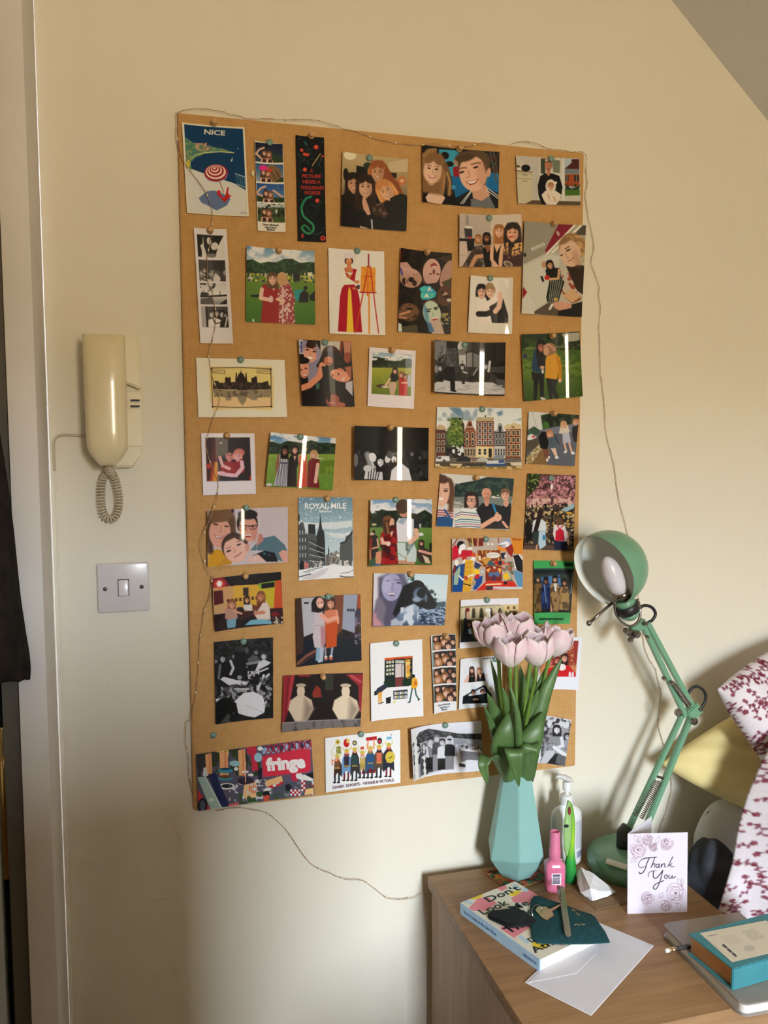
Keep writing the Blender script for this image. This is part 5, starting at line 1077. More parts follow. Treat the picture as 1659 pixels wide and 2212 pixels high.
def p_pub(a):
 a.F((40,24,28));a.V([(90,200),(770,150),(790,440),(100,500)],[(200,(196,150,100)),(450,(190,150,110))]);a.G([(75,140),(300,110),(260,220),(90,230)],(110,30,46));a.G([(200,120),(770,70),(770,150),(560,200),(270,220)],(26,18,22));a.E(158,192,60,44,(226,90,70),soft=40,al=.8);a.E(158,192,26,30,(255,240,230),soft=14)
 a.G([(300,215),(540,205),(570,300),(560,440),(300,420)],(206,160,60));a.G([(540,205),(620,180),(720,165),(700,430),(570,400)],(190,170,50));a.G([(540,205),(560,190),(720,160),(720,180),(575,250)],(130,160,50));a.G([(580,195),(708,175),(708,225),(580,245)],(24,20,26));a.G([(715,165),(772,150),(785,430),(700,440)],(196,84,44));a.G([(98,265),(192,258),(200,390),(106,408)],(90,34,40));a.R(398,235,452,318,(60,40,34))
 for i in range(8):a.R(235+i*41,350-i*4,258+i*41,382-i*4,(80,44,34))
 a.G([(115,668),(150,560),(240,490),(280,650)],(50,34,36));a.G([(370,480),(500,470),(540,560),(460,600),(380,610)],(70,26,32));a.G([(380,560),(480,520),(560,560),(520,600),(380,615)],(24,20,26));a.G([(660,440),(790,430),(793,585),(680,590)],(60,30,34));a.N([(690,520),(790,520),(790,590),(690,590)],(190,180,160),18,.58,.66);a.E(715,495,40,24,(120,34,40));a.E(370,460,40,30,(40,28,30))
 a.G([(215,540),(220,440),(270,420),(330,440),(345,540),(250,560)],(176,136,120));a.G([(230,560),(330,540),(320,630),(240,640)],(120,156,176));a.head(285,400,38,(206,150,120),(130,84,54),1.2);a.L([(310,470),(380,495)],22,(206,150,124))
 a.G([(400,450),(410,400),(460,390),(490,420),(480,470)],(206,200,196));a.head(435,355,28,(206,150,110),(50,34,30),1.8)
 a.G([(415,610),(470,560),(600,540),(670,560),(683,592)],(120,170,190));a.G([(500,490),(560,400),(620,360),(660,430),(670,550),(540,550)],(214,196,186));a.G([(535,320),(560,275),(605,290),(600,370),(560,440),(530,480)],(110,60,40));a.head(575,320,40,(196,130,90),(130,84,54),1.6,turn=-.6);a.L([(600,480),(520,490)],34,(196,130,104));a.G([(490,400),(540,420),(530,470),(490,450)],(110,60,40))
sheet('photo_print','photo of three women talking in a pub with yellow wall','photo','D7',[(75,140),(770,70),(793,585),(115,668)],p_pub,M_satin,(.009,.005,.005,.009))
def p_duodress(a):
 a.V([(910,290),(1580,290),(1580,1030),(910,1030)],[(300,(96,64,50)),(640,(70,50,44)),(760,(30,36,48)),(1020,(24,34,46))]);a.G([(918,335),(970,332),(1000,720),(990,880),(930,900)],(74,54,46));a.G([(975,335),(1200,320),(1180,650),(1000,720)],(176,176,184));a.R(1002,375,1050,392,(40,40,44));a.G([(1180,310),(1300,300),(1310,340),(1180,340)],(120,150,130));a.G([(1320,305),(1400,300),(1390,640),(1340,700),(1300,680)],(124,74,50));a.G([(1400,300),(1535,295),(1505,680),(1385,640)],(150,156,176));a.G([(1535,295),(1560,292),(1565,440),(1530,430)],(160,84,50))
 for i in range(3):a.R(1432+i*26,440,1452+i*26,466,(50,54,64))
 a.E(1540,500,34,60,(70,66,80));a.N([(1505,520),(1570,520),(1565,790),(1505,790)],(120,110,130),20,.45,.6);a.L([(935,985),(1030,910),(1130,860)],30,(130,84,74));a.L([(940,1015),(1060,930),(1120,905)],12,(90,56,50));a.G([(1385,650),(1490,690),(1400,720)],(30,30,34))
 a.G([(1130,830),(1160,830),(1150,960),(1120,960)],(130,170,190));a.G([(1160,830),(1205,830),(1195,970),(1150,980)],(170,180,200));a.E(1160,965,20,16,(170,190,206));a.L([(1218,830),(1222,930)],20,(150,140,150));a.L([(1288,830),(1278,920)],20,(150,160,180));a.E(1224,938,17,20,(200,130,110));a.E(1274,932,19,24,(190,110,90));a.E(1224,922,14,10,(226,222,220));a.E(1275,915,14,10,(226,222,220))
 a.G([(1215,580),(1340,560),(1330,820),(1225,838)],(190,84,34));a.G([(1200,560),(1210,470),(1260,450),(1340,450),(1355,560),(1230,600)],(206,126,96));a.L([(1330,470),(1340,530),(1345,580)],24,(222,150,124));a.head(1272,385,46,(216,156,130),(74,46,36),.5)
 a.G([(1105,640),(1110,490),(1160,470),(1210,500),(1215,620),(1218,780),(1195,835),(1110,830),(1090,720)],(196,182,190));a.G([(1170,620),(1215,620),(1215,800),(1180,830)],(176,130,136),soft=14);a.L([(1110,610),(1215,605)],8,(170,156,166));a.L([(1180,510),(1240,560),(1330,530)],40,(222,160,140));a.E(1150,400,72,80,(34,26,30));a.G([(1080,400),(1150,320),(1180,440),(1150,480),(1080,470)],(36,28,30),soft=8);a.E(1165,385,38,54,(220,166,150),-8);a.E(1150,385,8,4,(50,36,36));a.E(1182,380,8,4,(50,36,36));a.L([(1160,415),(1190,405)],8,(236,226,220));a.E(1092,600,16,14,(190,180,190))
sheet('photo_print','photo of two women hugging, one in lilac and one in rust dress','photo','D7',[(918,335),(1560,292),(1572,955),(930,1020)],p_duodress,M_satin,(.006,.005,.004,.007))
def p_picnic(a):
 a.bw= True;a.F((32,32,33));a.N([(105,120),(690,80),(690,300),(105,320)],(60,60,60),26,.5,.65);a.N([(110,560),(690,540),(690,900),(120,940)],(84,84,84),40,.45,.6);a.N([(150,560),(690,560),(690,700),(150,700)],(150,150,150),30,.56,.64,seed=3)
 a.E(380,200,26,30,(60,60,60));a.E(430,210,22,30,(90,90,90));a.head(525,225,26,(130,130,130),(44,44,44),0);a.G([(440,300),(490,260),(540,270),(560,340),(450,360)],(96,96,96));a.L([(400,350),(500,340),(560,320)],22,(140,140,140));a.L([(330,412),(430,380)],20,(150,150,150));a.E(300,275,16,18,(130,130,130));a.L([(305,280),(320,320)],12,(120,120,120));a.G([(310,230),(420,250),(430,420),(300,440)],(30,30,31))
 a.head(190,290,34,(170,170,170),(28,28,28),1.2);a.G([(160,470),(165,350),(220,330),(270,350),(280,470),(240,490)],(20,20,21));a.L([(270,320),(298,390),(270,450)],26,(190,190,190));a.L([(165,360),(150,490)],24,(110,110,110));a.E(120,320,20,20,(120,120,120))
 a.G([(510,430),(550,330),(600,300),(670,330),(600,400)],(206,206,206));a.G([(520,460),(560,400),(690,330),(690,500),(560,470)],(22,22,23));a.head(600,265,34,(196,196,196),(50,50,50),.9);a.L([(540,380),(550,450)],14,(200,200,200));a.L([(600,460),(540,600)],24,(206,206,206));a.L([(650,450),(620,480)],24,(196,196,196));a.L([(640,390),(570,420),(520,440)],16,(206,206,206));a.N([(440,420),(510,420),(510,500),(440,500)],(180,180,180),22,.4,.5)
 a.G([(165,500),(200,475),(330,510),(460,520),(430,580),(330,550),(250,560)],(214,214,214));a.G([(380,510),(480,530),(430,580),(370,560)],(40,40,40));a.G([(385,518),(450,530),(420,565),(375,550)],(200,200,200));a.E(360,485,24,22,(150,150,150));a.G([(300,590),(460,590),(450,610),(310,605)],(190,190,190));a.N([(560,480),(690,480),(690,580),(560,580)],(110,110,110),26,.45,.55)
 a.G([(310,720),(400,640),(500,625),(590,670),(615,760),(605,830),(510,880),(440,870),(345,840),(330,790)],(226,226,228));a.L([(420,760),(600,830)],5,(170,170,170));a.L([(320,740),(350,900)],14,(20,20,20));a.G([(125,720),(200,680),(300,720),(320,800),(200,930),(120,945)],(18,18,19));a.G([(170,930),(240,840),(270,860),(230,935)],(80,80,80));a.L([(600,760),(625,720)],16,(200,200,200));a.G([(115,690),(170,690),(130,725)],(200,200,200));a.E(595,640,24,18,(150,150,150));a.G([(350,850),(510,885),(690,840),(690,880),(350,915)],(40,40,41))
sheet('photo_print','black-and-white photo of picnic with a white umbrella in front','photo','D8',[(105,125),(690,78),(693,880),(120,945)],p_picnic,M_satin,(.004,.003,.003,.004))
def p_still(a):  # plain generic still life in the card's colours
 a.F((36,26,26));a.G([(795,460),(915,455),(880,640),(830,860),(800,930),(777,1000)],(150,44,54));a.L([(850,460),(810,900)],14,(110,26,36),soft=10);a.L([(890,460),(840,800)],10,(190,80,84),soft=8);a.G([(1420,450),(1587,440),(1575,830),(1550,820),(1540,560)],(140,40,50));a.L([(1470,460),(1560,520)],24,(190,90,94),soft=14);a.G([(940,455),(1080,450),(1060,475),(960,475)],(140,40,50))
 a.G([(1215,450),(1300,446),(1295,610),(1220,610)],(60,62,54));a.G([(1090,640),(1130,560),(1170,590),(1185,680),(1100,685)],(140,56,40))
 for x,c in ((975,(206,186,164)),(1420,(226,206,180))):
  a.G([(x-60,920),(x-130,800),(x-110,710),(x-34,660),(x+34,660),(x+110,710),(x+130,800),(x+60,920)],c,soft=6);a.E(x,620,40,66,c);a.E(x,560,52,20,tuple(k*.86 for k in c));a.G([(x+40,690),(x+130,790),(x+60,920),(x+20,920)],tuple(k*.7 for k in c),soft=50)
 a.G([(780,930),(1560,890),(1560,965),(777,1025)],(120,114,112));a.N([(780,930),(1560,890),(1560,965),(777,1025)],(84,80,80),40,.45,.6,asp=3)
 a.L([(780,932),(1560,892)],8,(160,152,148))
sheet('art_card','dark still-life art card with red drapery and pale vases','postcard','D8',[(795,460),(1587,432),(1560,965),(777,1025)],p_still,M_satin,(.005,.002,.004,.006))
def p_shop(a):
 a.F((232,232,234));a.G([(172,475),(370,455),(370,660),(340,672),(170,684)],(34,48,46));a.G([(172,472),(370,455),(372,470),(174,490)],(210,96,50));a.T('BOOKS',240,482,8,(120,60,40),w=70,rot=-4)
 for j in range(4):
  for i in range(3):a.R(182+i*20,494+j*28-i*2,198+i*20,512+j*28-i*2,(206,206,190));a.R(184+i*20,497+j*28,189+i*20,512+j*28-i*2,(226,186,80) if (i+j)%2 else (110,120,120))
 for i in range(6):a.R(250+i*11,488,258+i*11,508,(220,220,206))
 a.G([(248,515),(312,510),(312,610),(248,612)],(206,190,190));a.G([(248,612),(312,606),(296,675),(250,680)],(120,64,60));a.L([(295,520),(312,508),(312,630),(296,640),(295,520)],4,(40,60,60));a.G([(320,490),(352,480),(352,600),(322,612)],(226,196,120));a.E(338,545,13,34,(214,170,150));a.N([(320,480),(360,480),(360,620),(320,620)],(206,150,50),12,.55,.62);a.G([(165,640),(240,630),(246,680),(170,684)],(30,56,40));a.G([(300,630),(368,625),(368,665),(302,674)],(30,56,40))
 a.G([(114,690),(186,648),(188,685),(130,730),(112,735)],(54,58,72));a.G([(95,712),(114,698),(112,736),(96,738)],(36,40,50));a.G([(124,720),(155,712),(150,780),(160,790),(140,794),(138,740),(134,796),(124,790)],(222,160,80));a.L([(128,800),(162,790)],6,(40,36,40));a.E(202,635,8,14,(50,44,44))
 a.G([(180,760),(218,748),(216,795),(184,802)],(34,36,42));a.G([(234,708),(336,696),(334,760),(236,770)],(50,52,64))
 for j in range(2):
  for i in range(7):a.R(243+i*13,716+j*28-i,253+i*13,736+j*28-i,[(226,226,220),(206,186,120),(150,166,180)][i%3])
 a.G([(234,785),(252,778),(248,796),(236,797)],(226,206,110));a.E(378,600,10,14,(30,30,34));a.G([(360,690),(366,620),(385,606),(404,622),(408,660),(396,690)],(226,166,50));a.E(392,650,10,18,(206,110,50));a.L([(368,690),(352,780)],10,(60,96,96));a.L([(388,690),(396,735),(414,765)],10,(60,96,96));a.L([(340,790),(355,785)],7,(34,34,38));a.L([(410,772),(420,762)],7,(34,34,38))
sheet('art_card','white card with small drawing of green bookshop front and shoppers','card','E1',[(65,365),(438,335),(447,887),(73,925)],p_shop,M_matt,(.004,.002,.003,.006),res=1.25)
def p_faces(a):
 a.F((226,226,228))
 for j in range(4):
  y0=312+j*124;xo=j*3
  q=[(508+xo,y0+2),(676+xo*.7,y0-12),(678+xo*.7,y0+100),(511+xo,y0+114)]
  a.box(q);a.F((60,66,66));a.R(500,y0-20,530,y0+130,(120,140,136))
  for k,(dx,dy,r,hc,sc) in enumerate(((28,20,19,(80,50,36),SK),(75,10,18,(40,28,26),SK),(128,8,20,(34,24,24),(140,96,76)),(92,48,24,(130,90,56),(226,180,160)),(150,40,20,(50,36,30),SK),(40,72,24,(150,104,66),SK),(120,80,24,(70,46,36),(222,176,156)))):
   a.head(510+xo+dx+(j%2)*6,y0+dy+((k+j)%3)*5,r,sc,hc,1.7)
 a.box(None)
 a.T('Queen Elizabeth',558,822,8,(80,84,92),w=86,rot=-9);a.T('High School',572,838,8,(80,84,92),w=64,rot=-9);a.T('28/09/18',582,852,7,(80,84,92),w=42,rot=-9)
sheet('photo_strip','colour photo booth strip crammed with faces, left of the tulips','photo strip','E1',[(500,310),(677,297),(685,845),(525,873)],p_faces,M_satin,(.004,.003,.004,.006),res=1.35)
def p_grad(a):
 a.F((226,226,238));a.box([(714,98),(1128,84),(1118,345),(710,358)]);a.V([(700,80),(1140,80),(1140,370),(700,370)],[(85,(196,184,150)),(190,(190,176,140)),(200,(96,100,60)),(360,(70,80,40))]);a.L([(716,108),(1000,90)],10,(150,140,116))
 for x in (760,812,868,935,1000):a.E(x,148,13,36,(84,78,66));a.R(x-13,150,x+13,185,(84,78,66));a.L([(x-20,185),(x-20,110)],5,(222,212,180))
 a.G([(1030,92),(1128,86),(1124,150),(1030,150)],(214,190,140));a.R(1050,100,1066,122,(110,90,66));a.R(1090,98,1106,120,(110,90,66));a.N([(1000,130),(1128,130),(1124,200),(1000,200)],(90,80,50),20,.4,.55)
 a.G([(712,358),(735,260),(740,185),(770,180),(775,260),(810,330),(830,350)],(30,34,46));a.L([(766,185),(768,130)],16,(206,150,130));a.E(766,126,16,14,(120,40,44));a.head(778,225,20,(130,90,76),(30,26,28),1.4);a.G([(770,265),(790,260),(800,300),(775,300)],(150,180,220));a.G([(900,225),(935,180),(970,190),(950,230)],(110,34,34));a.L([(960,120),(1000,190)],10,(220,190,170));a.E(915,130,22,14,(230,230,226));a.L([(925,140),(930,180)],12,(226,222,216));a.E(1030,190,24,18,(80,60,50));a.G([(1010,200),(1060,190),(1100,350),(900,355)],(36,34,40));a.box(None)
sheet('instant_photo','white-bordered photo of raised graduation caps by arched stone building','photo','E1',[(715,55),(1130,40),(1118,380),(706,403)],p_grad,M_satin,(.006,.003,.003,.004))
def p_booth(a):
 a.F((226,228,232));a.R(740,520,1000,640,(222,224,230));a.T('the photobooth',880,478,6,(90,92,100),w=80,rot=-4)
 a.G([(735,645),(760,600),(780,580),(830,580),(840,640)],(222,178,160));a.G([(772,645),(780,590),(800,605),(820,590),(825,640)],(30,28,32));a.head(798,555,18,SK,(60,40,34),2.4);a.G([(830,640),(836,585),(885,578),(895,634)],(34,32,36));a.G([(845,585),(872,585),(858,620)],SK);a.head(850,560,17,SK,(150,110,76),1.3);a.E(903,594,8,9,SK)
 a.G([(728,800),(732,745),(890,660),(940,740),(935,795)],(36,40,48));a.G([(770,735),(880,680),(900,720),(790,755)],(210,214,218));a.G([(732,752),(935,720),(940,745),(735,772)],(26,28,34));a.head(808,715,15,(206,150,126),(40,30,30),.5);a.head(873,710,14,(190,136,112),(40,30,30),.5);a.G([(780,765),(900,750),(905,795),(785,800)],(24,24,28));a.E(826,768,22,8,SK);a.E(930,690,8,18,SK);a.L([(880,815),(915,812)],5,(90,92,100))
sheet('photo_card','white photo booth card of two laughing women in black, behind tulip leaves','photo','E1',[(713,478),(1010,452),(1005,812),(700,840)],p_booth,M_satin,(.004,.003,.003,.005),res=1.1)
def p_brick(a):
 a.F((226,228,240));a.box([(1275,345),(1560,350),(1540,612),(1285,615)]);a.F((190,130,90));a.N([(1480,345),(1560,345),(1540,540),(1480,540)],(140,54,44),12,.35,.6,asp=.5);a.G([(1530,345),(1562,348),(1545,520),(1525,520)],(150,56,50));a.G([(1320,615),(1330,560),(1480,520),(1540,590),(1540,615)],(196,30,40));a.head(1360,505,24,(214,110,116),(120,40,40),1.2);a.head(1410,500,24,(206,120,110),(100,50,40),1.4);a.head(1462,480,26,(222,160,140),(60,34,30),2.0);a.E(1445,548,28,24,(236,226,224));a.E(1500,600,8,22,(226,224,230));a.E(1520,598,7,20,(226,224,230));a.box(None)
sheet('instant_photo','white-bordered photo of people in red by a brick wall, overhanging right board edge','photo','E1',[(1255,318),(1585,322),(1558,700),(1262,694)],p_brick,M_satin,(.003,.005,.005,.003))
def p_fringe(a):
 a.F((96,92,110));a.G([(80,240),(330,205),(320,260),(100,300)],(226,186,110));a.N([(80,240),(500,180),(560,400),(100,420)],(60,66,60),70,.45,.55);a.N([(180,230),(560,190),(560,400),(200,400)],(60,74,40),40,.55,.62)
 for x0,w in ((150,46),(255,62),(395,52)):a.G([(x0,260-x0*.12),(x0+w,250-x0*.12),(x0+w+6,400),(x0+6,400)],(226,166,120));a.L([(x0+w*.7,250-x0*.1),(x0+w*.75,400)],10,(206,130,90))
 a.G([(560,195),(940,130),(945,200),(580,240)],(150,170,196));a.N([(560,190),(945,130),(945,200),(580,240)],(60,60,80),30,.5,.56)
 for i in range(9):a.L([(600+i*40,240-i*5),(640+i*38,170-i*5)],9,(170,50,76));a.L([(600+i*40,170-i*5),(640+i*38,236-i*5)],9,(150,44,70))
 a.G([(455,190),(530,180),(545,360),(500,370),(490,250),(465,240)],(190,54,80));a.E(545,265,30,34,(150,190,206));a.E(560,200,20,16,(226,226,230))
 for x,y,rx,ry,c in ((300,362,56,20,(70,140,160)),(300,350,40,8,(34,70,96)),(300,420,56,18,(70,140,160)),(300,408,46,12,(110,80,60)),(310,480,60,24,(226,226,224)),(312,478,42,15,(40,44,60)),(370,310,40,22,(150,190,196)),(380,350,16,14,(220,220,220)),(448,372,26,10,(230,220,214)),(420,450,26,20,(226,220,220)),(490,395,22,10,(230,226,220)),(450,440,60,30,(60,50,64)),(500,590,40,26,(150,196,206)),(500,585,26,12,(80,130,150)),(760,530,20,30,(214,220,226)),(620,520,36,30,(226,222,220)),(820,410,30,34,(190,44,76)),(850,400,24,26,(226,226,224)),(930,480,36,26,(190,66,70)),(925,478,20,12,(110,40,44))):a.E(x,y,rx,ry,c)
 a.L([(450,300),(450,450)],8,(226,170,150));a.G([(440,470),(530,450),(545,560),(470,590),(430,560)],(236,190,140));
 for i in range(4):a.L([(480+i*14,470),(484+i*14,530)],7,(206,90,80))
 a.G([(545,350),(575,340),(570,440),(545,460)],(44,40,56));a.G([(600,440),(720,400),(730,440),(640,490),(600,480)],(232,180,130));a.G([(620,480),(740,440),(720,470),(650,500)],(190,50,60));a.N([(510,430),(600,430),(600,480),(510,480)],(226,220,220),16,.5,.55);a.N([(330,470),(960,440),(960,540),(330,600)],(206,210,214),26,.6,.65,seed=4);a.N([(370,540),(960,480),(960,545),(360,620)],(70,96,60),34,.5,.58,seed=6)
 a.G([(640,500),(760,450),(940,430),(960,500),(730,570),(640,560)],(84,88,100),al=.7);a.E(770,490,24,28,(34,34,46));a.E(605,540,26,24,(40,40,50));a.G([(580,555),(630,545),(625,590),(590,600)],(206,90,70));a.G([(830,400),(950,380),(955,440),(860,430)],(226,226,222));a.G([(890,390),(955,372),(955,420)],(34,34,44))
 for i in range(5):
  for j in range(3):a.R(785+i*15,502+j*17,799+i*15,518+j*17,(180,40,60) if (i+j)%2 else (230,226,226));
 for j in range(5):a.R(866,432+j*17,882,448+j*17,(180,40,60) if j%2 else (230,226,226));a.R(882,432+j*17,896,448+j*17,(230,226,226) if j%2 else (180,40,60))
 a.G([(900,500),(960,490),(960,535),(890,545)],(236,190,130));a.E(120,320,34,50,(70,66,74));a.G([(105,300),(118,250),(132,300)],(70,66,74));a.G([(132,400),(136,340),(158,335),(168,400)],(206,210,206))
 a.G([(170,390),(225,378),(330,630),(270,642)],(44,52,88));a.G([(92,410),(150,405),(272,642),(192,656)],(160,184,176));a.L([(150,405),(272,642)],8,(206,216,210));a.G([(92,500),(192,656),(100,664)],(206,70,74));a.E(130,625,34,60,(44,44,60));a.E(130,628,20,44,(90,96,110));a.L([(178,585),(210,578)],8,(226,230,226));a.L([(190,572),(198,595)],8,(226,230,226));a.G([(320,620),(400,600),(400,622),(330,636)],(220,110,110))
 a.G([(572,258),(880,196),(935,205),(938,358),(905,375),(580,412)],(204,56,78));a.T('fringe',608,362,92,(240,236,234),w=292,rot=-5.5,bold=.05)
sheet('flyer','crowded festival flyer reading fringe on a red banner, bottom left of board','flyer','E2',[(80,240),(940,130),(967,540),(95,665)],p_fringe,M_satin,(.002,.002,.002,.003),res=1.25)
def p_viking(a):
 a.F((236,236,236))
 vk=[(1137,262,(70,46,44),1110,1175,440),(1207,220,(110,150,190),1170,1250,425),(1268,210,(66,58,62),1235,1305,425),(1326,235,(170,150,90),1305,1350,405),(1385,200,(60,90,120),1345,1420,405),(1450,190,(90,80,66),1408,1490,400),(1522,175,(44,50,66),1478,1562,395)]
 rd,yl=(150,34,44),(200,180,84)
 a.G([(1340,270),(1410,230),(1415,380),(1320,390)],(140,40,44))
 for i,(x,y,c,x0,x1,yb) in enumerate(vk):
  for q in (-16,14):a.L([(x+q,yb-90),(x+q-2,yb+8)],13,(110,40,54) if i in (1,6) else (44,56,70));a.E(x+q-6,yb+12,13,6,(40,36,44))
  a.G([(x0,yb-20),(x0+4,y+60),(x-20,y+30),(x+20,y+30),(x1-4,y+60),(x1,yb-28),(x,yb-60)],c);a.G([(x-20,y+40),(x+20,y+40),(x+18,yb-90),(x-18,yb-86)],[(120,84,60),(60,50,66),(50,80,80),(190,170,100),(50,90,130),(206,110,84),(36,40,56)][i])
  a.E(x,y+22,18,18,[(150,90,50),(120,40,50),(60,40,36),(200,190,190),(150,120,60),(34,30,34),(140,60,50)][i]);a.E(x,y+10,15,14,(226,150,120));a.E(x,y-6,18,14,yl)
  for q in (-1,1):a.L([(x+q*16,y-8),(x+q*27,y-14),(x+q*25,y-32)],6,(214,196,130))
  a.R(x-20,yb-100,x+20,yb-92,(190,150,70))
 a.E(1140,150,18,20,yl);a.E(1140,150,6,7,(90,84,40));a.L([(1122,165),(1095,220),(1098,275)],6,(206,200,150));a.R(1128,182,1165,238,(120,116,60));a.N([(1128,182),(1165,182),(1165,238),(1128,238)],(170,166,110),12);a.L([(1100,320),(1098,285),(1130,290)],12,(226,150,120))
 a.E(1206,158,22,32,(190,40,44));a.G([(1206,158),(1206,122),(1232,130),(1228,158)],(224,190,110));a.E(1267,158,17,19,(90,84,74));a.E(1267,158,9,10,(200,180,110));a.G([(1310,188),(1338,184),(1338,206),(1312,208)],(196,90,60));a.G([(1352,118),(1432,106),(1434,134),(1354,142)],(180,40,48));a.L([(1368,140),(1364,200)],11,(226,150,120));a.L([(1412,136),(1410,200)],11,(226,150,120));a.E(1454,142,18,24,(70,50,66));a.E(1454,148,9,12,(206,60,54));a.G([(1505,112),(1542,108),(1543,128),(1506,132)],(120,176,210));a.E(1538,95,5,5,(110,110,116));a.E(1532,262,36,44,(206,184,80));a.L([(1522,270),(1536,268),(1545,258)],6,(90,70,40));a.E(1408,370,26,14,(120,34,38),al=.6)
 a.T('DANISH  EXPORTS – VIKINGS & VICTUALS',1104,499,20,(84,44,60),w=458,rot=-7.2)
sheet('postcard','white postcard of row of cartoon vikings captioned DANISH EXPORTS - VIKINGS & VICTUALS','postcard','E2',[(1045,120),(1605,57),(1607,453),(1050,527)],p_viking,M_matt,(.002,)*4,res=1.4)
def p_beach(a):
 a.bw= True;a.F((226,226,230));a.V([(100,110),(760,110),(760,300),(100,340)],[(120,(232,232,238)),(300,(206,206,212))]);a.G([(120,345),(200,230),(290,200),(400,220),(560,240),(750,228),(750,285),(400,280),(200,330)],(54,54,58));a.N([(120,345),(200,230),(290,200),(400,220),(560,240),(750,228),(750,285),(400,280),(200,330)],(90,90,92),22,.5,.62);a.G([(125,350),(400,285),(750,285),(752,430),(130,480)],(150,152,160));a.N([(125,350),(750,285),(752,380),(130,420)],(180,182,190),50,.5,.65,asp=.25);a.G([(540,380),(750,360),(754,560),(560,560)],(206,206,212));a.G([(550,370),(640,380),(740,370),(740,395),(600,395)],(236,236,240));a.N([(560,340),(750,330),(750,380),(560,385)],(40,40,44),16,.6,.66);a.G([(560,390),(740,400),(740,470),(640,470),(570,500)],(120,120,126));a.G([(560,505),(615,515),(610,540),(560,535)],(40,40,44));a.G([(620,475),(750,470),(754,560),(610,560)],(222,222,228))
 for x,y,r,hair,top,bot,lg,yb in ((185,365,26,(40,40,42),(34,34,36),(150,150,156),1.6,640),(252,365,25,(90,90,92),(80,80,84),(60,60,64),1.5,620),(310,315,28,(40,40,42),(200,200,204),(36,36,38),0,600),(368,290,27,(110,110,112),(84,84,88),(140,140,146),0,590),(415,325,28,(60,60,62),(214,214,218),(30,30,32),0,580),(480,300,28,(190,190,192),(26,26,28),(130,132,140),1.5,575)):
  a.G([(x-36,yb),(x-38,y+130),(x+36,y+125),(x+38,yb-10)],bot);a.G([(x-44,y+150),(x-40,y+55),(x-18,y+36),(x+18,y+36),(x+44,y+60),(x+46,y+145)],top);a.head(x,y,r,(206,206,206),hair,lg)
 a.L([(540,350),(560,420),(565,490)],20,(206,206,206));a.E(478,298,20,8,(24,24,26));a.L([(180,470),(200,410)],16,(206,206,206));a.L([(230,460),(270,440)],16,(200,200,200));a.G([(280,350),(300,480),(290,520),(330,520),(340,360),(345,420),(380,430)],(60,60,62),al=.5)
 a.G([(135,655),(140,600),(230,560),(400,590),(200,640)],(130,130,134),al=.3)
sheet('photo_print','black-and-white photo of six people lined up at a lake shore','photo','E3',[(115,190),(745,112),(755,560),(140,655)],p_beach,M_gloss,(.018,.004,.004,.022))
def p_seat(a):
 a.bw= True;a.F((206,206,212));a.N([(1180,90),(1560,90),(1550,200),(1180,200)],(60,60,62),40,.42,.58);a.G([(1180,190),(1540,190),(1500,520),(1180,490)],(150,150,156));a.N([(1180,190),(1540,190),(1500,520),(1180,490)],(90,90,94),50,.5,.65);a.head(1325,190,24,(190,190,190),(60,60,62),2.6)
 a.G([(1345,330),(1380,260),(1440,250),(1480,290),(1470,370),(1400,350)],(140,140,146));a.L([(1470,280),(1480,350),(1420,380)],26,(214,214,216));a.head(1432,205,34,(222,222,222),(40,40,42),1.9);a.E(1380,370,44,34,(150,150,154));a.N([(1340,330),(1420,330),(1420,410),(1340,410)],(110,110,114),16);a.G([(1280,500),(1330,400),(1420,390),(1380,500)],(190,190,194));a.L([(1410,370),(1500,430)],32,(222,222,224));a.G([(1345,505),(1420,420),(1500,440),(1495,520)],(40,40,42));a.G([(1210,490),(1240,400),(1300,340),(1310,420),(1270,495)],(226,226,230));a.G([(1290,350),(1320,360),(1300,450),(1285,440)],(90,90,94));a.head(1518,265,26,(190,190,190),(40,40,42),1.2);a.G([(1420,500),(1440,430),(1505,440),(1495,522)],(110,110,114))
 for i in range(4):a.L([(1430+i*18,445),(1425+i*18,515)],4,(70,70,74))
sheet('photo_print','black-and-white photo of seated smiling woman beside tulip leaves, bottom right corner','photo','E3',[(1205,52),(1552,105),(1495,522),(1185,487)],p_seat,M_satin,(.003,.006,.008,.003))
# ------------------------------------------------------------------ pins
M_pinT=plain('turquoise_enamel_pin',C(114,146,136),rough=0.3,coat=0.3)
M_pinW=plain('pale_wood_pin',C(196,154,104),rough=0.5,vary=0.15,vscale=300)
M_steel=plain('steel',(0.32,0.30,0.27),rough=0.22,metal=1.0)
def pin_mesh(kind):
 if kind=='T':
  pr=[(0.0003,0.006),(0.0004,0.0),(0.0054,0.0),(0.0060,-0.0008),(0.0056,-0.0022),(0.0042,-0.0034),(0.0022,-0.0041),(0.0004,-0.0043)]
 else:
  pr=[(0.0003,0.006),(0.0004,0.0),(0.0056,0.0),(0.0060,-0.0012),(0.0050,-0.0030),(0.0033,-0.0050),(0.0032,-0.0070),(0.0042,-0.0088),(0.0047,-0.0100),(0.0040,-0.0110),(0.0004,-0.0114)]
 V,F=lathe_geo([(r,-z) for r,z in pr],18)
 V=[(x,-z,y) for x,y,z in V]
 me=bpy.data.meshes.new('pin_'+kind)
 me.from_pydata(V,[],F)
 me.materials.append(M_pinT if kind=='T' else M_pinW)
 me.polygons.foreach_set('use_smooth',[True]*len(F))
 return me
PIN_ME={'T':pin_mesh('T'),'W':pin_mesh('W')}
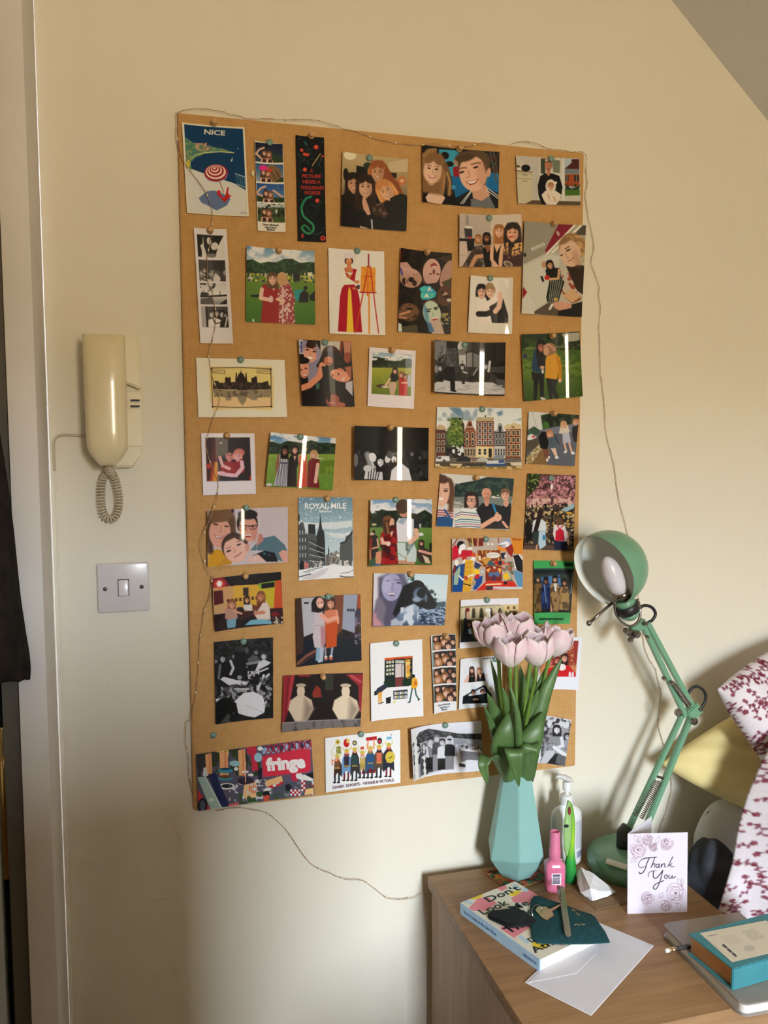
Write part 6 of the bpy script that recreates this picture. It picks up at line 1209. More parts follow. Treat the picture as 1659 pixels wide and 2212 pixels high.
for k,u,v,what in (
('W',462,266,'the NICE poster'),('T',582,308,'the strip beside the black bookmark'),('W',672,294,'the black bookmark'),
('T',798,341,'the photo of four huddled women'),('W',992,322,'the girl and boy photo'),('T',1190,343,'the photo of man and child'),
('T',1057,471,'the kitchen photo of four women'),('W',1195,484,'the tilted selfie'),('T',1059,601,'the white-ground hug photo'),
('W',454,498,'the black-and-white photo strip'),('W',602,542,'the festival field photo'),('T',772,542,'the easel card'),
('W',922,545,'the SPA DAY photo'),('T',520,777,'the parliament card'),('T',702,740,'the lilac hood photo'),
('W',846,757,'the park instant photo'),('T',1004,745,'the bar table photo'),('W',1192,726,'the yellow jumper photo'),
('T',1042,884,'the canal house postcard'),('W',1195,893,'the photo of women walking'),('W',490,941,'the dark red instant photo'),
('T',649,944,'the photo of four long dresses'),('W',842,924,'the dancing crowd photo'),('W',1027,1032,'the family of four photo'),
('T',1190,1033,'the pink blossom photo'),('T',532,1097,'the three faces photo'),('W',706,1077,'the ROYAL MILE poster'),
('T',855,1080,'the photo of couple seen from behind'),('W',886,1240,'the photo of woman and dog'),('T',1050,1165,'the cartoon bookshop postcard'),
('W',1194,1217,'the green-framed trench coat photo'),('W',530,1244,'the pub photo'),('T',709,1289,'the photo of lilac and rust dresses'),
('T',526,1386,'the picnic photo'),('W',697,1461,'the still-life card'),('T',856,1390,'the bookshop front card'),
('W',962,1374,'the strip of many faces'),('T',1052,1296,'the graduation cap photo'),('T',1070,1424,'the photo booth card'),
('T',780,1586,'the viking postcard'),('T',962,1567,'the lake shore photo'),('T',461,1588,'')):
 o=link(bpy.data.objects.new('push_pin',PIN_ME[k]))
 o.location=atY(u,v,BY-0.0022 if what else -BTH-0.0004)
 n={'T':'turquoise domed pin','W':'pale wooden spool pin'}[k]
 tag(o,f'{n} holding {what}' if what else 'turquoise pin alone on bare board above the fringe flyer','pin','pins on the board')
 # ------------------------------------------------------------------ copper fairy lights
M_copper=plain('copper_wire',(0.46,0.29,0.18),rough=0.4,metal=0.5)
M_bead=plain('clear_led_bead',(0.85,0.74,0.50),rough=0.15,coat=0.5)
def crop_pts(x0,y0,s,pts,Y):
 return [atY(x0+x/s,y0+y/s,Y) for x,y in pts]
def fairy():
 t=thing('fairy_lights','thin copper wire fairy lights draped around the pin board and wall','fairy lights',atY(420,240,-0.01))
 o=np.array(t.location)
 c1,c2=CROPS['C1'],CROPS['C2']
 top=crop_pts(*c1,[(-4,122),(20,118),(100,85),(250,70),(380,85),(480,100),(560,125),(680,155),(760,180),(900,178),(1100,185),(1250,188),(1400,188),(1540,205)],-0.010)
 top+=crop_pts(*c2,[(110,-5),(200,15),(300,50),(375,78),(440,98),(590,128),(700,140),(800,150)],-0.0150)
 top+=crop_pts(*c2,[(880,140),(960,130),(1050,152),(1130,150),(1270,160),(1370,130),(1450,125),(1540,150)],-0.023)
 right=crop_pts(1100,0,1659/559,[(10,925),(60,910),(160,915),(240,950),(340,962),(400,975),(485,985)],-0.010)+crop_pts(1100,0,1659/559,[(493,1100),(499,1180),(488,1250),(505,1380),(545,1580),(525,1680),(575,1830),(572,1900),(585,1960),(575,2100),(580,2180)],-0.004)
 right+=[atY(u,v,-0.004) for u,v in ((1296,760),(1297,800),(1305,870),(1310,940),(1325,1000),(1335,1070),(1350,1130),(1360,1175),(1372,1250),(1384,1320),(1390,1386),(1394,1405),(1404,1427),(1415,1444),(1419,1458),(1425,1483),(1428,1500),(1424,1540),(1422,1566),(1428,1592),(1437,1619),(1445,1645),(1444,1664),(1449,1682),(1450,1711),(1444,1733),(1440,1751),(1432,1772),(1426,1788),(1415,1840))]
 P= lambda k,pts,Y:crop_pts(*CROPS[k],pts,Y)
 left=[atY(383,246,-0.014),atY(384,300,-0.016),atY(396,345,-0.021)]+P('C1',[(150,730),(220,820),(310,950),(340,1010),(380,1130)],-0.021)+P('C1',[(384,1210),(380,1300)],-0.018)+P('C4',[(292,110),(285,200),(248,400),(255,650),(305,770),(315,850),(325,910),(340,970),(345,1100),(320,1250),(300,1350)],-0.021)+P('C6',[(240,60),(212,150)],-0.018)+P('C6',[(215,230),(240,380),(300,550),(300,640),(260,730)],-0.019)+P('C6',[(238,800)],-0.016)
 left+=P('D1',[(180,20),(150,130),(120,220),(130,310),(190,500),(240,600),(250,680),(240,780)],-0.020)+P('D4',[(235,20),(200,160),(150,290),(110,390),(65,520),(80,620),(105,700),(125,780),(175,860)],-0.031)+P('D7',[(85,130),(60,330),(10,450)],-0.026)+[atY(u,v,-0.016) for u,v in ((437,1340),(430,1400),(425,1480),(412,1550))]+[atY(u,v,-0.013) for u,v in ((403,1562),(401,1600),(407,1640))]+[atY(u,v,-0.006) for u,v in ((410,1690),(425,1740))]
 low=crop_pts(380,1700,1659/620,[(230,140),(330,120),(430,130),(530,155),(630,240),(680,310),(750,410),(800,460),(880,495),(980,535),(1075,540),(1150,590),(1215,640),(1280,650),(1380,640),(1430,612),(1500,630),(1560,660)],-0.008)
 geo,beads=[],[]
 rs=random.Random(3)
 for path in (top,right,left,low):
  pp=[p-o for p in catmull(path,5)]
  geo.append(tube_geo(pp,0.00045,5))
  jig=[p+np.array([rs.uniform(-1,1),-abs(rs.uniform(0,1)),rs.uniform(-1,1)])*0.0011 for p in pp]
  geo.append(tube_geo(jig,0.00032,4))
  d=0
  for a,b in zip(pp[:-1],pp[1:]):
   d+=np.linalg.norm(b-a)
   if d>0.048:
    d=0
    dr=(b-a)/(np.linalg.norm(b-a)+1e-9)
    beads.append(tube_geo([a-dr*0.0028,a-dr*0.0016,a,a+dr*0.0016,a+dr*0.0028],[0.0003,0.0012,0.0015,0.0012,0.0003],6))
 V,F=join_geo(geo)
 mesh_obj('wire',V,F,M_copper,t,True)
 q=atY(546,374,-0.0155)-o
 beads.append(tube_geo([q+np.array([0,0,z]) for z in (-0.006,-0.003,0,0.003,0.006)],[0.0008,0.0028,0.0035,0.0024,0.0006],8))
 V,F=join_geo(beads)
 b=mesh_obj('bulbs',V,F,M_bead,t,True)
 b['kind']='stuff'
fairy()
# ------------------------------------------------------------------ door intercom
M_cream=plain('cream_plastic',C(226,212,172),rough=0.22,coat=0.4,vary=0.02)
M_ivory=plain('ivory_plastic',C(226,216,186),rough=0.35,vary=0.02)
M_slot=plain('black_slot',(0.01,0.01,0.01),rough=0.5)
M_cord=plain('grey_beige_cord',C(196,184,158),rough=0.45)
def intercom():
 K= lambda x,y,Y:atY(140+x/3.3,690+y/3.3,Y)
 o=K(350,580,0)
 t=thing('intercom_phone','cream wall intercom handset with coiled cord beside the door','intercom',o)
 def prism(name,pts,y0,y1,mat,bev=0.003):
  bm=bmesh.new()
  f=[bm.verts.new((K(x,y,y0)[0]-o[0],y0,K(x,y,y0)[2]-o[2])) for x,y in pts]
  b=[bm.verts.new((v.co.x,y1,v.co.z)) for v in f]
  bm.faces.new(f)
  bm.faces.new(b[::-1])
  n=len(f)
  for i in range(n):
   bm.faces.new((f[i],b[i],b[(i+1)%n],f[(i+1)%n]))
  bmesh.ops.recalc_face_normals(bm,faces=bm.faces)
  if bev:
   bmesh.ops.bevel(bm,geom=bm.edges[:],offset=bev,segments=3,affect='EDGES')
  return bm_obj(name,bm,mat,t,True,40)
 prism('base_plate',[(165,125),(500,120),(535,130),(542,170),(558,965),(492,1052),(255,1058),(172,965)],-0.026,0.0,M_ivory,0.003)
 prism('upper_housing',[(390,124),(498,121),(530,132),(540,170),(545,500),(425,450),(392,445)],-0.046,-0.024,M_ivory,0.003)
 prism('lower_panel',[(425,512),(545,510),(556,905),(436,905)],-0.0290,-0.025,M_ivory,0.001)
 for y in (578,620):
  b=prism('button',[(440,y-16),(546,y-16),(546,y+15),(440,y+15)],-0.0310,-0.028,M_ivory,0.0006)
  V=[(K(x,yy,-0.0318)[0]-o[0],-0.0318,K(x,yy,-0.0318)[2]-o[2]) for x,yy in ((466,y-6),(472,y-8),(528,y-8),(534,y-5),(534,y+4),(528,y+7),(472,y+7),(466,y+4))]
  W2=[(x,-0.0305,z) for x,_,z in V]
  n=len(V)
  mesh_obj('slot',V+W2,[tuple(range(n)),tuple(range(2*n-1,n-1,-1))]+[(i,n+i,n+(i+1)%n,(i+1)%n) for i in range(n)],M_slot,b)
  # handset: lofted rounded bar
 secs=[(0,275,108,126,.35),(1,275,104,134,.55),(2,276,130,136,.75),(3,279,190,136,1),(4,288,480,135,1),(5,298,780,134,1),(6,303,900,132,1),(7,306,935,124,.95),(8,306,985,96,.8),(9,305,1025,66,.62),(10,304,1040,54,.45)]
 V,F=[],[]
 N=28
 for _,cx,cy,hw,dep in secs:
  p=K(cx,cy,-0.075)
  w=hw/3.3/1225
  d=0.026*dep
  for k in range(N):
   a=2*math.pi*k/N
   c,s=math.cos(a),math.sin(a)
   q=(abs(c)**3.2+abs(s)**3.2)**(-1/3.2)
   V.append((p[0]-o[0]+w*c*q,-0.062+d*s*q,p[2]-o[2]))
 n=len(secs)
 for i in range(n-1):
  for k in range(N):
   F.append((i*N+k,(i+1)*N+k,(i+1)*N+(k+1)%N,i*N+(k+1)%N))
 F+=[tuple(range(N)),tuple(range(n*N-1,(n-1)*N-1,-1))]
 h=mesh_obj('handset',V,F,M_cream,t,True)
 h.data.set_sharp_from_angle(angle=math.radians(50))
 # cradle between handset and base
 prism('cradle',[(200,200),(390,200),(400,900),(215,900)],-0.048,-0.02,M_ivory,0.002)
 path=[K(x,y,Y)-o for x,y,Y in ((304,1035,-.055),(306,1060,-.045),(318,1085,-.03),(342,1105,-.02),(366,1160,-.018),(384,1250,-.018),(386,1330,-.018),(366,1400,-.018),(325,1425,-.018),(284,1400,-.018),(264,1330,-.018),(260,1250,-.018),(264,1170,-.018),(282,1115,-.02),(300,1085,-.028),(306,1058,-.03))]
 cm=catmull(path,16)
 cl=np.array(cm)
 seg=np.linalg.norm(np.diff(cl,axis=0),axis=1)
 s=np.concatenate([[0],np.cumsum(seg)])
 L=s[-1]
 turns=44
 nn=turns*12
 pts=[]
 for i in range(nn+1):
  q=L*i/nn
  c=np.array([np.interp(q,s,cl[:,k]) for k in range(3)])
  tg=np.array([np.interp(min(L,q+.002),s,cl[:,k])-np.interp(max(0,q-.002),s,cl[:,k]) for k in range(3)])
  tg/=np.linalg.norm(tg)+1e-9
  a=np.cross(tg,(0,1,0))
  a/=np.linalg.norm(a)+1e-9
  b=np.cross(tg,a)
  e=min(1,i/50,(nn-i)/50)
  r=0.0058*max(0,e)
  ph=2*math.pi*turns*i/nn
  pts.append(c+r*(math.cos(ph)*a+math.sin(ph)*b))
 tube('coiled_cord',pts,0.0017,M_cord,t,6)
 q=681/240
 cable=[atY(x/q,700+y/q,-0.004)-o for x,y in ((560,682),(500,682),(430,680),(380,680),(345,695),(331,725),(330,800),(335,900))]
 tube('wall_cable',catmull(cable,5),0.0021,M_cord,t,8)
 low=[atY(x/q,700+y/q,-0.001)-o for x,y in ((334,890),(342,1000),(346,1100),(352,1300),(355,1500),(368,1800),(376,2100))]+[atY(u,v,-0.001)-o for u,v in ((140,1600),(147,1850),(156,2150),(163,2400))]
 tube('painted_cable',catmull(low,5),0.0017,M_wall,t,8)
intercom()
# ------------------------------------------------------------------ light switch
M_white=plain('white_plastic',C(214,208,208),rough=0.25,coat=0.3,vary=0.015)
def switch():
 c=atY(267,1268.5,-0.005)
 t=thing('light_switch','white square single light switch below the intercom','light switch',(c[0],0,c[2]))
 s=0.0435
 bm=bmesh.new()
 bm_box(bm,-s,s,-0.0095,0,-s,s,bevel=0.0035,seg=3)
 bm_obj('plate',bm,M_white,t,True,40)
 box('rocker_recess',-0.0095,0.0095,-0.0100,-0.006,-0.0150,0.0150,M_slot,t)
 bm=bmesh.new()
 bm_box(bm,-0.0085,0.0085,-0.0135,-0.007,-0.014,0.014,bevel=0.0018,seg=3)
 for v in bm.verts:
  if v.co.y<-0.011:
   v.co.y+=0.0022*(v.co.z/0.014)
 bm_obj('rocker',bm,M_white,t,True,50)
 M_scr=plain('dark_screw',(0.10,0.085,0.07),rough=0.4,metal=0.7)
 for x,z in ((-0.0305,-0.001),(0.0305,0.000)):
  sc=lathe('screw',[(0.0036,0),(0.0036,0.0006),(0.0028,0.0012),(0.0004,0.0013)],M_scr,t,16)
  sc.location=(x,-0.0094,z)
  sc.rotation_euler=(math.radians(90),0,0)
switch()
# ------------------------------------------------------------------ dark coat hanging on the door at the left edge
def coat():
 M=plain('black_brown_wool',(0.022,0.017,0.013),rough=0.95,spec=0.1,vary=0.3,vscale=40,bump=0.001,bscale=300)
 rt=[(-16,880),(-4,960),(10,1050),(22,1150),(30,1235),(37,1300),(48,1370),(57,1420),(60,1450),(59,1472)]
 Y=DY-0.028
 o=atY(0,1000,Y)
 rs=np.array([atY(u,v,Y)-o for u,v in rt])
 n=len(rs)
 def fn(u,v):
  k=v*(n-1)
  i=min(int(k),n-2)
  e=rs[i]+(rs[i+1]-rs[i])*(k-i)
  x=e[0]-(1-u)*0.24
  return (x,0.010*math.sin(u*21+v*2)*(0.3+v)+(0.02 if u>.97 else 0)-0.012*(1-u),e[2]-0.012*(u<0.92)*0)
 c=grid_obj('hanging_coat',fn,40,24,M,thick=0.008)
 c.location=o
 tag(c,'dark brown coat hanging on the door at the left edge','coat')
 bm=bmesh.new()
 p=np.array(fn(0.55,0.0))
 hook=thing('coat_hook','small steel hook carrying the dark coat on the door','hook',o+np.array([p[0],0,p[2]]))
 tube('hook_arm',catmull([(0,0.045,0.03),(0,0.0,0.028),(0,-0.022,0.012),(0,-0.030,0.02),(0,-0.034,0.035)],6),0.004,M_steel,hook)
 box('hook_plate',-0.012,0.012,0.036,0.0455,-0.01,0.055,M_steel,hook,bevel=0.002)
coat()
# ------------------------------------------------------------------ bedside chest
ZD=0.70
def m_oak(name,c1,c2,ax='X'):
 t=NT(name)
 sc=(2.2,34,34) if ax=='X' else (34,34,2.2)
 v=t.mapping(sc)
 f=t.noise(1.6,v,detail=7,rough=0.62)
 f2=t.noise(7,v,detail=3)
 mx=t.n('ShaderNodeMath',operation='MULTIPLY_ADD')
 t.link(f2,mx.inputs[0])
 mx.inputs[1].default_value=0.35
 t.link(f,mx.inputs[2])
 t.base(t.ramp(mx.outputs[0],[(0.42,c1),(0.9,c2)]))
 t.bump(f,dist=0.0004,strength=0.3)
 return t.fin(0.45,spec=0.35)
M_oak=m_oak('oak_veneer_top',(0.22,0.115,0.048),(0.37,0.212,0.100))
M_oakv=m_oak('oak_veneer_side',(0.27,0.165,0.10),(0.40,0.265,0.165),'Z')
DX0,DX1,DY0,DY1=0.4395,0.9065,-0.522,-0.034
def chest():
 t=thing('bedside_chest','light oak bedside chest of drawers against the wall','chest of drawers',((DX0+DX1)/2,(DY0+DY1)/2,0))
 ox,oy=t.location.x,t.location.y
 w,d=(DX1-DX0)/2,(DY1-DY0)/2
 box('top',-w,w,-d,d,ZD-0.022,ZD,M_oak,t,bevel=0.0015)
 i=0.009
 box('side_panel',-w+i,-w+i+0.018,-d+i+.018,d,0,ZD-0.022,M_oakv,t,bevel=0.001)
 box('side_panel',w-i-0.018,w-i,-d+i+.018,d,0,ZD-0.022,M_oakv,t,bevel=0.001)
 box('back_panel',-w+i+.018,w-i-.018,d-0.012,d-0.004,0.06,ZD-0.022,M_oakv,t)
 box('plinth',-w+i+.018,w-i-.018,-d+0.04,-d+0.055,0,0.06,M_oakv,t)
 for k in range(3):
  z0=0.065+k*0.204
  dr=box('drawer',-w+i+0.002,w-i-0.002,-d+i,-d+i+0.018,z0,z0+0.200,M_oak,t,bevel=0.0015)
  lathe('knob',[(0.006,0),(0.006,0.012),(0.013,0.018),(0.014,0.024),(0.010,0.028),(0.0005,0.029)],M_steel,dr,20,loc=(0,-d+i,z0+0.1),rot=(math.radians(90),0,0))
chest()
DP= lambda u,v,h=0.0:atZ(u,v,ZD+h)
def prism_obj(name,pts,z0,z1,mat,parent=None,bev=0.0,org=(0,0,0),seg=2):
 """vertical prism over a floor-plan polygon"""
 bm=bmesh.new()
 a=[bm.verts.new((p[0]-org[0],p[1]-org[1],z0-org[2])) for p in pts]
 b=[bm.verts.new((p[0]-org[0],p[1]-org[1],z1-org[2])) for p in pts]
 n=len(a)
 bm.faces.new(a[::-1])
 bm.faces.new(b)
 for i in range(n):
  bm.faces.new((a[i],a[(i+1)%n],b[(i+1)%n],b[i]))
 bmesh.ops.recalc_face_normals(bm,faces=bm.faces)
 if bev:
  bmesh.ops.bevel(bm,geom=bm.edges[:],offset=bev,segments=seg,affect='EDGES')
 return bm_obj(name,bm,mat,parent,bev>0,40)
def art_quad(name,crop,corners,pts,paint,mat,parent,org,nx,ny,up=(0,0,0.0002),gain=1.0):
 """printed skin on a flat quad (pts TL,TR,BR,BL in world)"""
 a=Art(corners,nx,ny)
 paint(a)
 p=[np.array(q,float)-np.array(org)+np.array(up) for q in pts]
 fn= lambda u,v:p[0]*((1-u)*(1-v))[...,None]+p[1]*(u*(1-v))[...,None]+p[2]*(u*v)[...,None]+p[3]*((1-u)*v)[...,None]
 me=sheet_mesh(name,fn,a.finish(gain),mat,nrm_back=tuple(-0.6*np.array(up)))
 return link(bpy.data.objects.new(name,me),parent)
 # ------------------------------------------------------------------ paperback
M_paper=plain('white_paper',(0.80,0.79,0.80),rough=0.8,vary=0.03,vscale=60)
M_pages=NT('book_pages')
_f=M_pages.noise(3,M_pages.mapping((1,1,700)),detail=2)
M_pages.base(M_pages.ramp(_f,[(0.35,(0.66,0.62,0.53)),(0.65,(0.84,0.81,0.74))]))
M_pages=M_pages.fin(0.85)
def paperback():
 z=0.021
 e0=DP(992,1958)
 c=[DP(995,1950,z),DP(1112.5,1899,z),DP(1279,2036,z),DP(1166,2077,z)]
 x1=(c[1]-c[0])+(c[2]-c[3])*0
 x1=x1/np.linalg.norm(x1)
 x1=np.array([x1[0]*.999+x1[1]*.0436,x1[1]*.999-x1[0]*.0436,0.0])
 y1=np.array([x1[1],-x1[0],0.0])
 O=c[0].copy()
 w,l=0.131,0.200
 q= lambda a,b,h:(O[0]+x1[0]*a+y1[0]*b,O[1]+x1[1]*a+y1[1]*b,ZD+h)
 P4= lambda a0,a1,b0,b1:[q(a0,b0,0),q(a1,b0,0),q(a1,b1,0),q(a0,b1,0)]
 org=np.array(q(w/2,l/2,0))
 t=thing('paperback_book','paperback with pink and yellow shapes titled Don\'t Look at Me Like That','book',org)
 prism_obj('pages',P4(0.002,w-.001,0.001,l-.001),ZD+0.0012,ZD+z-0.0012,M_pages,t,0,org)
 M_cov=plain('cream_book_cover',C(226,220,200),rough=0.35,coat=0.2)
 M_spine=plain('pale_blue_spine',C(170,200,222),rough=0.4)
 prism_obj('back_cover',P4(0,w,0,l),ZD+0.0002,ZD+0.0012,M_cov,t,0,org)
 prism_obj('spine',P4(-0.0012,0.0016,0,l),ZD+0.0002,ZD+z,M_spine,t,0.0004,org)
 prism_obj('front_cover',P4(0,w,0,l),ZD+z-0.0012,ZD+z,M_cov,t,0,org)
 pk,yl,bl=(224,140,150),(236,206,74),(176,204,222)
 def paint(a):
  a.F((222,218,200));a.G([(320,430),(370,350),(440,340),(520,400),(440,460),(360,455)],pk);a.G([(480,250),(560,215),(580,270),(540,290)],pk);a.E(355,330,46,26,yl,-10);a.E(650,318,46,26,yl,-8);a.G([(620,360),(760,270),(830,300),(900,380),(780,420),(640,400)],pk);a.G([(700,300),(720,260),(760,275),(740,310)],bl);a.G([(560,590),(640,555),(770,560),(760,600),(660,660)],pk);a.E(830,700,56,34,yl,-8);a.G([(870,690),(1010,680),(960,720)],pk);a.G([(270,350),(350,390),(330,400),(262,372)],bl);a.G([(640,230),(690,270),(660,280),(620,250)],bl);a.G([(700,640),(760,690),(740,700),(690,660)],bl)
 cr=[(248,380),(640,196),(1191,652),(820,790)]
 art_quad('cover_print',None,cr,[q(0,0,z),q(w,0,z),q(w,l,z),q(0,l,z)],paint,M_satin,t,org,150,220)
 M_ink=plain('black_ink',(0.012,0.012,0.014),rough=0.4)
 M_bi=plain('blue_ink',C(60,110,160),rough=0.5)
 def word(s,a,b,h,width,mat=M_ink,hh=z+0.0006,bold=.02):
  V,T=text_geo(s,1.0,0,bold)
  V=V-[V[:,0].min(),0,0]
  sx,sy=width/V[:,0].max(),h/0.729
  mesh_obj('lettering',[np.array(q(a+v[0]*sx,b-v[1]*sy,hh))-org for v in V],T,mat,t)
 for s,a,b,wd in (("Don't",0.043,0.028,0.078),('Look',0.008,0.053,0.062),('at Me',0.022,0.074,0.079),('Like',0.05,0.097,0.05),('That',0.006,0.120,0.06),('Athill',0.004,0.184,0.062)):
  word(s,a,b,0.0175 if s!='Athill' else .015,wd)
 word('Diana',0.020,0.160,0.0125,0.045)
 # spine title (on the left edge)
 V,T=text_geo("Don't Look at Me Like That                               GRANTA",1.0,0,0.02)
 V=V-[V[:,0].min(),0,0]
 sx=0.182/V[:,0].max()
 mesh_obj('lettering',[np.array(q(-0.0016,0.012+v[0]*sx,0.0085+v[1]*0.0065))-org for v in V],T,M_bi,t)
 return q,org,x1,y1
BK=paperback()
# ------------------------------------------------------------------ envelope, pouch, wallet, key, nail file
def flats():
 M_env=plain('white_envelope_paper',(0.74,0.73,0.78),rough=0.75,vary=0.03,vscale=15,bump=0.0006,bscale=25)
 e=[DP(1134,2123),DP(1277,2195),DP(1412,2044),DP(1306,2000)]
 e[3]=e[0]+(e[2]-e[1])
 org=sum(e)/4
 env=thing('envelope','plain white envelope half under the paperback','envelope',org)
 prism_obj('envelope_body',e,ZD+0.0002,ZD+0.0016,M_env,env,0.0003,org)
 a,b,c,d=e
 m=(a+d)/2*0.55+(b+c)/2*0.45
 prism_obj('flap',[a+(b-a)*.04,m+(a-d)*.18,m-(a-d)*.12,d+(c-d)*.04],ZD+0.0015,ZD+0.0021,M_env,env,0.0002,org)
 # teal felt pouch: draped over the book edge
 M_felt=plain('teal_felt',(0.020,0.075,0.088),rough=0.95,spec=0.15,vary=0.2,vscale=120,bump=0.0012,bscale=600)
 S=3.318
 out=[(752,330),(775,302),(810,300),(900,332),(1000,342),(1100,352),(1185,365),(1215,385),(1245,440),(1285,540),(1320,630),(1180,640),(1050,642),(920,640),(795,634),(758,600),(748,500),(746,400)]
 P=[DP(920+x/S,1840+y/S,0.028) for x,y in out]
 cx=sum(P)/len(P)
 pq,bo,bx,by=BK
 def drape(p):
  a=(p[0]-bo[0])*bx[0]+(p[1]-bo[1])*bx[1]+0.0655  # across the book
  k=np.clip((a-0.131)/0.05,0,1)
  return 0.0225-0.017*k*k*(3-2*k)
 bm=bmesh.new()
 rings=10
 tp,bt=[],[]
 for r in range(rings+1):
  f=r/rings
  lt,lb=[],[]
  for p in P:
   w=cx+(p-cx)*f
   h=drape(w)
   th=0.0065*(1-0.75*f**6)
   lt.append(bm.verts.new((w[0]-cx[0],w[1]-cx[1],h+th)))
   lb.append(bm.verts.new((w[0]-cx[0],w[1]-cx[1],h)))
  tp.append(lt)
  bt.append(lb)
 n=len(P)
 for r in range(rings):
  for i in range(n):
   j=(i+1)%n
   if r==0:
    continue
   bm.faces.new((tp[r][i],tp[r+1][i],tp[r+1][j],tp[r][j]))
   bm.faces.new((bt[r][i],bt[r][j],bt[r+1][j],bt[r+1][i]))
 for i in range(n):
  j=(i+1)%n
  bm.faces.new((tp[rings][i],bt[rings][i],bt[rings][j],tp[rings][j]))
 bm.faces.new(tp[1])
 bm.faces.new(bt[1][::-1])
 for v in tp[0]+bt[0]:
  bm.verts.remove(v)
 bmesh.ops.recalc_face_normals(bm,faces=bm.faces)
 po=thing('felt_pouch','dark teal felt pouch with faint gold print lying on the paperback','pouch',(cx[0],cx[1],ZD))
 bm_obj('body',bm,M_felt,po,True,60)
 M_gold=plain('dull_gold_print',(0.42,0.33,0.16),rough=0.5,metal=0.4)
 gp= lambda x,y:(lambda p:np.array([p[0]-cx[0],p[1]-cx[1],drape(p)+0.0068]))(DP(920+x/S,1840+y/S,0.031))
 geo=[tube_geo([gp(*q) for q in st],0.0006,5) for st in (((1045,395),(1065,410),(1090,440)),((1045,410),(1070,402)),((1085,432),(1105,436),(1090,446),(1085,432)),((1065,520),(1080,508),(1090,518)),((1095,510),(1108,512),(1100,522),(1095,510)),((1112,505),(1125,515),(1140,512)))]
 V,F=join_geo(geo)
 mesh_obj('gold_motif',V,F,M_gold,po,True)
 # black card wallet
 M_blk=plain('black_leather',(0.012,0.012,0.014),rough=0.55,spec=0.2,vary=0.3,vscale=80,bump=0.0006,bscale=350)
 wo=[(440,438),(478,414),(662,394),(700,420),(802,492),(790,506),(596,527),(575,520),(450,462)]
 Pw=[DP(920+x/S,1840+y/S,0.028) for x,y in wo]
 wc=sum(Pw)/len(Pw)
 wal=thing('card_wallet','black leather card wallet on the paperback cover','wallet',(wc[0],wc[1],ZD+0.0218))
 prism_obj('body',Pw,ZD+0.0218,ZD+0.0275,M_blk,wal,0.0014,wal.location)
 Ps=[wc+(p-wc)*0.86 for p in Pw]
 prism_obj('pocket_flap',Ps,ZD+0.0272,ZD+0.0286,M_blk,wal,0.0005,wal.location)
 # key and ring
 M_brs=plain('worn_brass_key',(0.55,0.45,0.26),rough=0.35,metal=1.0)
 kz=0.0300
 G= lambda x,y,h=kz:DP(920+x/S,1840+y/S,h)
 ko=G(840,440,kz)
 kt=thing('door_key','brass door key on a steel split ring by the pouch','key',ko)
 bow=[G(785,425),G(800,400),G(860,400),G(905,432),G(918,465),G(866,498),G(830,480)]
 prism_obj('bow',bow,ZD+kz,ZD+kz+0.0022,M_brs,kt,0.0005,ko)
 bl=[G(880,420),G(985,370),G(1000,378),G(990,388),G(960,395),G(945,408),G(900,435)]
 prism_obj('blade',bl,ZD+kz+0.0003,ZD+kz+0.0019,M_brs,kt,0.0003,ko)
 rc=G(795,428,0.034)
 ax,ay=np.array([0.011,0.004,0.0]),np.array([0.0,0.005,0.0085])
 ring=[rc-ko+ax*math.cos(a)*(1+.05*math.sin(a*.5))+ay*math.sin(a) for a in np.linspace(0,4*math.pi,60)]
 tube('split_ring',ring,0.0007,M_steel,kt,6)
 # nail file
 f0,f1=G(968,252,0.0345),G(1021,612,0.0320)
 d=(f1-f0)/np.linalg.norm(f1-f0)
 sd=np.array([d[1],-d[0],0])*-1
 w=0.0056
 pts=[f0+sd*w,f0-sd*w]+[f1-d*w-sd*w*.9*math.cos(a)+d*w*math.sin(a) for a in np.linspace(0,math.pi,7)]
 ft=thing('nail_clipper','long steel nail file with lever lying across the teal pouch','nail file',f0)
 bm=bmesh.new()
 up=[bm.verts.new(Vector(p-f0+np.array([0,0,.0014]))) for p in pts]
 dn=[bm.verts.new(Vector(p-f0)) for p in pts]
 bm.faces.new(up)
 bm.faces.new(dn[::-1])
 for i in range(len(up)):
  bm.faces.new((up[i],dn[i],dn[(i+1)%len(up)],up[(i+1)%len(up)]))
 bmesh.ops.recalc_face_normals(bm,faces=bm.faces)
 bm_obj('blade',bm,M_steel,ft)
 g0,g1=G(950,252,0.0400),G(962,340,0.0365)
 tube('lever',[g0-f0,(g0+g1)/2-f0,g1-f0],[0.0030,0.0026,0.0016],M_steel,ft,8)
flats()
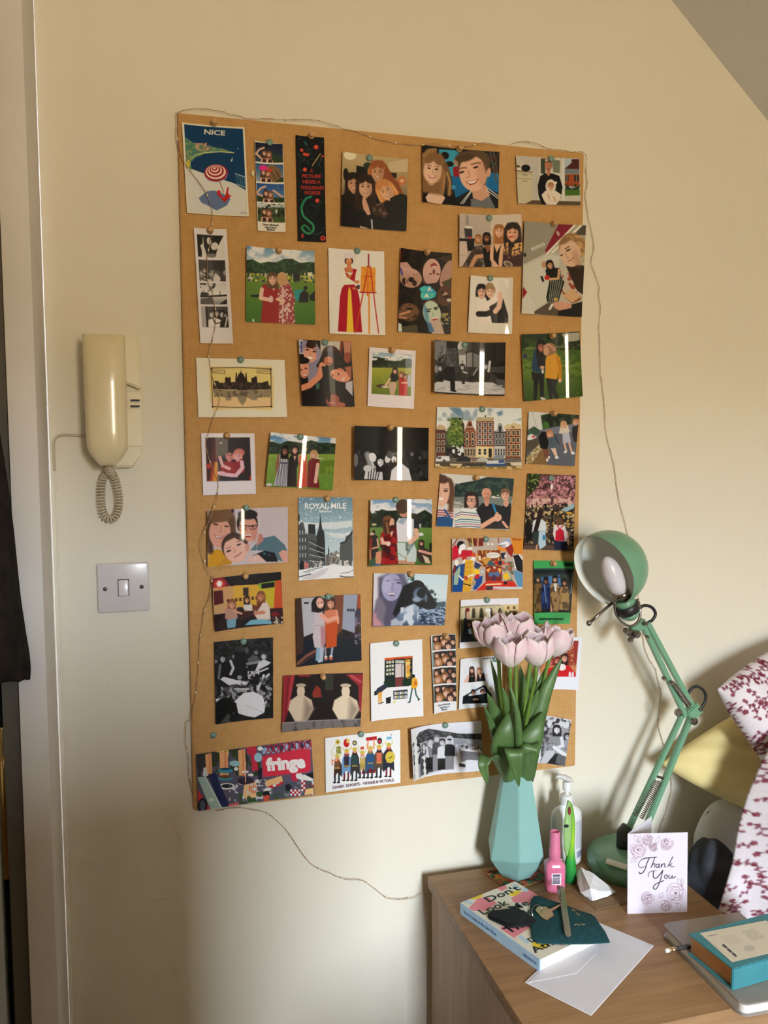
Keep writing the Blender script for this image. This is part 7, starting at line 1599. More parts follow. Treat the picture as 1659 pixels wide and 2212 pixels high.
# ------------------------------------------------------------------ notebook, teal book, pencil
def right_books():
 M_grey=plain('grey_notebook_cover',C(150,140,130),rough=0.38,coat=0.25,vary=0.05)
 a=DP(1428,1995,0.02)
 b=DP(1604,2172,0.02)
 y1=(b-a)/np.linalg.norm(b-a)
 x1=np.array([-y1[1],y1[0],0])
 L,Wd=np.linalg.norm(b-a),0.152
 org=a+x1*Wd/2+y1*L/2
 org[2]=ZD
 def rr(m,r):
  out=[]
  for cx,cy,s in ((m+r,m+r,math.pi),(Wd-m-.0,m,0),(Wd-m,L-m,0),(m+r,L-m-r,math.pi/2)):
   if cx<Wd/2:
    for k in range(6):
     an=s+k/5*math.pi/2
     out.append(a+x1*(cx+r*math.cos(an))+y1*(cy+r*math.sin(an)))
   else:
    out.append(a+x1*cx+y1*cy)
  return out
  # order: TL arc (pi..3pi/2), TR, BR, BL arc (pi/2..pi)
 t=thing('notebook','grey hardback notebook with rounded corners under the teal book','notebook',org)
 prism_obj('back_cover',rr(0,.012),ZD+0.0002,ZD+0.0028,M_grey,t,0.0006,org)
 prism_obj('pages',rr(0.004,.010),ZD+0.0028,ZD+0.0176,M_pages,t,0,org)
 prism_obj('front_cover',rr(0,.012),ZD+0.0176,ZD+0.0204,M_grey,t,0.0006,org)
 # teal hardback with copper page edges
 M_teal=plain('teal_book_cloth',C(60,132,140),rough=0.5,bump=0.0004,bscale=900)
 M_cop=NT('copper_page_edges')
 M_cop.base(M_cop.ramp(M_cop.noise(3,M_cop.mapping((1,1,500))),[(0.3,(0.42,0.20,0.075)),(0.7,(0.60,0.32,0.13))]))
 M_cop=M_cop.fin(0.35,metal=0.75)
 h0,h1=0.0206,0.0555
 p0=DP(1487,2017,h1)
 p1=DP(1580,2090,h1)
 v=(p1-p0)/np.linalg.norm(p1-p0)
 u=np.array([-v[1],v[0],0])
 D=np.linalg.norm(p1-p0)
 Wt=0.165
 o=p0+u*Wt/2+v*D/2
 o[2]=ZD+h0
 q= lambda a_,b_:p0+u*a_+v*b_
 P4= lambda a0,a1,b0,b1:[q(a0,b0),q(a1,b0),q(a1,b1),q(a0,b1)]
 tb=thing('teal_hardback_book','small teal hardback book with copper page edges and cream label','book',o)
 prism_obj('back_cover',P4(0,Wt,0,D),ZD+h0,ZD+h0+0.0024,M_teal,tb,0.0006,o)
 prism_obj('pages',P4(0.005,Wt-.005,0.003,D-0.002),ZD+h0+0.0024,ZD+h1-0.0024,M_cop,tb,0,o)
 prism_obj('front_cover',P4(0,Wt,0,D),ZD+h1-0.0024,ZD+h1,M_teal,tb,0.0006,o)
 prism_obj('spine',P4(0,Wt,D-0.0015,D+0.0035),ZD+h0,ZD+h1,M_teal,tb,0.0012,o)
 cr=[(975,1000),(1640,872),(1980,1130),(1300,1290)]
 S=1659/359
 def paint(a):
  a.F((214,204,182));
  for i in range(7):a.L([(1410+i*16,985+i*14),(1530+i*16,955+i*14)],5,(150,144,130),al=.8);a.L([(1190+i*14,1040+i*12),(1330+i*14,1010+i*12)],4,(180,172,156),al=.8)
  for i in range(3):a.L([(1215+i*48,1118+i*42),(1245+i*48,1142+i*42)],22,(84,82,84))
  a.L([(1060,1030),(1160,1010)],8,(150,140,124));a.L([(1050,1060),(1160,1150),(1330,1262)],4,(190,166,150));a.E(1480,1150,60,30,(176,170,156),al=.6);a.T('A Book',1080,1070,20,(150,140,126),rot=-8,al=0)
 ct=[DP(1300+x/S,1800+y/S,h1) for x,y in cr]
 art_quad('cover_label',None,cr,ct,paint,M_matt,tb,o,110,90,up=(0,0,0.0006))
 # pencil lying between notebook and teal book
 A,B=DP(1437,2054,0.0242),DP(1490,2044,0.0242)
 d=(B-A)/np.linalg.norm(B-A)
 pc=thing('pencil','black pencil with white eraser poking out from under the teal book','pencil',A)
 M_er=plain('white_eraser',(0.72,0.70,0.64),rough=0.7)
 M_fer=plain('brass_ferrule',(0.75,0.55,0.30),rough=0.3,metal=1.0)
 M_pb=plain('black_pencil_paint',(0.02,0.02,0.022),rough=0.35)
 tube('eraser',[d*0.0,d*0.001,d*0.0075],[0.0026,0.0033,0.0034],M_er,pc,12)
 tube('ferrule',[d*0.007,d*0.010,d*0.0105,d*0.014,d*0.0145,d*0.0195],[0.0036,0.0036,0.0033,0.0033,0.0036,0.0036],M_fer,pc,12)
 tube('shaft',[d*0.019,d*0.046],0.0036,M_pb,pc,6,smooth=False)
right_books()
# ------------------------------------------------------------------ thank-you card
def card():
 b0,b1=DP(1355,1974),DP(1484,1970)
 hgt=0.158
 for _ in range(12):  # height so that the top edge sits right
  top=b0+np.array([0,0.004,hgt])
  dv=top-CAMP
  vv=CV-FPX*(dv@UPV)/(dv@FWD)
  hgt+=(vv-1801)/1250
 t=thing('thank_you_card','folded white greeting card with sketched roses reading Thank You','card',b0)
 o=b0
 lean=np.array([0,0.004,hgt])
 ex=b1-b0
 cr=[(252,5),(858,5),(852,768),(249,806)]
 ink=(92,66,74)
 def rose(a,x,y,r,seed):
  rs=random.Random(seed)
  a.E(x,y,r,r,(222,196,206),soft=r*.6,al=.35)
  for k in range(5):
   rr=r*(1-k*.18);st=rs.uniform(0,6)
   pts=[(x+rr*(1+.10*math.sin(3*q+k))*math.cos(q+st),y+rr*(.95+.08*math.cos(2*q))*math.sin(q+st)) for q in np.linspace(0,5.3,26)]
   a.L(pts,4.0,ink,al=.62)
  for k in range(5):
   q=rs.uniform(0,6.28);a.L([(x+r*.45*math.cos(q),y+r*.45*math.sin(q)),(x+r*.9*math.cos(q+.6),y+r*.9*math.sin(q+.6))],4,ink,al=.55)
  a.E(x,y,r*.12,r*.12,(80,50,60),al=.8)
 def leaf(a,x0,y0,x1,y1,w):
  dx,dy=x1-x0,y1-y0
  l=math.hypot(dx,dy);nx,ny=-dy/l*w,dx/l*w
  mx,my=(x0+x1)/2,(y0+y1)/2
  a.L(catmull([(x0,y0),(mx+nx,my+ny),(x1,y1)],6),3.4,ink,al=.55);a.L(catmull([(x0,y0),(mx-nx,my-ny),(x1,y1)],6),3.4,ink,al=.55);a.L([(x0,y0),(mx,my)],2.6,ink,al=.4)
 def paint(a):
  a.F((216,208,222))
  for k,(x,y,r) in enumerate(((362,165,82),(462,72,54),(652,114,62),(740,590,94),(455,648,64),(640,712,56),(515,140,40))):rose(a,x,y,r,k)
  for l in ((355,90,322,18,22),(372,92,382,30,16),(545,120,575,36,20),(310,235,290,295,16),(330,240,338,292,12),(800,520,760,450,18),(805,525,800,448,16),(760,680,785,750,26),(580,640,610,590,22),(520,180,560,160,12)):leaf(a,*l)
  def st(pts,w=9):a.L(catmull(pts,8),w,(56,48,58),al=.95)
  st([(398,262),(372,290),(366,325),(392,345),(430,330)],6);st([(398,262),(440,250),(500,244),(548,240)],9);st([(478,246),(452,300),(436,350),(412,390),(380,402),(372,388)],10)
  st([(530,246),(516,290),(494,340)],8);st([(494,340),(512,312),(532,304),(534,322),(528,340)],8);st([(572,310),(552,312),(546,334),(560,342),(576,322),(580,308),(574,338),(584,338)],8);st([(600,308),(596,340)],8);st([(596,334),(614,310),(632,306),(632,334),(642,336)],8);st([(712,238),(690,280),(664,334)],8);st([(704,302),(690,314),(678,318),(692,326),(702,336),(722,332)],7)
  st([(470,432),(468,400),(500,378),(548,374)],6);st([(520,378),(516,420),(532,448),(566,430),(612,372)],10);st([(614,368),(596,440),(572,510),(544,552),(518,546),(528,516),(570,490),(620,470)],9);st([(650,414),(632,422),(634,444),(652,446),(662,426),(648,414)],8);st([(676,416),(674,442),(694,444),(708,420),(706,442),(724,440),(740,430)],8)
 art_quad('front_panel',None,cr,[b0+lean,b1+lean,b1,b0],paint,M_matt,t,o,190,240,up=(0,-0.0004,0),gain=1.0)
 # back panel folded away from the left edge
 zt=b0[2]+hgt
 k=atZ(1407,1763,zt)
 bd=k-(b0+lean)
 M_in=plain('card_inside',(0.70,0.69,0.73),rough=0.7)
 V=[lean,lean+bd,bd,np.zeros(3)]
 bn=np.cross(bd,lean)
 bn=bn/np.linalg.norm(bn)*0.0005
 V2=[p+bn for p in V]
 mesh_obj('back_panel',V+V2,[(0,1,2,3),(7,6,5,4),(0,4,5,1),(1,5,6,2),(2,6,7,3),(3,7,4,0)],M_in,t)
card()
# ------------------------------------------------------------------ coaster, vase, tulips
def vase_tulips():
 vc=np.array([0.606,-0.078,ZD])
 def tile(a):
  a.F((70,50,40));a.N([(0,0),(100,0),(100,100),(0,100)],(190,120,60),14,.5,.6);a.N([(0,0),(100,0),(100,100),(0,100)],(60,110,80),12,.55,.62,seed=2);a.N([(0,0),(100,0),(100,100),(0,100)],(190,70,60),10,.62,.68,seed=5)
 co=thing('coaster','dark patterned square coaster under the turquoise vase','coaster',vc,(0,0,math.radians(14)))
 h=0.050
 box('cork_base',-h,h,-h+.005,h-.015,0.0002,0.0035,plain('coaster_cork',(0.30,0.17,0.07),rough=0.8),co,bevel=0.001)
 art_quad('printed_top',None,[(0,0),(100,0),(100,100),(0,100)],[(-h+.001,h-.016,.0035),(h-.001,h-.016,.0035),(h-.001,-h+.006,.0035),(-h+.001,-h+.006,.0035)],tile,M_satin,co,(0,0,0),60,60)
 M_v=plain('turquoise_ceramic',C(138,184,178),rough=0.5,vary=0.03,bump=0.0003,bscale=120)
 v=thing('vase','turquoise faceted ceramic vase holding pink tulips','vase',vc+[0,0,0.0037])
 a0=math.radians(-108)
 prof=[(0.031,0.0),(0.0335,0.004),(0.059,0.046),(0.0270,0.222),(0.0232,0.222),(0.050,0.05),(0.026,0.012)]
 V,F=[],[]
 for r,z in prof:
  for k in range(6):
   an=a0+k*math.pi/3
   V.append((r*math.cos(an),r*math.sin(an),z+(0.006*(-1)**k if z==0.046 else 0)))
 for i in range(len(prof)-1):
  for k in range(6):
   F.append((i*6+k,i*6+(k+1)%6,(i+1)*6+(k+1)%6,(i+1)*6+k))
 F+=[tuple(range(5,-1,-1)),tuple(range(36,42))]
 bm=bmesh.new()
 bv=[bm.verts.new(q) for q in V]
 for f in F:
  bm.faces.new([bv[i] for i in f])
 bmesh.ops.bevel(bm,geom=bm.edges[:],offset=0.0012,segments=2,affect='EDGES')
 bm_obj('body',bm,M_v,v,True,22)
 mouth=vc+np.array([0,0,0.0037+0.215])
 # petals
 t=NT('pale_pink_tulip_petal')
 cd=t.n('ShaderNodeAttribute')
 cd.attribute_name='along'
 f=t.noise(18,t.mapping((1,1,1)),detail=4)
 ad=t.n('ShaderNodeMath',operation='MULTIPLY_ADD')
 t.link(f,ad.inputs[0])
 ad.inputs[1].default_value=0.5
 t.link(cd.outputs['Fac'],ad.inputs[2])
 t.base(t.ramp(ad.outputs[0],[(0.15,(0.82,0.82,0.68)),(0.5,(0.93,0.85,0.82)),(0.9,(0.92,0.67,0.74)),(1.15,(0.94,0.80,0.82))]))
 M_pet=t.fin(0.5,spec=0.3)
 tl,ms=t.n('ShaderNodeBsdfTranslucent'),t.n('ShaderNodeMixShader')
 t.link(t.b.inputs['Base Color'].links[0].from_socket,tl.inputs[0])
 ms.inputs[0].default_value=0.14
 t.link(t.b.outputs[0],ms.inputs[1])
 t.link(tl.outputs[0],ms.inputs[2])
 t.link(ms.outputs[0],t.t.nodes['Material Output'].inputs[0])
 M_stem=plain('green_tulip_stem',C(104,138,52),rough=0.45)
 M_leaf=plain('green_tulip_leaf',(0.088,0.175,0.050),rough=0.42,vary=0.25,vscale=22)
 def petal(par,base,axis,phi,H,R,open_,wid,seed):
  rs=random.Random(seed)
  ax=np.array(axis)/np.linalg.norm(axis)
  e1=np.cross(ax,(0,1,0.01))
  e1/=np.linalg.norm(e1)
  e2=np.cross(ax,e1)
  nu,nv=8,12
  V,al=[],[]
  wob=rs.uniform(0,6)
  for j in range(nv+1):
   q=j/nv
   r=R*(math.sin(min(1,q*1.55)*math.pi/2)**0.75)*(1-0.32*(1-open_)*max(0,q-.55)/.45+0.45*open_*max(0,q-.5))+0.002
   hw=wid*(math.sin(math.pi*min(.66,0.10+0.80*q))**0.65*(1 if q<.72 else max(0.02,1-((q-.72)/.29)**2.6)**.5))
   for i in range(nu+1):
    s=i/nu*2-1
    an=phi+s*hw/max(R,.008)*1.12
    rr=r*(1-0.10*s*s*q)+0.0016*math.sin(wob+s*4)*q
    z=H*q-0.004*s*s*q+0.0015*math.sin(wob*2+5*s)*q
    V.append(np.array(base)+ax*z+(e1*math.cos(an)+e2*math.sin(an))*rr)
    al.append(q*(0.75+0.25*abs(s))+rs.uniform(-.03,.03))
  F=[(j*(nu+1)+i,j*(nu+1)+i+1,(j+1)*(nu+1)+i+1,(j+1)*(nu+1)+i) for j in range(nv) for i in range(nu)]
  o=mesh_obj('petal',V,F,M_pet,par,True)
  at=o.data.attributes.new('along','FLOAT','POINT')
  at.data.foreach_set('value',np.array(al,np.float32))
  md=o.modifiers.new('thickness','SOLIDIFY')
  md.thickness=0.0007
 def leaf(par,pts,w,org,fold=0.25,side=(0.96,-0.27,0)):
  sp=catmull(pts,6)
  n=len(sp)
  V=[]
  sd0=np.array(side,float)
  for i,p in enumerate(sp):
   q=i/(n-1)
   tg=sp[min(n-1,i+1)]-sp[max(0,i-1)]
   tg/=np.linalg.norm(tg)+1e-9
   s=sd0-tg*(sd0@tg)
   s/=np.linalg.norm(s)+1e-9
   nr=np.cross(tg,s)
   hw=w*(math.sin(math.pi*min(1,0.16+q*0.84))**0.8)*(1-.3*q)*1.12+0.0006
   for k in (-1,-.5,0,.5,1):
    V.append(p+s*hw*k+nr*hw*fold*(abs(k)**1.5-.2)-org)
  F=[(i*5+k,i*5+k+1,(i+1)*5+k+1,(i+1)*5+k) for i in range(n-1) for k in range(4)]
  o=mesh_obj('leaf',V,F,M_leaf,par,True)
  md=o.modifiers.new('thickness','SOLIDIFY')
  md.thickness=0.0008
 q= lambda x,y,Y:atY(1020+x/5.82,1320+y/5.82,Y)
 tul=[  # label, base px, tip px, Y, H, R, open, seed, stem foot offset
 ('pale pink open tulip at far left of the bunch',(300,480),(225,170),-.105,.060,.0305,.5,1,-.012),
 ('pale pink tulip at top centre back of the bunch',(560,430),(590,110),-.075,.060,.032,.45,2,.0),
 ('pale pink tulip at lower left front of the bunch',(480,712),(485,395),-.150,.060,.0300,.28,3,-.004),
 ('pale pink tulip at lower centre right front of the bunch',(800,700),(815,370),-.145,.061,.0305,.25,4,.006),
 ('pale pink tulip half hidden in the middle of the bunch',(745,520),(770,290),-.085,.052,.025,.3,5,.003),
 ('pale pink open tulip at far right of the bunch',(985,580),(1105,235),-.095,.062,.0315,.45,6,.014)]
 T=[]
 for lb,b,tp,Y,H,R,op,sd,off in tul:
  B,P=q(*b,Y),q(*tp,Y-.004)
  foot=mouth+np.array([off,-.006+(Y+.1)*-.05,-0.10])
  th=thing('tulip',lb,'tulip',foot,group='tulips in the vase')
  org=foot
  ax=(P-B)/np.linalg.norm(P-B)
  for k in range(6):
   petal(th,B-org+ax*(0.001*(k%2)),ax,k*math.pi/3+sd*.4,H*(1.0 if k%2 else .95),R*(1.0 if k%2 else .86),op*(1 if k%2 else .7),R*(.74 if k%2 else .70),sd*10+k)
  mid=mouth+np.array([off*.8,-.004,0.0])
  st=catmull([foot,mid,mid*.45+B*.55+np.array([off*.2,.004,0]),B-ax*.02,B+ax*.002],8)
  tube('stem',[s-org for s in st],[0.0036]*len(st),M_stem,th,10)
  T.append((th,org))
 m= lambda dx,dy,dz=-.03:mouth+np.array([dx,dy,dz])
 LV=[(2,[m(-.012,-.016),q(390,1800,-.125),q(430,1500,-.135),q(505,1215,-.12)],.0215,.25),(3,[m(.012,-.014),q(690,1800,-.12),q(790,1520,-.125),q(890,1265,-.11)],.024,.25),
 (2,[m(.0,-.018),q(520,1850,-.125),q(520,1735,-.150),q(535,1790,-.170),q(555,1980,-.168),q(588,2205,-.155)],.0185,.12),(0,[m(-.018,-.008),q(330,1700,-.10),q(250,1450,-.11),q(150,1185,-.12)],.0085,.4),
 (0,[m(-.014,-.004),q(360,1600,-.09),q(300,1330,-.09),q(190,1030,-.095)],.0165,.3),(0,[m(-.010,.0),q(400,1400,-.07),q(330,1000,-.075),q(232,610,-.08)],.0080,.4),
 (5,[m(.016,-.004),q(780,1600,-.10),q(900,1100,-.10),q(1010,830,-.10),q(1130,590,-.10)],.0140,.35),(0,[m(-.022,-.008,-.02),q(330,1880,-.115),q(210,1835,-.13),q(140,1920,-.14),q(165,2060,-.14),q(190,2190,-.135)],.0115,.3),
 (4,[m(.002,.006),q(640,1500,-.075),q(660,1100,-.08),q(600,680,-.085)],.0155,.3),(1,[m(-.004,.008),q(470,1500,-.065),q(420,1200,-.07),q(385,960,-.075)],.016,.3),
 (3,[m(.014,-.02),q(640,1850,-.135),q(720,1760,-.150),q(800,1700,-.150),q(865,1640,-.14)],.0155,.5),(1,[m(.006,.01),q(720,1500,-.06),q(740,1100,-.065),q(735,720,-.07)],.011,.3),
 (5,[m(.01,.0),q(700,1500,-.09),q(780,1200,-.095),q(830,990,-.10)],.013,.35),(2,[m(.0,-.01),q(590,1700,-.14),q(560,1250,-.15),q(440,830,-.14)],.0065,.4),(4,[m(.004,.0),q(780,1300,-.08),q(850,950,-.085),q(935,690,-.09)],.009,.35)]
 for i,pts,w,fo in LV:
  leaf(T[i][0],pts,w,T[i][1],fo)
vase_tulips()
# ------------------------------------------------------------------ bottles
def bottles():
 M_w=plain('white_bottle_plastic',(0.80,0.80,0.79),rough=0.3,coat=0.3,vary=0.02)
 M_w2=plain('grey_white_pump',(0.66,0.65,0.63),rough=0.35)
 b=DP(1226,1868)
 c=np.array([0.7235,-.060,ZD])
 t=thing('pump_bottle','white lotion pump bottle behind the pink bottle','bottle',c)
 lathe('body',[(.0005,.0003),(.027,.0003),(.030,.004),(.0305,.01),(.0305,.098),(.029,.106),(.022,.114),(.0125,.120),(.0115,.124)],M_w,t,40,sx=1.06,sy=.66,sharp=60)
 lathe('collar',[(.0125,.123),(.0125,.140),(.011,.1415),(.006,.142)],M_w,t,28)
 lathe('pump_stem',[(.0042,.141),(.0042,.150),(.0085,.151),(.0085,.166),(.007,.168)],M_w,t,20)
 # spout head reaching to the left
 V,F=[],[]
 for k,(x,z,w,h) in enumerate(((.011,.167,.0085,.001),(.009,.171,.009,.004),(0,.174,.009,.006),(-.010,.178,.007,.0055),(-.019,.1815,.005,.004),(-.024,.180,.0042,.003),(-.0255,.176,.0040,.002))):
  for a in range(10):
   an=2*math.pi*a/10
   V.append((x,w*math.cos(an),z+h*math.sin(an)))
 for i in range(6):
  for a in range(10):
   F.append((i*10+a,i*10+(a+1)%10,(i+1)*10+(a+1)%10,(i+1)*10+a))
 F+=[tuple(range(9,-1,-1)),tuple(range(60,70))]
 mesh_obj('pump_head',V,F,M_w2,t,True)
 def lab(a):
  a.F((214,214,216))
  for i in range(16):a.L([(10,8+i*4.2),(90-(i*37%30),8+i*4.2)],1.6,(120,120,150),al=.8)
  a.R(14,78,70,96,(236,236,236))
  for i in range(14):a.R(16+i*4,79,18+i*4+(i%3)*.6,95,(60,64,110))
 art=Art([(0,0),(100,0),(100,100),(0,100)],44,110)
 lab(art)
 def fn(u,v):
  a=math.radians(-78)+u*math.radians(78)
  q=np.stack([.0309*1.06*np.cos(a),.0309*.67*np.sin(a),.097-v*.085],-1)
  return q
 link(bpy.data.objects.new('label',sheet_mesh('label',fn,art.finish(),M_satin,nrm_back=(0,.0002,0))),t)
 # pink spray bottle
 M_pk=plain('pink_liquid_bottle',C(216,116,150),rough=0.15,coat=0.6,vary=0.08,vscale=60,sss=0.2)
 M_pc=plain('pink_cap',C(216,120,152),rough=0.35,vary=0.02)
 p=DP(1197.5,1922)
 t=thing('pink_bottle','pink squared bottle with tall pink cap and barcode sticker','bottle',(p[0],p[1],ZD),(0,0,math.radians(-14)))
 lathe('body',[(.0005,.0003),(.015,.0003),(.0178,.003),(.0183,.008),(.0190,.046),(.0178,.054),(.012,.059),(.010,.061)],M_pk,t,36,ex=5,sx=1.0,sy=.8,sharp=50)
 lathe('cap',[(.0105,.060),(.0112,.061),(.0108,.080),(.0102,.082),(.0094,.112),(.0088,.114),(.0080,.1142),(.0076,.110),(.0005,.109)],M_pc,t,28)
 def bar(a):
  a.F((232,226,230))
  for y0,y1 in ((8,28),(34,42),(64,74),(78,92)):a.R(10,y0,90,y1,(70,60,80),al=.8)
  for i in range(10):a.R(12,44+i*2,86,44.9+i*2,(90,84,100))
 art_quad('barcode_sticker',None,[(0,0),(100,0),(100,100),(0,100)],[(-.009,-.0153,.040),(.009,-.0153,.040),(.009,-.0150,.018),(-.009,-.0150,.018)],bar,M_satin,t,(0,0,0),30,40,up=(0,-.0005,0))
 # green curved bottle with clear oval panel
 t_=NT('green_gradient_plastic')
 tc=t_.n('ShaderNodeTexCoord')
 sx=t_.n('ShaderNodeSeparateXYZ')
 t_.link(tc.outputs['Generated'],sx.inputs[0])
 t_.base(t_.ramp(sx.outputs[2],[(0.0,(0.01,0.14,0.04)),(0.28,(0.03,0.36,0.05)),(0.5,(0.32,0.62,0.03)),(0.75,(0.22,0.50,0.05)),(1.0,(0.14,0.34,0.06))]))
 M_gr=t_.fin(0.2,coat=0.5)
 g=DP(1232,1908)
 g=np.array([g[0]+.004,-.128,ZD])
 t=thing('green_bottle','slim green curved bottle with clear oval front panel','bottle',g)
 K= lambda x,y:atY(1000+x/5.53,1640+y/5.53,-.128)-g
 pp=[K(1285,1528),K(1285,1400),K(1282,1250),K(1290,1120),K(1300,1000),K(1310,850),K(1305,700),K(1285,580),K(1255,495)]
 pp[0][2]=0.0003
 tube('body',catmull(pp,5),list(np.interp(np.linspace(0,1,41),[0,.08,.2,.32,.45,.6,.8,.94,1],[.0118,.0122,.0118,.009,.0055,.0048,.0048,.0050,.0015])),M_gr,t,18)
 M_pn=plain('clear_green_panel',C(150,190,120),rough=0.12,coat=0.6,vary=0.12,vscale=40)
 L=[K(*q_) for q_ in ((1245,490),(1215,600),(1196,750),(1190,900),(1195,1030),(1215,1140))]
 Rr=[K(*q_) for q_ in ((1250,490),(1285,620),(1292,760),(1288,900),(1275,1030),(1235,1140))]
 pa=grid_obj('panel',lambda u,v:(lambda i,f_:tuple((L[i]+(L[i+1]-L[i])*f_)*(1-u)+(Rr[i]+(Rr[i+1]-Rr[i])*f_)*u+np.array([0,-.003-.003*math.sin(math.pi*u),0])))(min(4,int(v*5)),v*5-min(4,int(v*5))),6,20,M_pn,t,thick=.0012)
 M_rd=plain('dark_red_print',(0.20,0.03,0.03),rough=0.4)
 for nm,cx,cy,rx,ry,mt in (('red_mark',1250,600,.0030,.0085,M_rd),('dark_mark',1215,780,.0050,.0030,M_slot)):
  k=K(cx,cy)+np.array([0,-.0075,0])
  mesh_obj(nm,[k+np.array([rx*math.cos(a),0,ry*math.sin(a)]) for a in np.linspace(0,6.0,16)]+[k+np.array([rx*math.cos(a),.001,ry*math.sin(a)]) for a in np.linspace(0,6.0,16)],[tuple(range(16)),tuple(range(31,15,-1))]+[(i,(i+1)%16,16+(i+1)%16,16+i) for i in range(16)],mt,pa)
  # brown paper and crumpled tissue
 bp=[DP(*u_) for u_ in ((1232,1925),(1288,1966),(1362,1950),(1420,1905),(1330,1870))]
 c=sum(bp)/5
 tag(prism_obj('kraft_paper',bp,ZD+.0002,ZD+.0012,plain('kraft_paper',(0.22,0.13,0.06),rough=0.8,bump=.001,bscale=40),None,0,(c[0],c[1],ZD)),'brown kraft paper sheet under crumpled white paper','paper').location=(c[0],c[1],ZD)
 K2= lambda x,y,h:DP(1220+x/3.779,1460+y/3.779,h)
 o=K2(250,1700,0)
 VV=[K2(90,1610,.018),K2(130,1570,.034),K2(235,1615,.030),K2(330,1690,.016),K2(415,1765,.004),K2(340,1800,.003),K2(235,1845,.002),K2(160,1795,.004),K2(125,1765,.010),K2(150,1700,.020),K2(180,1655,.024),K2(225,1655,.020),K2(215,1740,.026),K2(300,1760,.018),K2(240,1800,.012)]
 lo=[np.array([p_[0]*.8+o[0]*.2,p_[1]*.8+(o[1]+.012)*.2,ZD+.0015]) for p_ in VV]
 bm=bmesh.new()
 vs=[bm.verts.new(Vector(p_-o)) for p_ in VV+lo]
 bmesh.ops.convex_hull(bm,input=vs)
 bmesh.ops.subdivide_edges(bm,edges=bm.edges[:],cuts=2)
 rs=random.Random(5)
 for v_ in bm.verts:
  v_.co+=Vector((rs.uniform(-1,1),rs.uniform(-1,1),rs.uniform(-.4,1)))*.0016
  v_.co.z=max(v_.co.z,.0014)
 cp=bm_obj('crumpled_paper',bm,M_paper)
 cp.location=o
 tag(cp,'crumpled white paper by the lamp base','paper')
bottles()
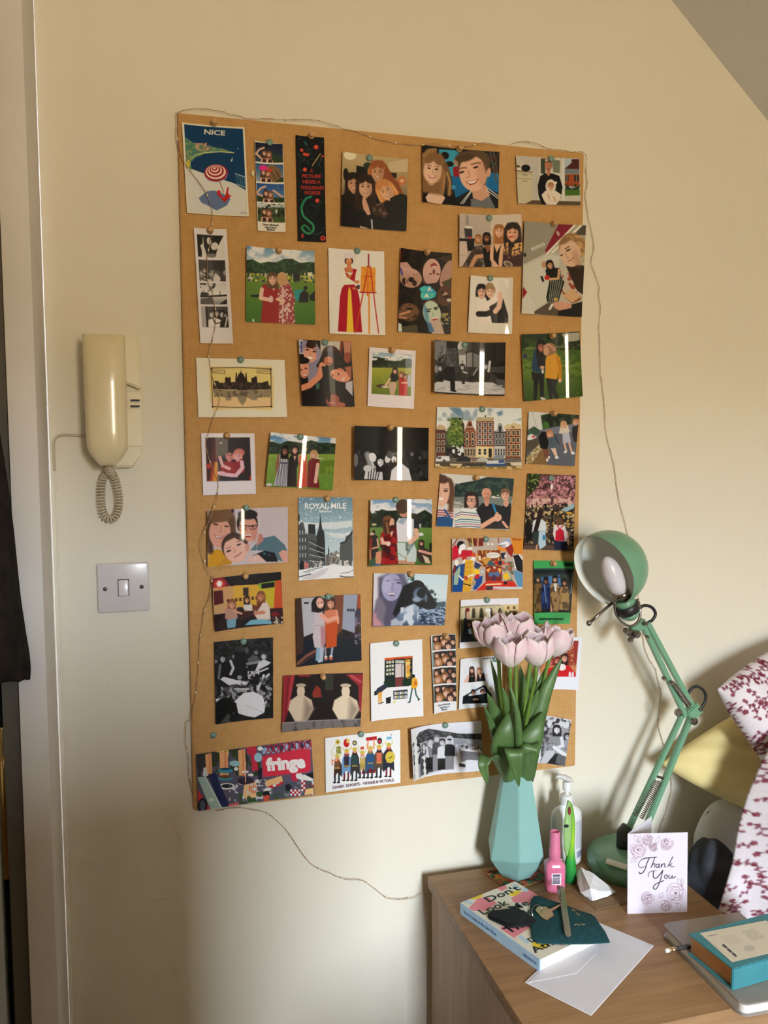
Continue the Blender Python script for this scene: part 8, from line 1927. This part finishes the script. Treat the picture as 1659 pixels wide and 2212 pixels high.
# ------------------------------------------------------------------ desk lamp
def lamp():
 M_g=plain('sage_green_enamel',C(112,160,128),rough=0.32,coat=0.25,vary=0.03)
 M_in=plain('pale_green_enamel',C(238,244,238),rough=0.45,vary=0.02)
 M_bk=plain('black_rubber',(0.015,0.015,0.016),rough=0.45)
 M_bulb=plain('frosted_bulb',(0.72,0.70,0.74),rough=0.3)
 LY=-.118
 c=np.array([0.838,-.113,ZD])
 t=thing('desk_lamp','sage green jointed desk lamp standing behind the card','lamp',c)
 base=lathe('base',[(.0005,.0003),(.082,.0003),(.085,.003),(.085,.022),(.081,.031),(.068,.039),(.045,.044),(.02,.046),(.0005,.046)],M_g,t,48,sharp=60)
 p=DP(1325,1870,.04)-c
 M_lb=plain('paper_label',(0.72,0.70,0.60),rough=0.6)
 pr=[(0,.046),(.02,.046),(.045,.044),(.068,.039),(.081,.031),(.085,.022)]
 def on_base(u,v):
  h=.042
  for _ in range(6):
   p=DP(u,v,h)-c
   h=np.interp(math.hypot(p[0],p[1]),[a for a,b in pr],[b for a,b in pr])+.0007
  return DP(u,v,h)-c
 sk=grid_obj('sticker',lambda u,v:tuple(on_base(1311+46*u-3*v,1853+15*u+12*v)),6,3,M_lb,base,thick=.0004)
 K= lambda u,v,Y=LY:atY(u,v,Y)-c
 tube('neck',[(K(1352,1805)[0],0,.040),(K(1352,1805)[0],0,.075),(K(1358,1790)[0],0,.088)],[.016,.015,.010],plain('dark_joint',(0.03,0.035,0.033),rough=0.4),t,20)
 def bar(name,a,b,w,mat=M_g,th=None):
  a,b=np.array(a),np.array(b)
  d=(b-a)/np.linalg.norm(b-a)
  s=np.cross(d,(0,1,0))
  s/=np.linalg.norm(s)
  th=th or w
  V=[q+s*w*i+np.array([0,th*j,0]) for q in (a,b) for i,j in ((-1,-1),(1,-1),(1,1),(-1,1))]
  bm=bmesh.new()
  v=[bm.verts.new(Vector(x)) for x in V]
  for f in ((3,2,1,0),(4,5,6,7),(0,1,5,4),(1,2,6,5),(2,3,7,6),(3,0,4,7)):
   bm.faces.new([v[i] for i in f])
  bmesh.ops.recalc_face_normals(bm,faces=bm.faces)
  bmesh.ops.bevel(bm,geom=bm.edges[:],offset=min(w,th)*.25,segments=2,affect='EDGES')
  return bm_obj(name,bm,mat,t,True,40)
 q= lambda x,y:(1220+x/3.779,1460+y/3.779)
 bar('lower_arm',K(*q(515,1260)),K(*q(955,325)),.0050)
 bar('lower_arm',K(*q(640,1290)),K(*q(1025,340)),.0056)
 bar('upper_arm',K(*q(985,330)),K(1389,1352),.0052)
 bar('upper_arm',K(*q(1050,270)),K(1398,1345),.0052)
 bar('elbow_bracket',K(*q(1000,330)),K(*q(1090,245)),.012,th=.010)
 bar('cross_bar',K(*q(740,815)),K(*q(808,838)),.0022,M_steel)
 def spring(a,b,r=.0042,n=22):
  a,b=np.array(a),np.array(b)
  d=b-a
  L=np.linalg.norm(d)
  d/=L
  s=np.cross(d,(0,1,0))
  s/=np.linalg.norm(s)
  w=np.cross(d,s)
  pts=[a+d*L*i/(n*8)+r*(s*math.cos(2*math.pi*i/8)+w*math.sin(2*math.pi*i/8)) for i in range(n*8+1)]
  tube('spring',pts,.0009,M_steel,t,5)
 spring(K(*q(745,850),LY-.008),K(*q(575,1140),LY-.008))
 spring(K(*q(780,860),LY-.008),K(*q(625,1165),LY-.008))
 spring(K(*q(880,60),LY-.008),K(*q(1010,250),LY-.008))
 bar('spring_rod',K(*q(890,55),LY-.006),K(*q(1030,235),LY-.006),.0018,M_steel)
 for x,y,r in ((925,300,.0075),(1055,370,.0075),(1105,270,.0045),(870,55,.0045),(810,20,.004)):
  k=K(*q(x,y),LY-.010)
  lathe('knob',[(r*.7,-.004),(r,-.003),(r,.003),(r*.8,.0045),(.0004,.005)],M_steel,t,16,loc=tuple(k),rot=(math.radians(90),0,0))
  # cable loops
 e=4.879
 h= lambda x,y,Y=LY:K(1220+x/e,1130+y/e,Y)
 tube('cable',catmull([K(*q(1000,190)),K(*q(1010,140)),K(*q(1045,95)),K(*q(1090,88)),K(*q(1140,130)),K(*q(1150,190)),K(*q(1125,245)),K(*q(1100,270))],8),.0031,M_bk,t,10)
 tube('cable',catmull([h(715,960),h(760,945),h(810,880),h(870,870),h(930,900),h(955,960),h(925,1020),h(875,1055),h(885,1110)],8),.0031,M_bk,t,10)
 # head joint
 bar('head_bracket',h(700,1140),h(850,1040),.008,th=.006)
 bar('clamp',h(665,1200),h(725,1140),.0085,M_steel,.008)
 for x,y,r in ((650,1135,.006),(760,1170,.0075),(690,1235,.0045),(850,1060,.0045),(870,1200,.0035)):
  lathe('knob',[(r*.7,-.004),(r,-.003),(r,.003),(r*.8,.0045),(.0004,.005)],M_steel,t,16,loc=tuple(h(x,y,LY-.012)),rot=(math.radians(90),0,0))
 tube('yoke',catmull([h(525,830,LY-.03),h(528,900,LY-.028),h(550,980,LY-.022),h(610,1050,LY-.012),h(690,1085,LY-.008),h(760,1050,LY-.006),h(792,980,LY-.004),h(788,880,LY),h(768,800,LY)],6),.0026,M_steel,t,10)
 # shade: bowl opening to the left, down and outwards
 cpx=(1220+470/e,1130+470/e)
 SCn=atY(*cpx,LY-.012)
 d=ray(*cpx)
 d=d/np.linalg.norm(d)
 left=-.855*RGT-.52*UPV
 n=.55*(-d)+.835*left
 n/=np.linalg.norm(n)
 e1=np.cross(n,(0,0,1))
 e1/=np.linalg.norm(e1)
 e2=np.cross(n,e1)
 R=.0715
 Cc=SCn-c
 def ring(prof,N=48):
  V=[Cc+n*z+(e1*math.cos(2*math.pi*k/N)+e2*math.sin(2*math.pi*k/N))*r for r,z in prof for k in range(N)]
  F=[(i*N+k,i*N+(k+1)%N,(i+1)*N+(k+1)%N,(i+1)*N+k) for i in range(len(prof)-1) for k in range(N)]
  return V,F,N
 out=[(R*math.sin(a)+1e-4,-R*math.cos(a)*.96) for a in np.linspace(0.0,math.pi/2,14)]+[(R*1.005,.012),(R*.99,.018)]
 V,F,N=ring(out)
 sh=mesh_obj('shade',V,F,M_g,t,True)
 inn=[(R*.99,.018),(R*.972,.016),(R*.965,.0)]+[(R*.965*math.sin(a)+1e-4,-R*.93*math.cos(a)) for a in np.linspace(math.pi/2,0.0,14)]
 V,F,N=ring(inn)
 mesh_obj('inner_lining',V,[f[::-1] for f in F],M_in,sh,True)
 bd=np.array(h(430,360,LY-.035))-np.array(h(585,720,LY-.030))
 bl=np.linalg.norm(bd)
 bd/=bl
 b0=np.array(h(585,715,LY-.030))
 tube('bulb',[b0+bd*bl*x for x in (0,.12,.3,.5,.7,.85,.95,1)],[.0150,.0178,.0205,.0205,.0178,.0130,.0075,.001],M_bulb,t,24)
 tube('socket',[b0-bd*x for x in (.0,.012,.0125,.02)],[.0165,.0165,.0145,.0145],M_steel,t,24)
 nb=np.array(h(655,790,LY-.020))
 tube('socket_collar',[b0-bd*.018,b0-bd*.030],[.0185,.0195],M_g,t,24)
 tube('socket_ring',[b0-bd*.029,b0-bd*.030,b0-bd*.046,b0-bd*.047],[.0195,.0218,.0218,.019],M_bk,t,24)
 tube('socket_cap',[b0-bd*.046,b0-bd*.052,b0-bd*.060,b0-bd*.064],[.0195,.0190,.012,.006],M_g,t,24)
 a,b=h(500,840,LY-.035),h(255,1055,LY-.045)
 tube('handle_rod',[a,b],.0028,M_steel,t,10)
 lathe('handle_ball',[(.0004,-.0052),(.003,-.0045),(.0048,-.002),(.0052,0),(.0048,.002),(.003,.0045),(.0004,.0052)],M_steel,t,16,loc=tuple(b))
 # dark maker's label inside the rim
lamp()
# ------------------------------------------------------------------ bed with pillows
def bed():
 M_sheet=plain('white_bed_linen',(0.62,0.62,0.60),rough=0.9,bump=.002,bscale=20)
 M_frame=plain('dark_bed_frame',(0.05,0.045,0.04),rough=0.6)
 bx0,bx1,by0,by1=.935,1.80,-2.0,-.03
 t=thing('bed','bed with pale mattress beside the oak chest','bed',((bx0+bx1)/2,(by0+by1)/2,0))
 w,d=(bx1-bx0)/2,(by1-by0)/2
 box('frame',-w,w,-d,d,.12,.30,M_frame,t,bevel=.01)
 box('mattress',-w+.01,w-.01,-d+.01,d-.01,.30,.52,M_sheet,t,bevel=.04,seg=4)
 for x in (-w+.04,w-.04):
  for y in (-d+.04,d-.04):
   box('leg',x-.03,x+.03,y-.03,y+.03,0,.12,M_frame,t)
 M_fl=m_print('floral_print_cotton',0.9,0.15)
 def floral(U,V,seed):
  """white cotton printed with trailing red sprigs, U,V in metres"""
  a=Art([(0,0),(1,0),(1,1),(0,1)],U.shape[1],U.shape[0])
  a.X,a.Y=U*1350,V*1350
  a.px=max(abs(a.X[0,1]-a.X[0,0]),abs(a.Y[1,0]-a.Y[0,0]))
  a.F((222,214,220))
  rs=random.Random(seed)
  R1,R2=(112,44,60),(96,52,60)
  Wm,Hm=a.X.max(),a.Y.max()
  spots=[]
  for _ in range(1500):
   p=(rs.uniform(-15,Wm+15),rs.uniform(-15,Hm+15))
   if all((p[0]-q[0])**2+(p[1]-q[1])**2>25**2 for q in spots):
    spots.append(p)
  full=a
  for px,py in spots:
   ix,iy=np.abs(full.X[0]-px)<62,np.abs(full.Y[:,0]-py)<62
   if not ix.any() or not iy.any():
    continue
   sl=(slice(iy.argmax(),len(iy)-iy[::-1].argmax()),slice(ix.argmax(),len(ix)-ix[::-1].argmax()))
   a=Art.__new__(Art)
   a.X,a.Y,a.c,a.px,a.clip=full.X[sl],full.Y[sl],full.c[sl],full.px,None
   an=rs.uniform(0,6.28)
   pts=[(px,py)]
   for k in range(5):
    an+=rs.uniform(-.7,.7)
    pts.append((pts[-1][0]+8*math.cos(an),pts[-1][1]+8*math.sin(an)))
   a.L(pts,2.0,R2,al=.75)
   for k,(qx,qy) in enumerate(pts[1:]):
    b=an+(1.2 if k%2 else -1.2)
    a.E(qx+4.5*math.cos(b),qy+4.5*math.sin(b),4.6,2.2,R1,math.degrees(b))
   r=rs.uniform(3.2,5.0)
   for k in range(5):
    b=k*1.257+an
    a.E(px+r*.75*math.cos(b),py+r*.75*math.sin(b),r*.62,r*.5,R1,math.degrees(b))
   a.E(px,py,r*.4,r*.4,(176,96,104))
  return full.finish()
 def print_on(me,rgb):
  at=me.attributes.new('print','FLOAT_COLOR','POINT')
  at.data.foreach_set('color',np.concatenate([rgb.reshape(-1,3),np.ones((rgb.size//3,1))],1).astype(np.float32).ravel())
 M_yel=plain('yellow_cotton',C(232,214,152),rough=0.9,spec=.15,vary=.06,vscale=8,bump=.008,bscale=11)
 M_gry=plain('dark_grey_fleece',(0.055,0.057,0.070),rough=0.95,spec=.1,vary=.3,bump=.010,bscale=22)
 def pillow(name,label,A,B,Cc,D,thick,mat,cat='pillow',seed=0,pinch=.10,n=26,rnd=0.0):
  A,B,Cc,D=[np.array(x,float) for x in (A,B,Cc,D)]
  o=(A+B+Cc+D)/4
  nr=np.cross(B-A,D-A)
  nr/=np.linalg.norm(nr)
  rs=random.Random(seed)
  ph=[rs.uniform(0,6) for _ in range(4)]
  V,UV=[],[]
  for sgn in (1,-1):
   for j in range(n+1):
    for i in range(n+1):
     u,v=i/n,j/n
     a,b=2*u-1,2*v-1
     uu=.5+.5*a*(1-pinch*(1-b*b))
     vv=.5+.5*b*(1-pinch*(1-a*a))
     uu,vv=.5+(uu-.5)*(1-rnd+rnd*math.sqrt(1-b*b/2)),.5+(vv-.5)*(1-rnd+rnd*math.sqrt(1-a*a/2))
     p=A*(1-uu)*(1-vv)+B*uu*(1-vv)+Cc*uu*vv+D*(1-uu)*vv
     hgt=max(0,(1-a**4)*(1-b**4))**.55
     wr=1+.10*math.sin(7*a+3*b+ph[0])*math.sin(5*b+ph[1])+.06*math.sin(13*a-6*b+ph[2])
     V.append(p+nr*sgn*thick*hgt*wr-o)
     UV.append((u*np.linalg.norm(B-A),v*np.linalg.norm(D-A)))
  m=(n+1)**2
  F=[]
  for s_ in (0,1):
   for j in range(n):
    for i in range(n):
     k=s_*m+j*(n+1)+i
     q=(k,k+1,k+n+2,k+n+1)
     F.append(q if s_==0 else q[::-1])
  me=bpy.data.meshes.new(name)
  me.from_pydata([tuple(p) for p in V],[],F)
  me.polygons.foreach_set('use_smooth',[True]*len(me.polygons))
  me.materials.append(mat)
  if mat is M_fl:
   g=np.array(UV)
   print_on(me,np.concatenate([floral(g[k*m:(k+1)*m,0].reshape(n+1,n+1),g[k*m:(k+1)*m,1].reshape(n+1,n+1),seed+k).reshape(-1,3) for k in (0,1)]))
  ob=link(bpy.data.objects.new(name,me))
  bm=bmesh.new()
  bm.from_mesh(me)
  bmesh.ops.remove_doubles(bm,verts=bm.verts,dist=1e-5)
  bm.to_mesh(me)
  bm.free()
  ob.location=o
  return tag(ob,label,cat)
 Y=atY
 pillow('white_pillow','white pillow lying low behind the floral bedding',Y(1500,1722,-.085),Y(1720,1712,-.085),Y(1730,2010,-.10),Y(1510,2000,-.10),.050,M_sheet,seed=1,pinch=0,rnd=.8)
 pillow('yellow_pillow','plain yellow pillow leaning on the wall above the chest',Y(1426,1650,-.075),Y(1618,1526,-.045),Y(1800,1640,-.09),Y(1612,1748,-.135),.034,M_yel,seed=4,pinch=-.05,n=40)
 pillow('floral_pillow','upper white pillow with red floral print',Y(1549,1489,-.14),Y(1715,1380,-.10),Y(1900,1640,-.18),Y(1735,1745,-.24),.045,M_fl,seed=7,pinch=-.06,n=150)
 # floral duvet heaped at the right edge
 le=[(1690,1580,-.24),(1652,1650,-.25),(1622,1725,-.26),(1601,1795,-.27),(1585,1865,-.275),(1562,1925,-.27),(1545,1975,-.262),(1542,2020,-.26),(1545,2060,-.265)]
 E_=[Y(*q) for q in le]
 o=E_[4]
 nn=len(E_)
 def fn(u,v):
  k=v*(nn-1)
  i=min(int(k),nn-2)
  e=E_[i]+(E_[i+1]-E_[i])*(k-i)
  fo=.010*math.sin(v*17+u*9)*min(1,u*4)+.007*math.sin(u*26-v*6)
  return (e[0]+u*.38-o[0],e[1]-.15*math.sin(min(1,u*1.4)*math.pi/2)**.8-fo+.05*max(0,u-.7)-o[1],e[2]+.05*math.sin(u*3)-o[2])
 nd=220
 dv=grid_obj('floral_duvet',fn,nd,nd,M_fl,thick=.012)
 gu,gv=np.meshgrid(np.linspace(0,.42,nd+1),np.linspace(0,.52,nd+1))
 print_on(dv.data,floral(gu,gv,3))
 dv.location=o
 tag(dv,'white duvet with red floral sprigs heaped at the right edge','duvet')
 # dark grey fleece bunched by the chest
 bm=bmesh.new()
 bmesh.ops.create_icosphere(bm,subdivisions=4,radius=1)
 g=Y(1520,1900,-.19)
 for v in bm.verts:
  q=v.co.copy()
  r=1+.10*math.sin(4*q.x+3*q.z)+.08*math.sin(5*q.y-4*q.z+1)+.03*math.sin(9*q.z+6*q.x)
  v.co=Vector((q.x*.060*r,q.y*.048*r,q.z*.092*r))
 gb=bm_obj('grey_fleece',bm,M_gry,None,True)
 gb.location=Vector(g)+Vector((.024,0,-.018))
 tag(gb,'dark grey fleece bunched between chest and bed','blanket')
bed()
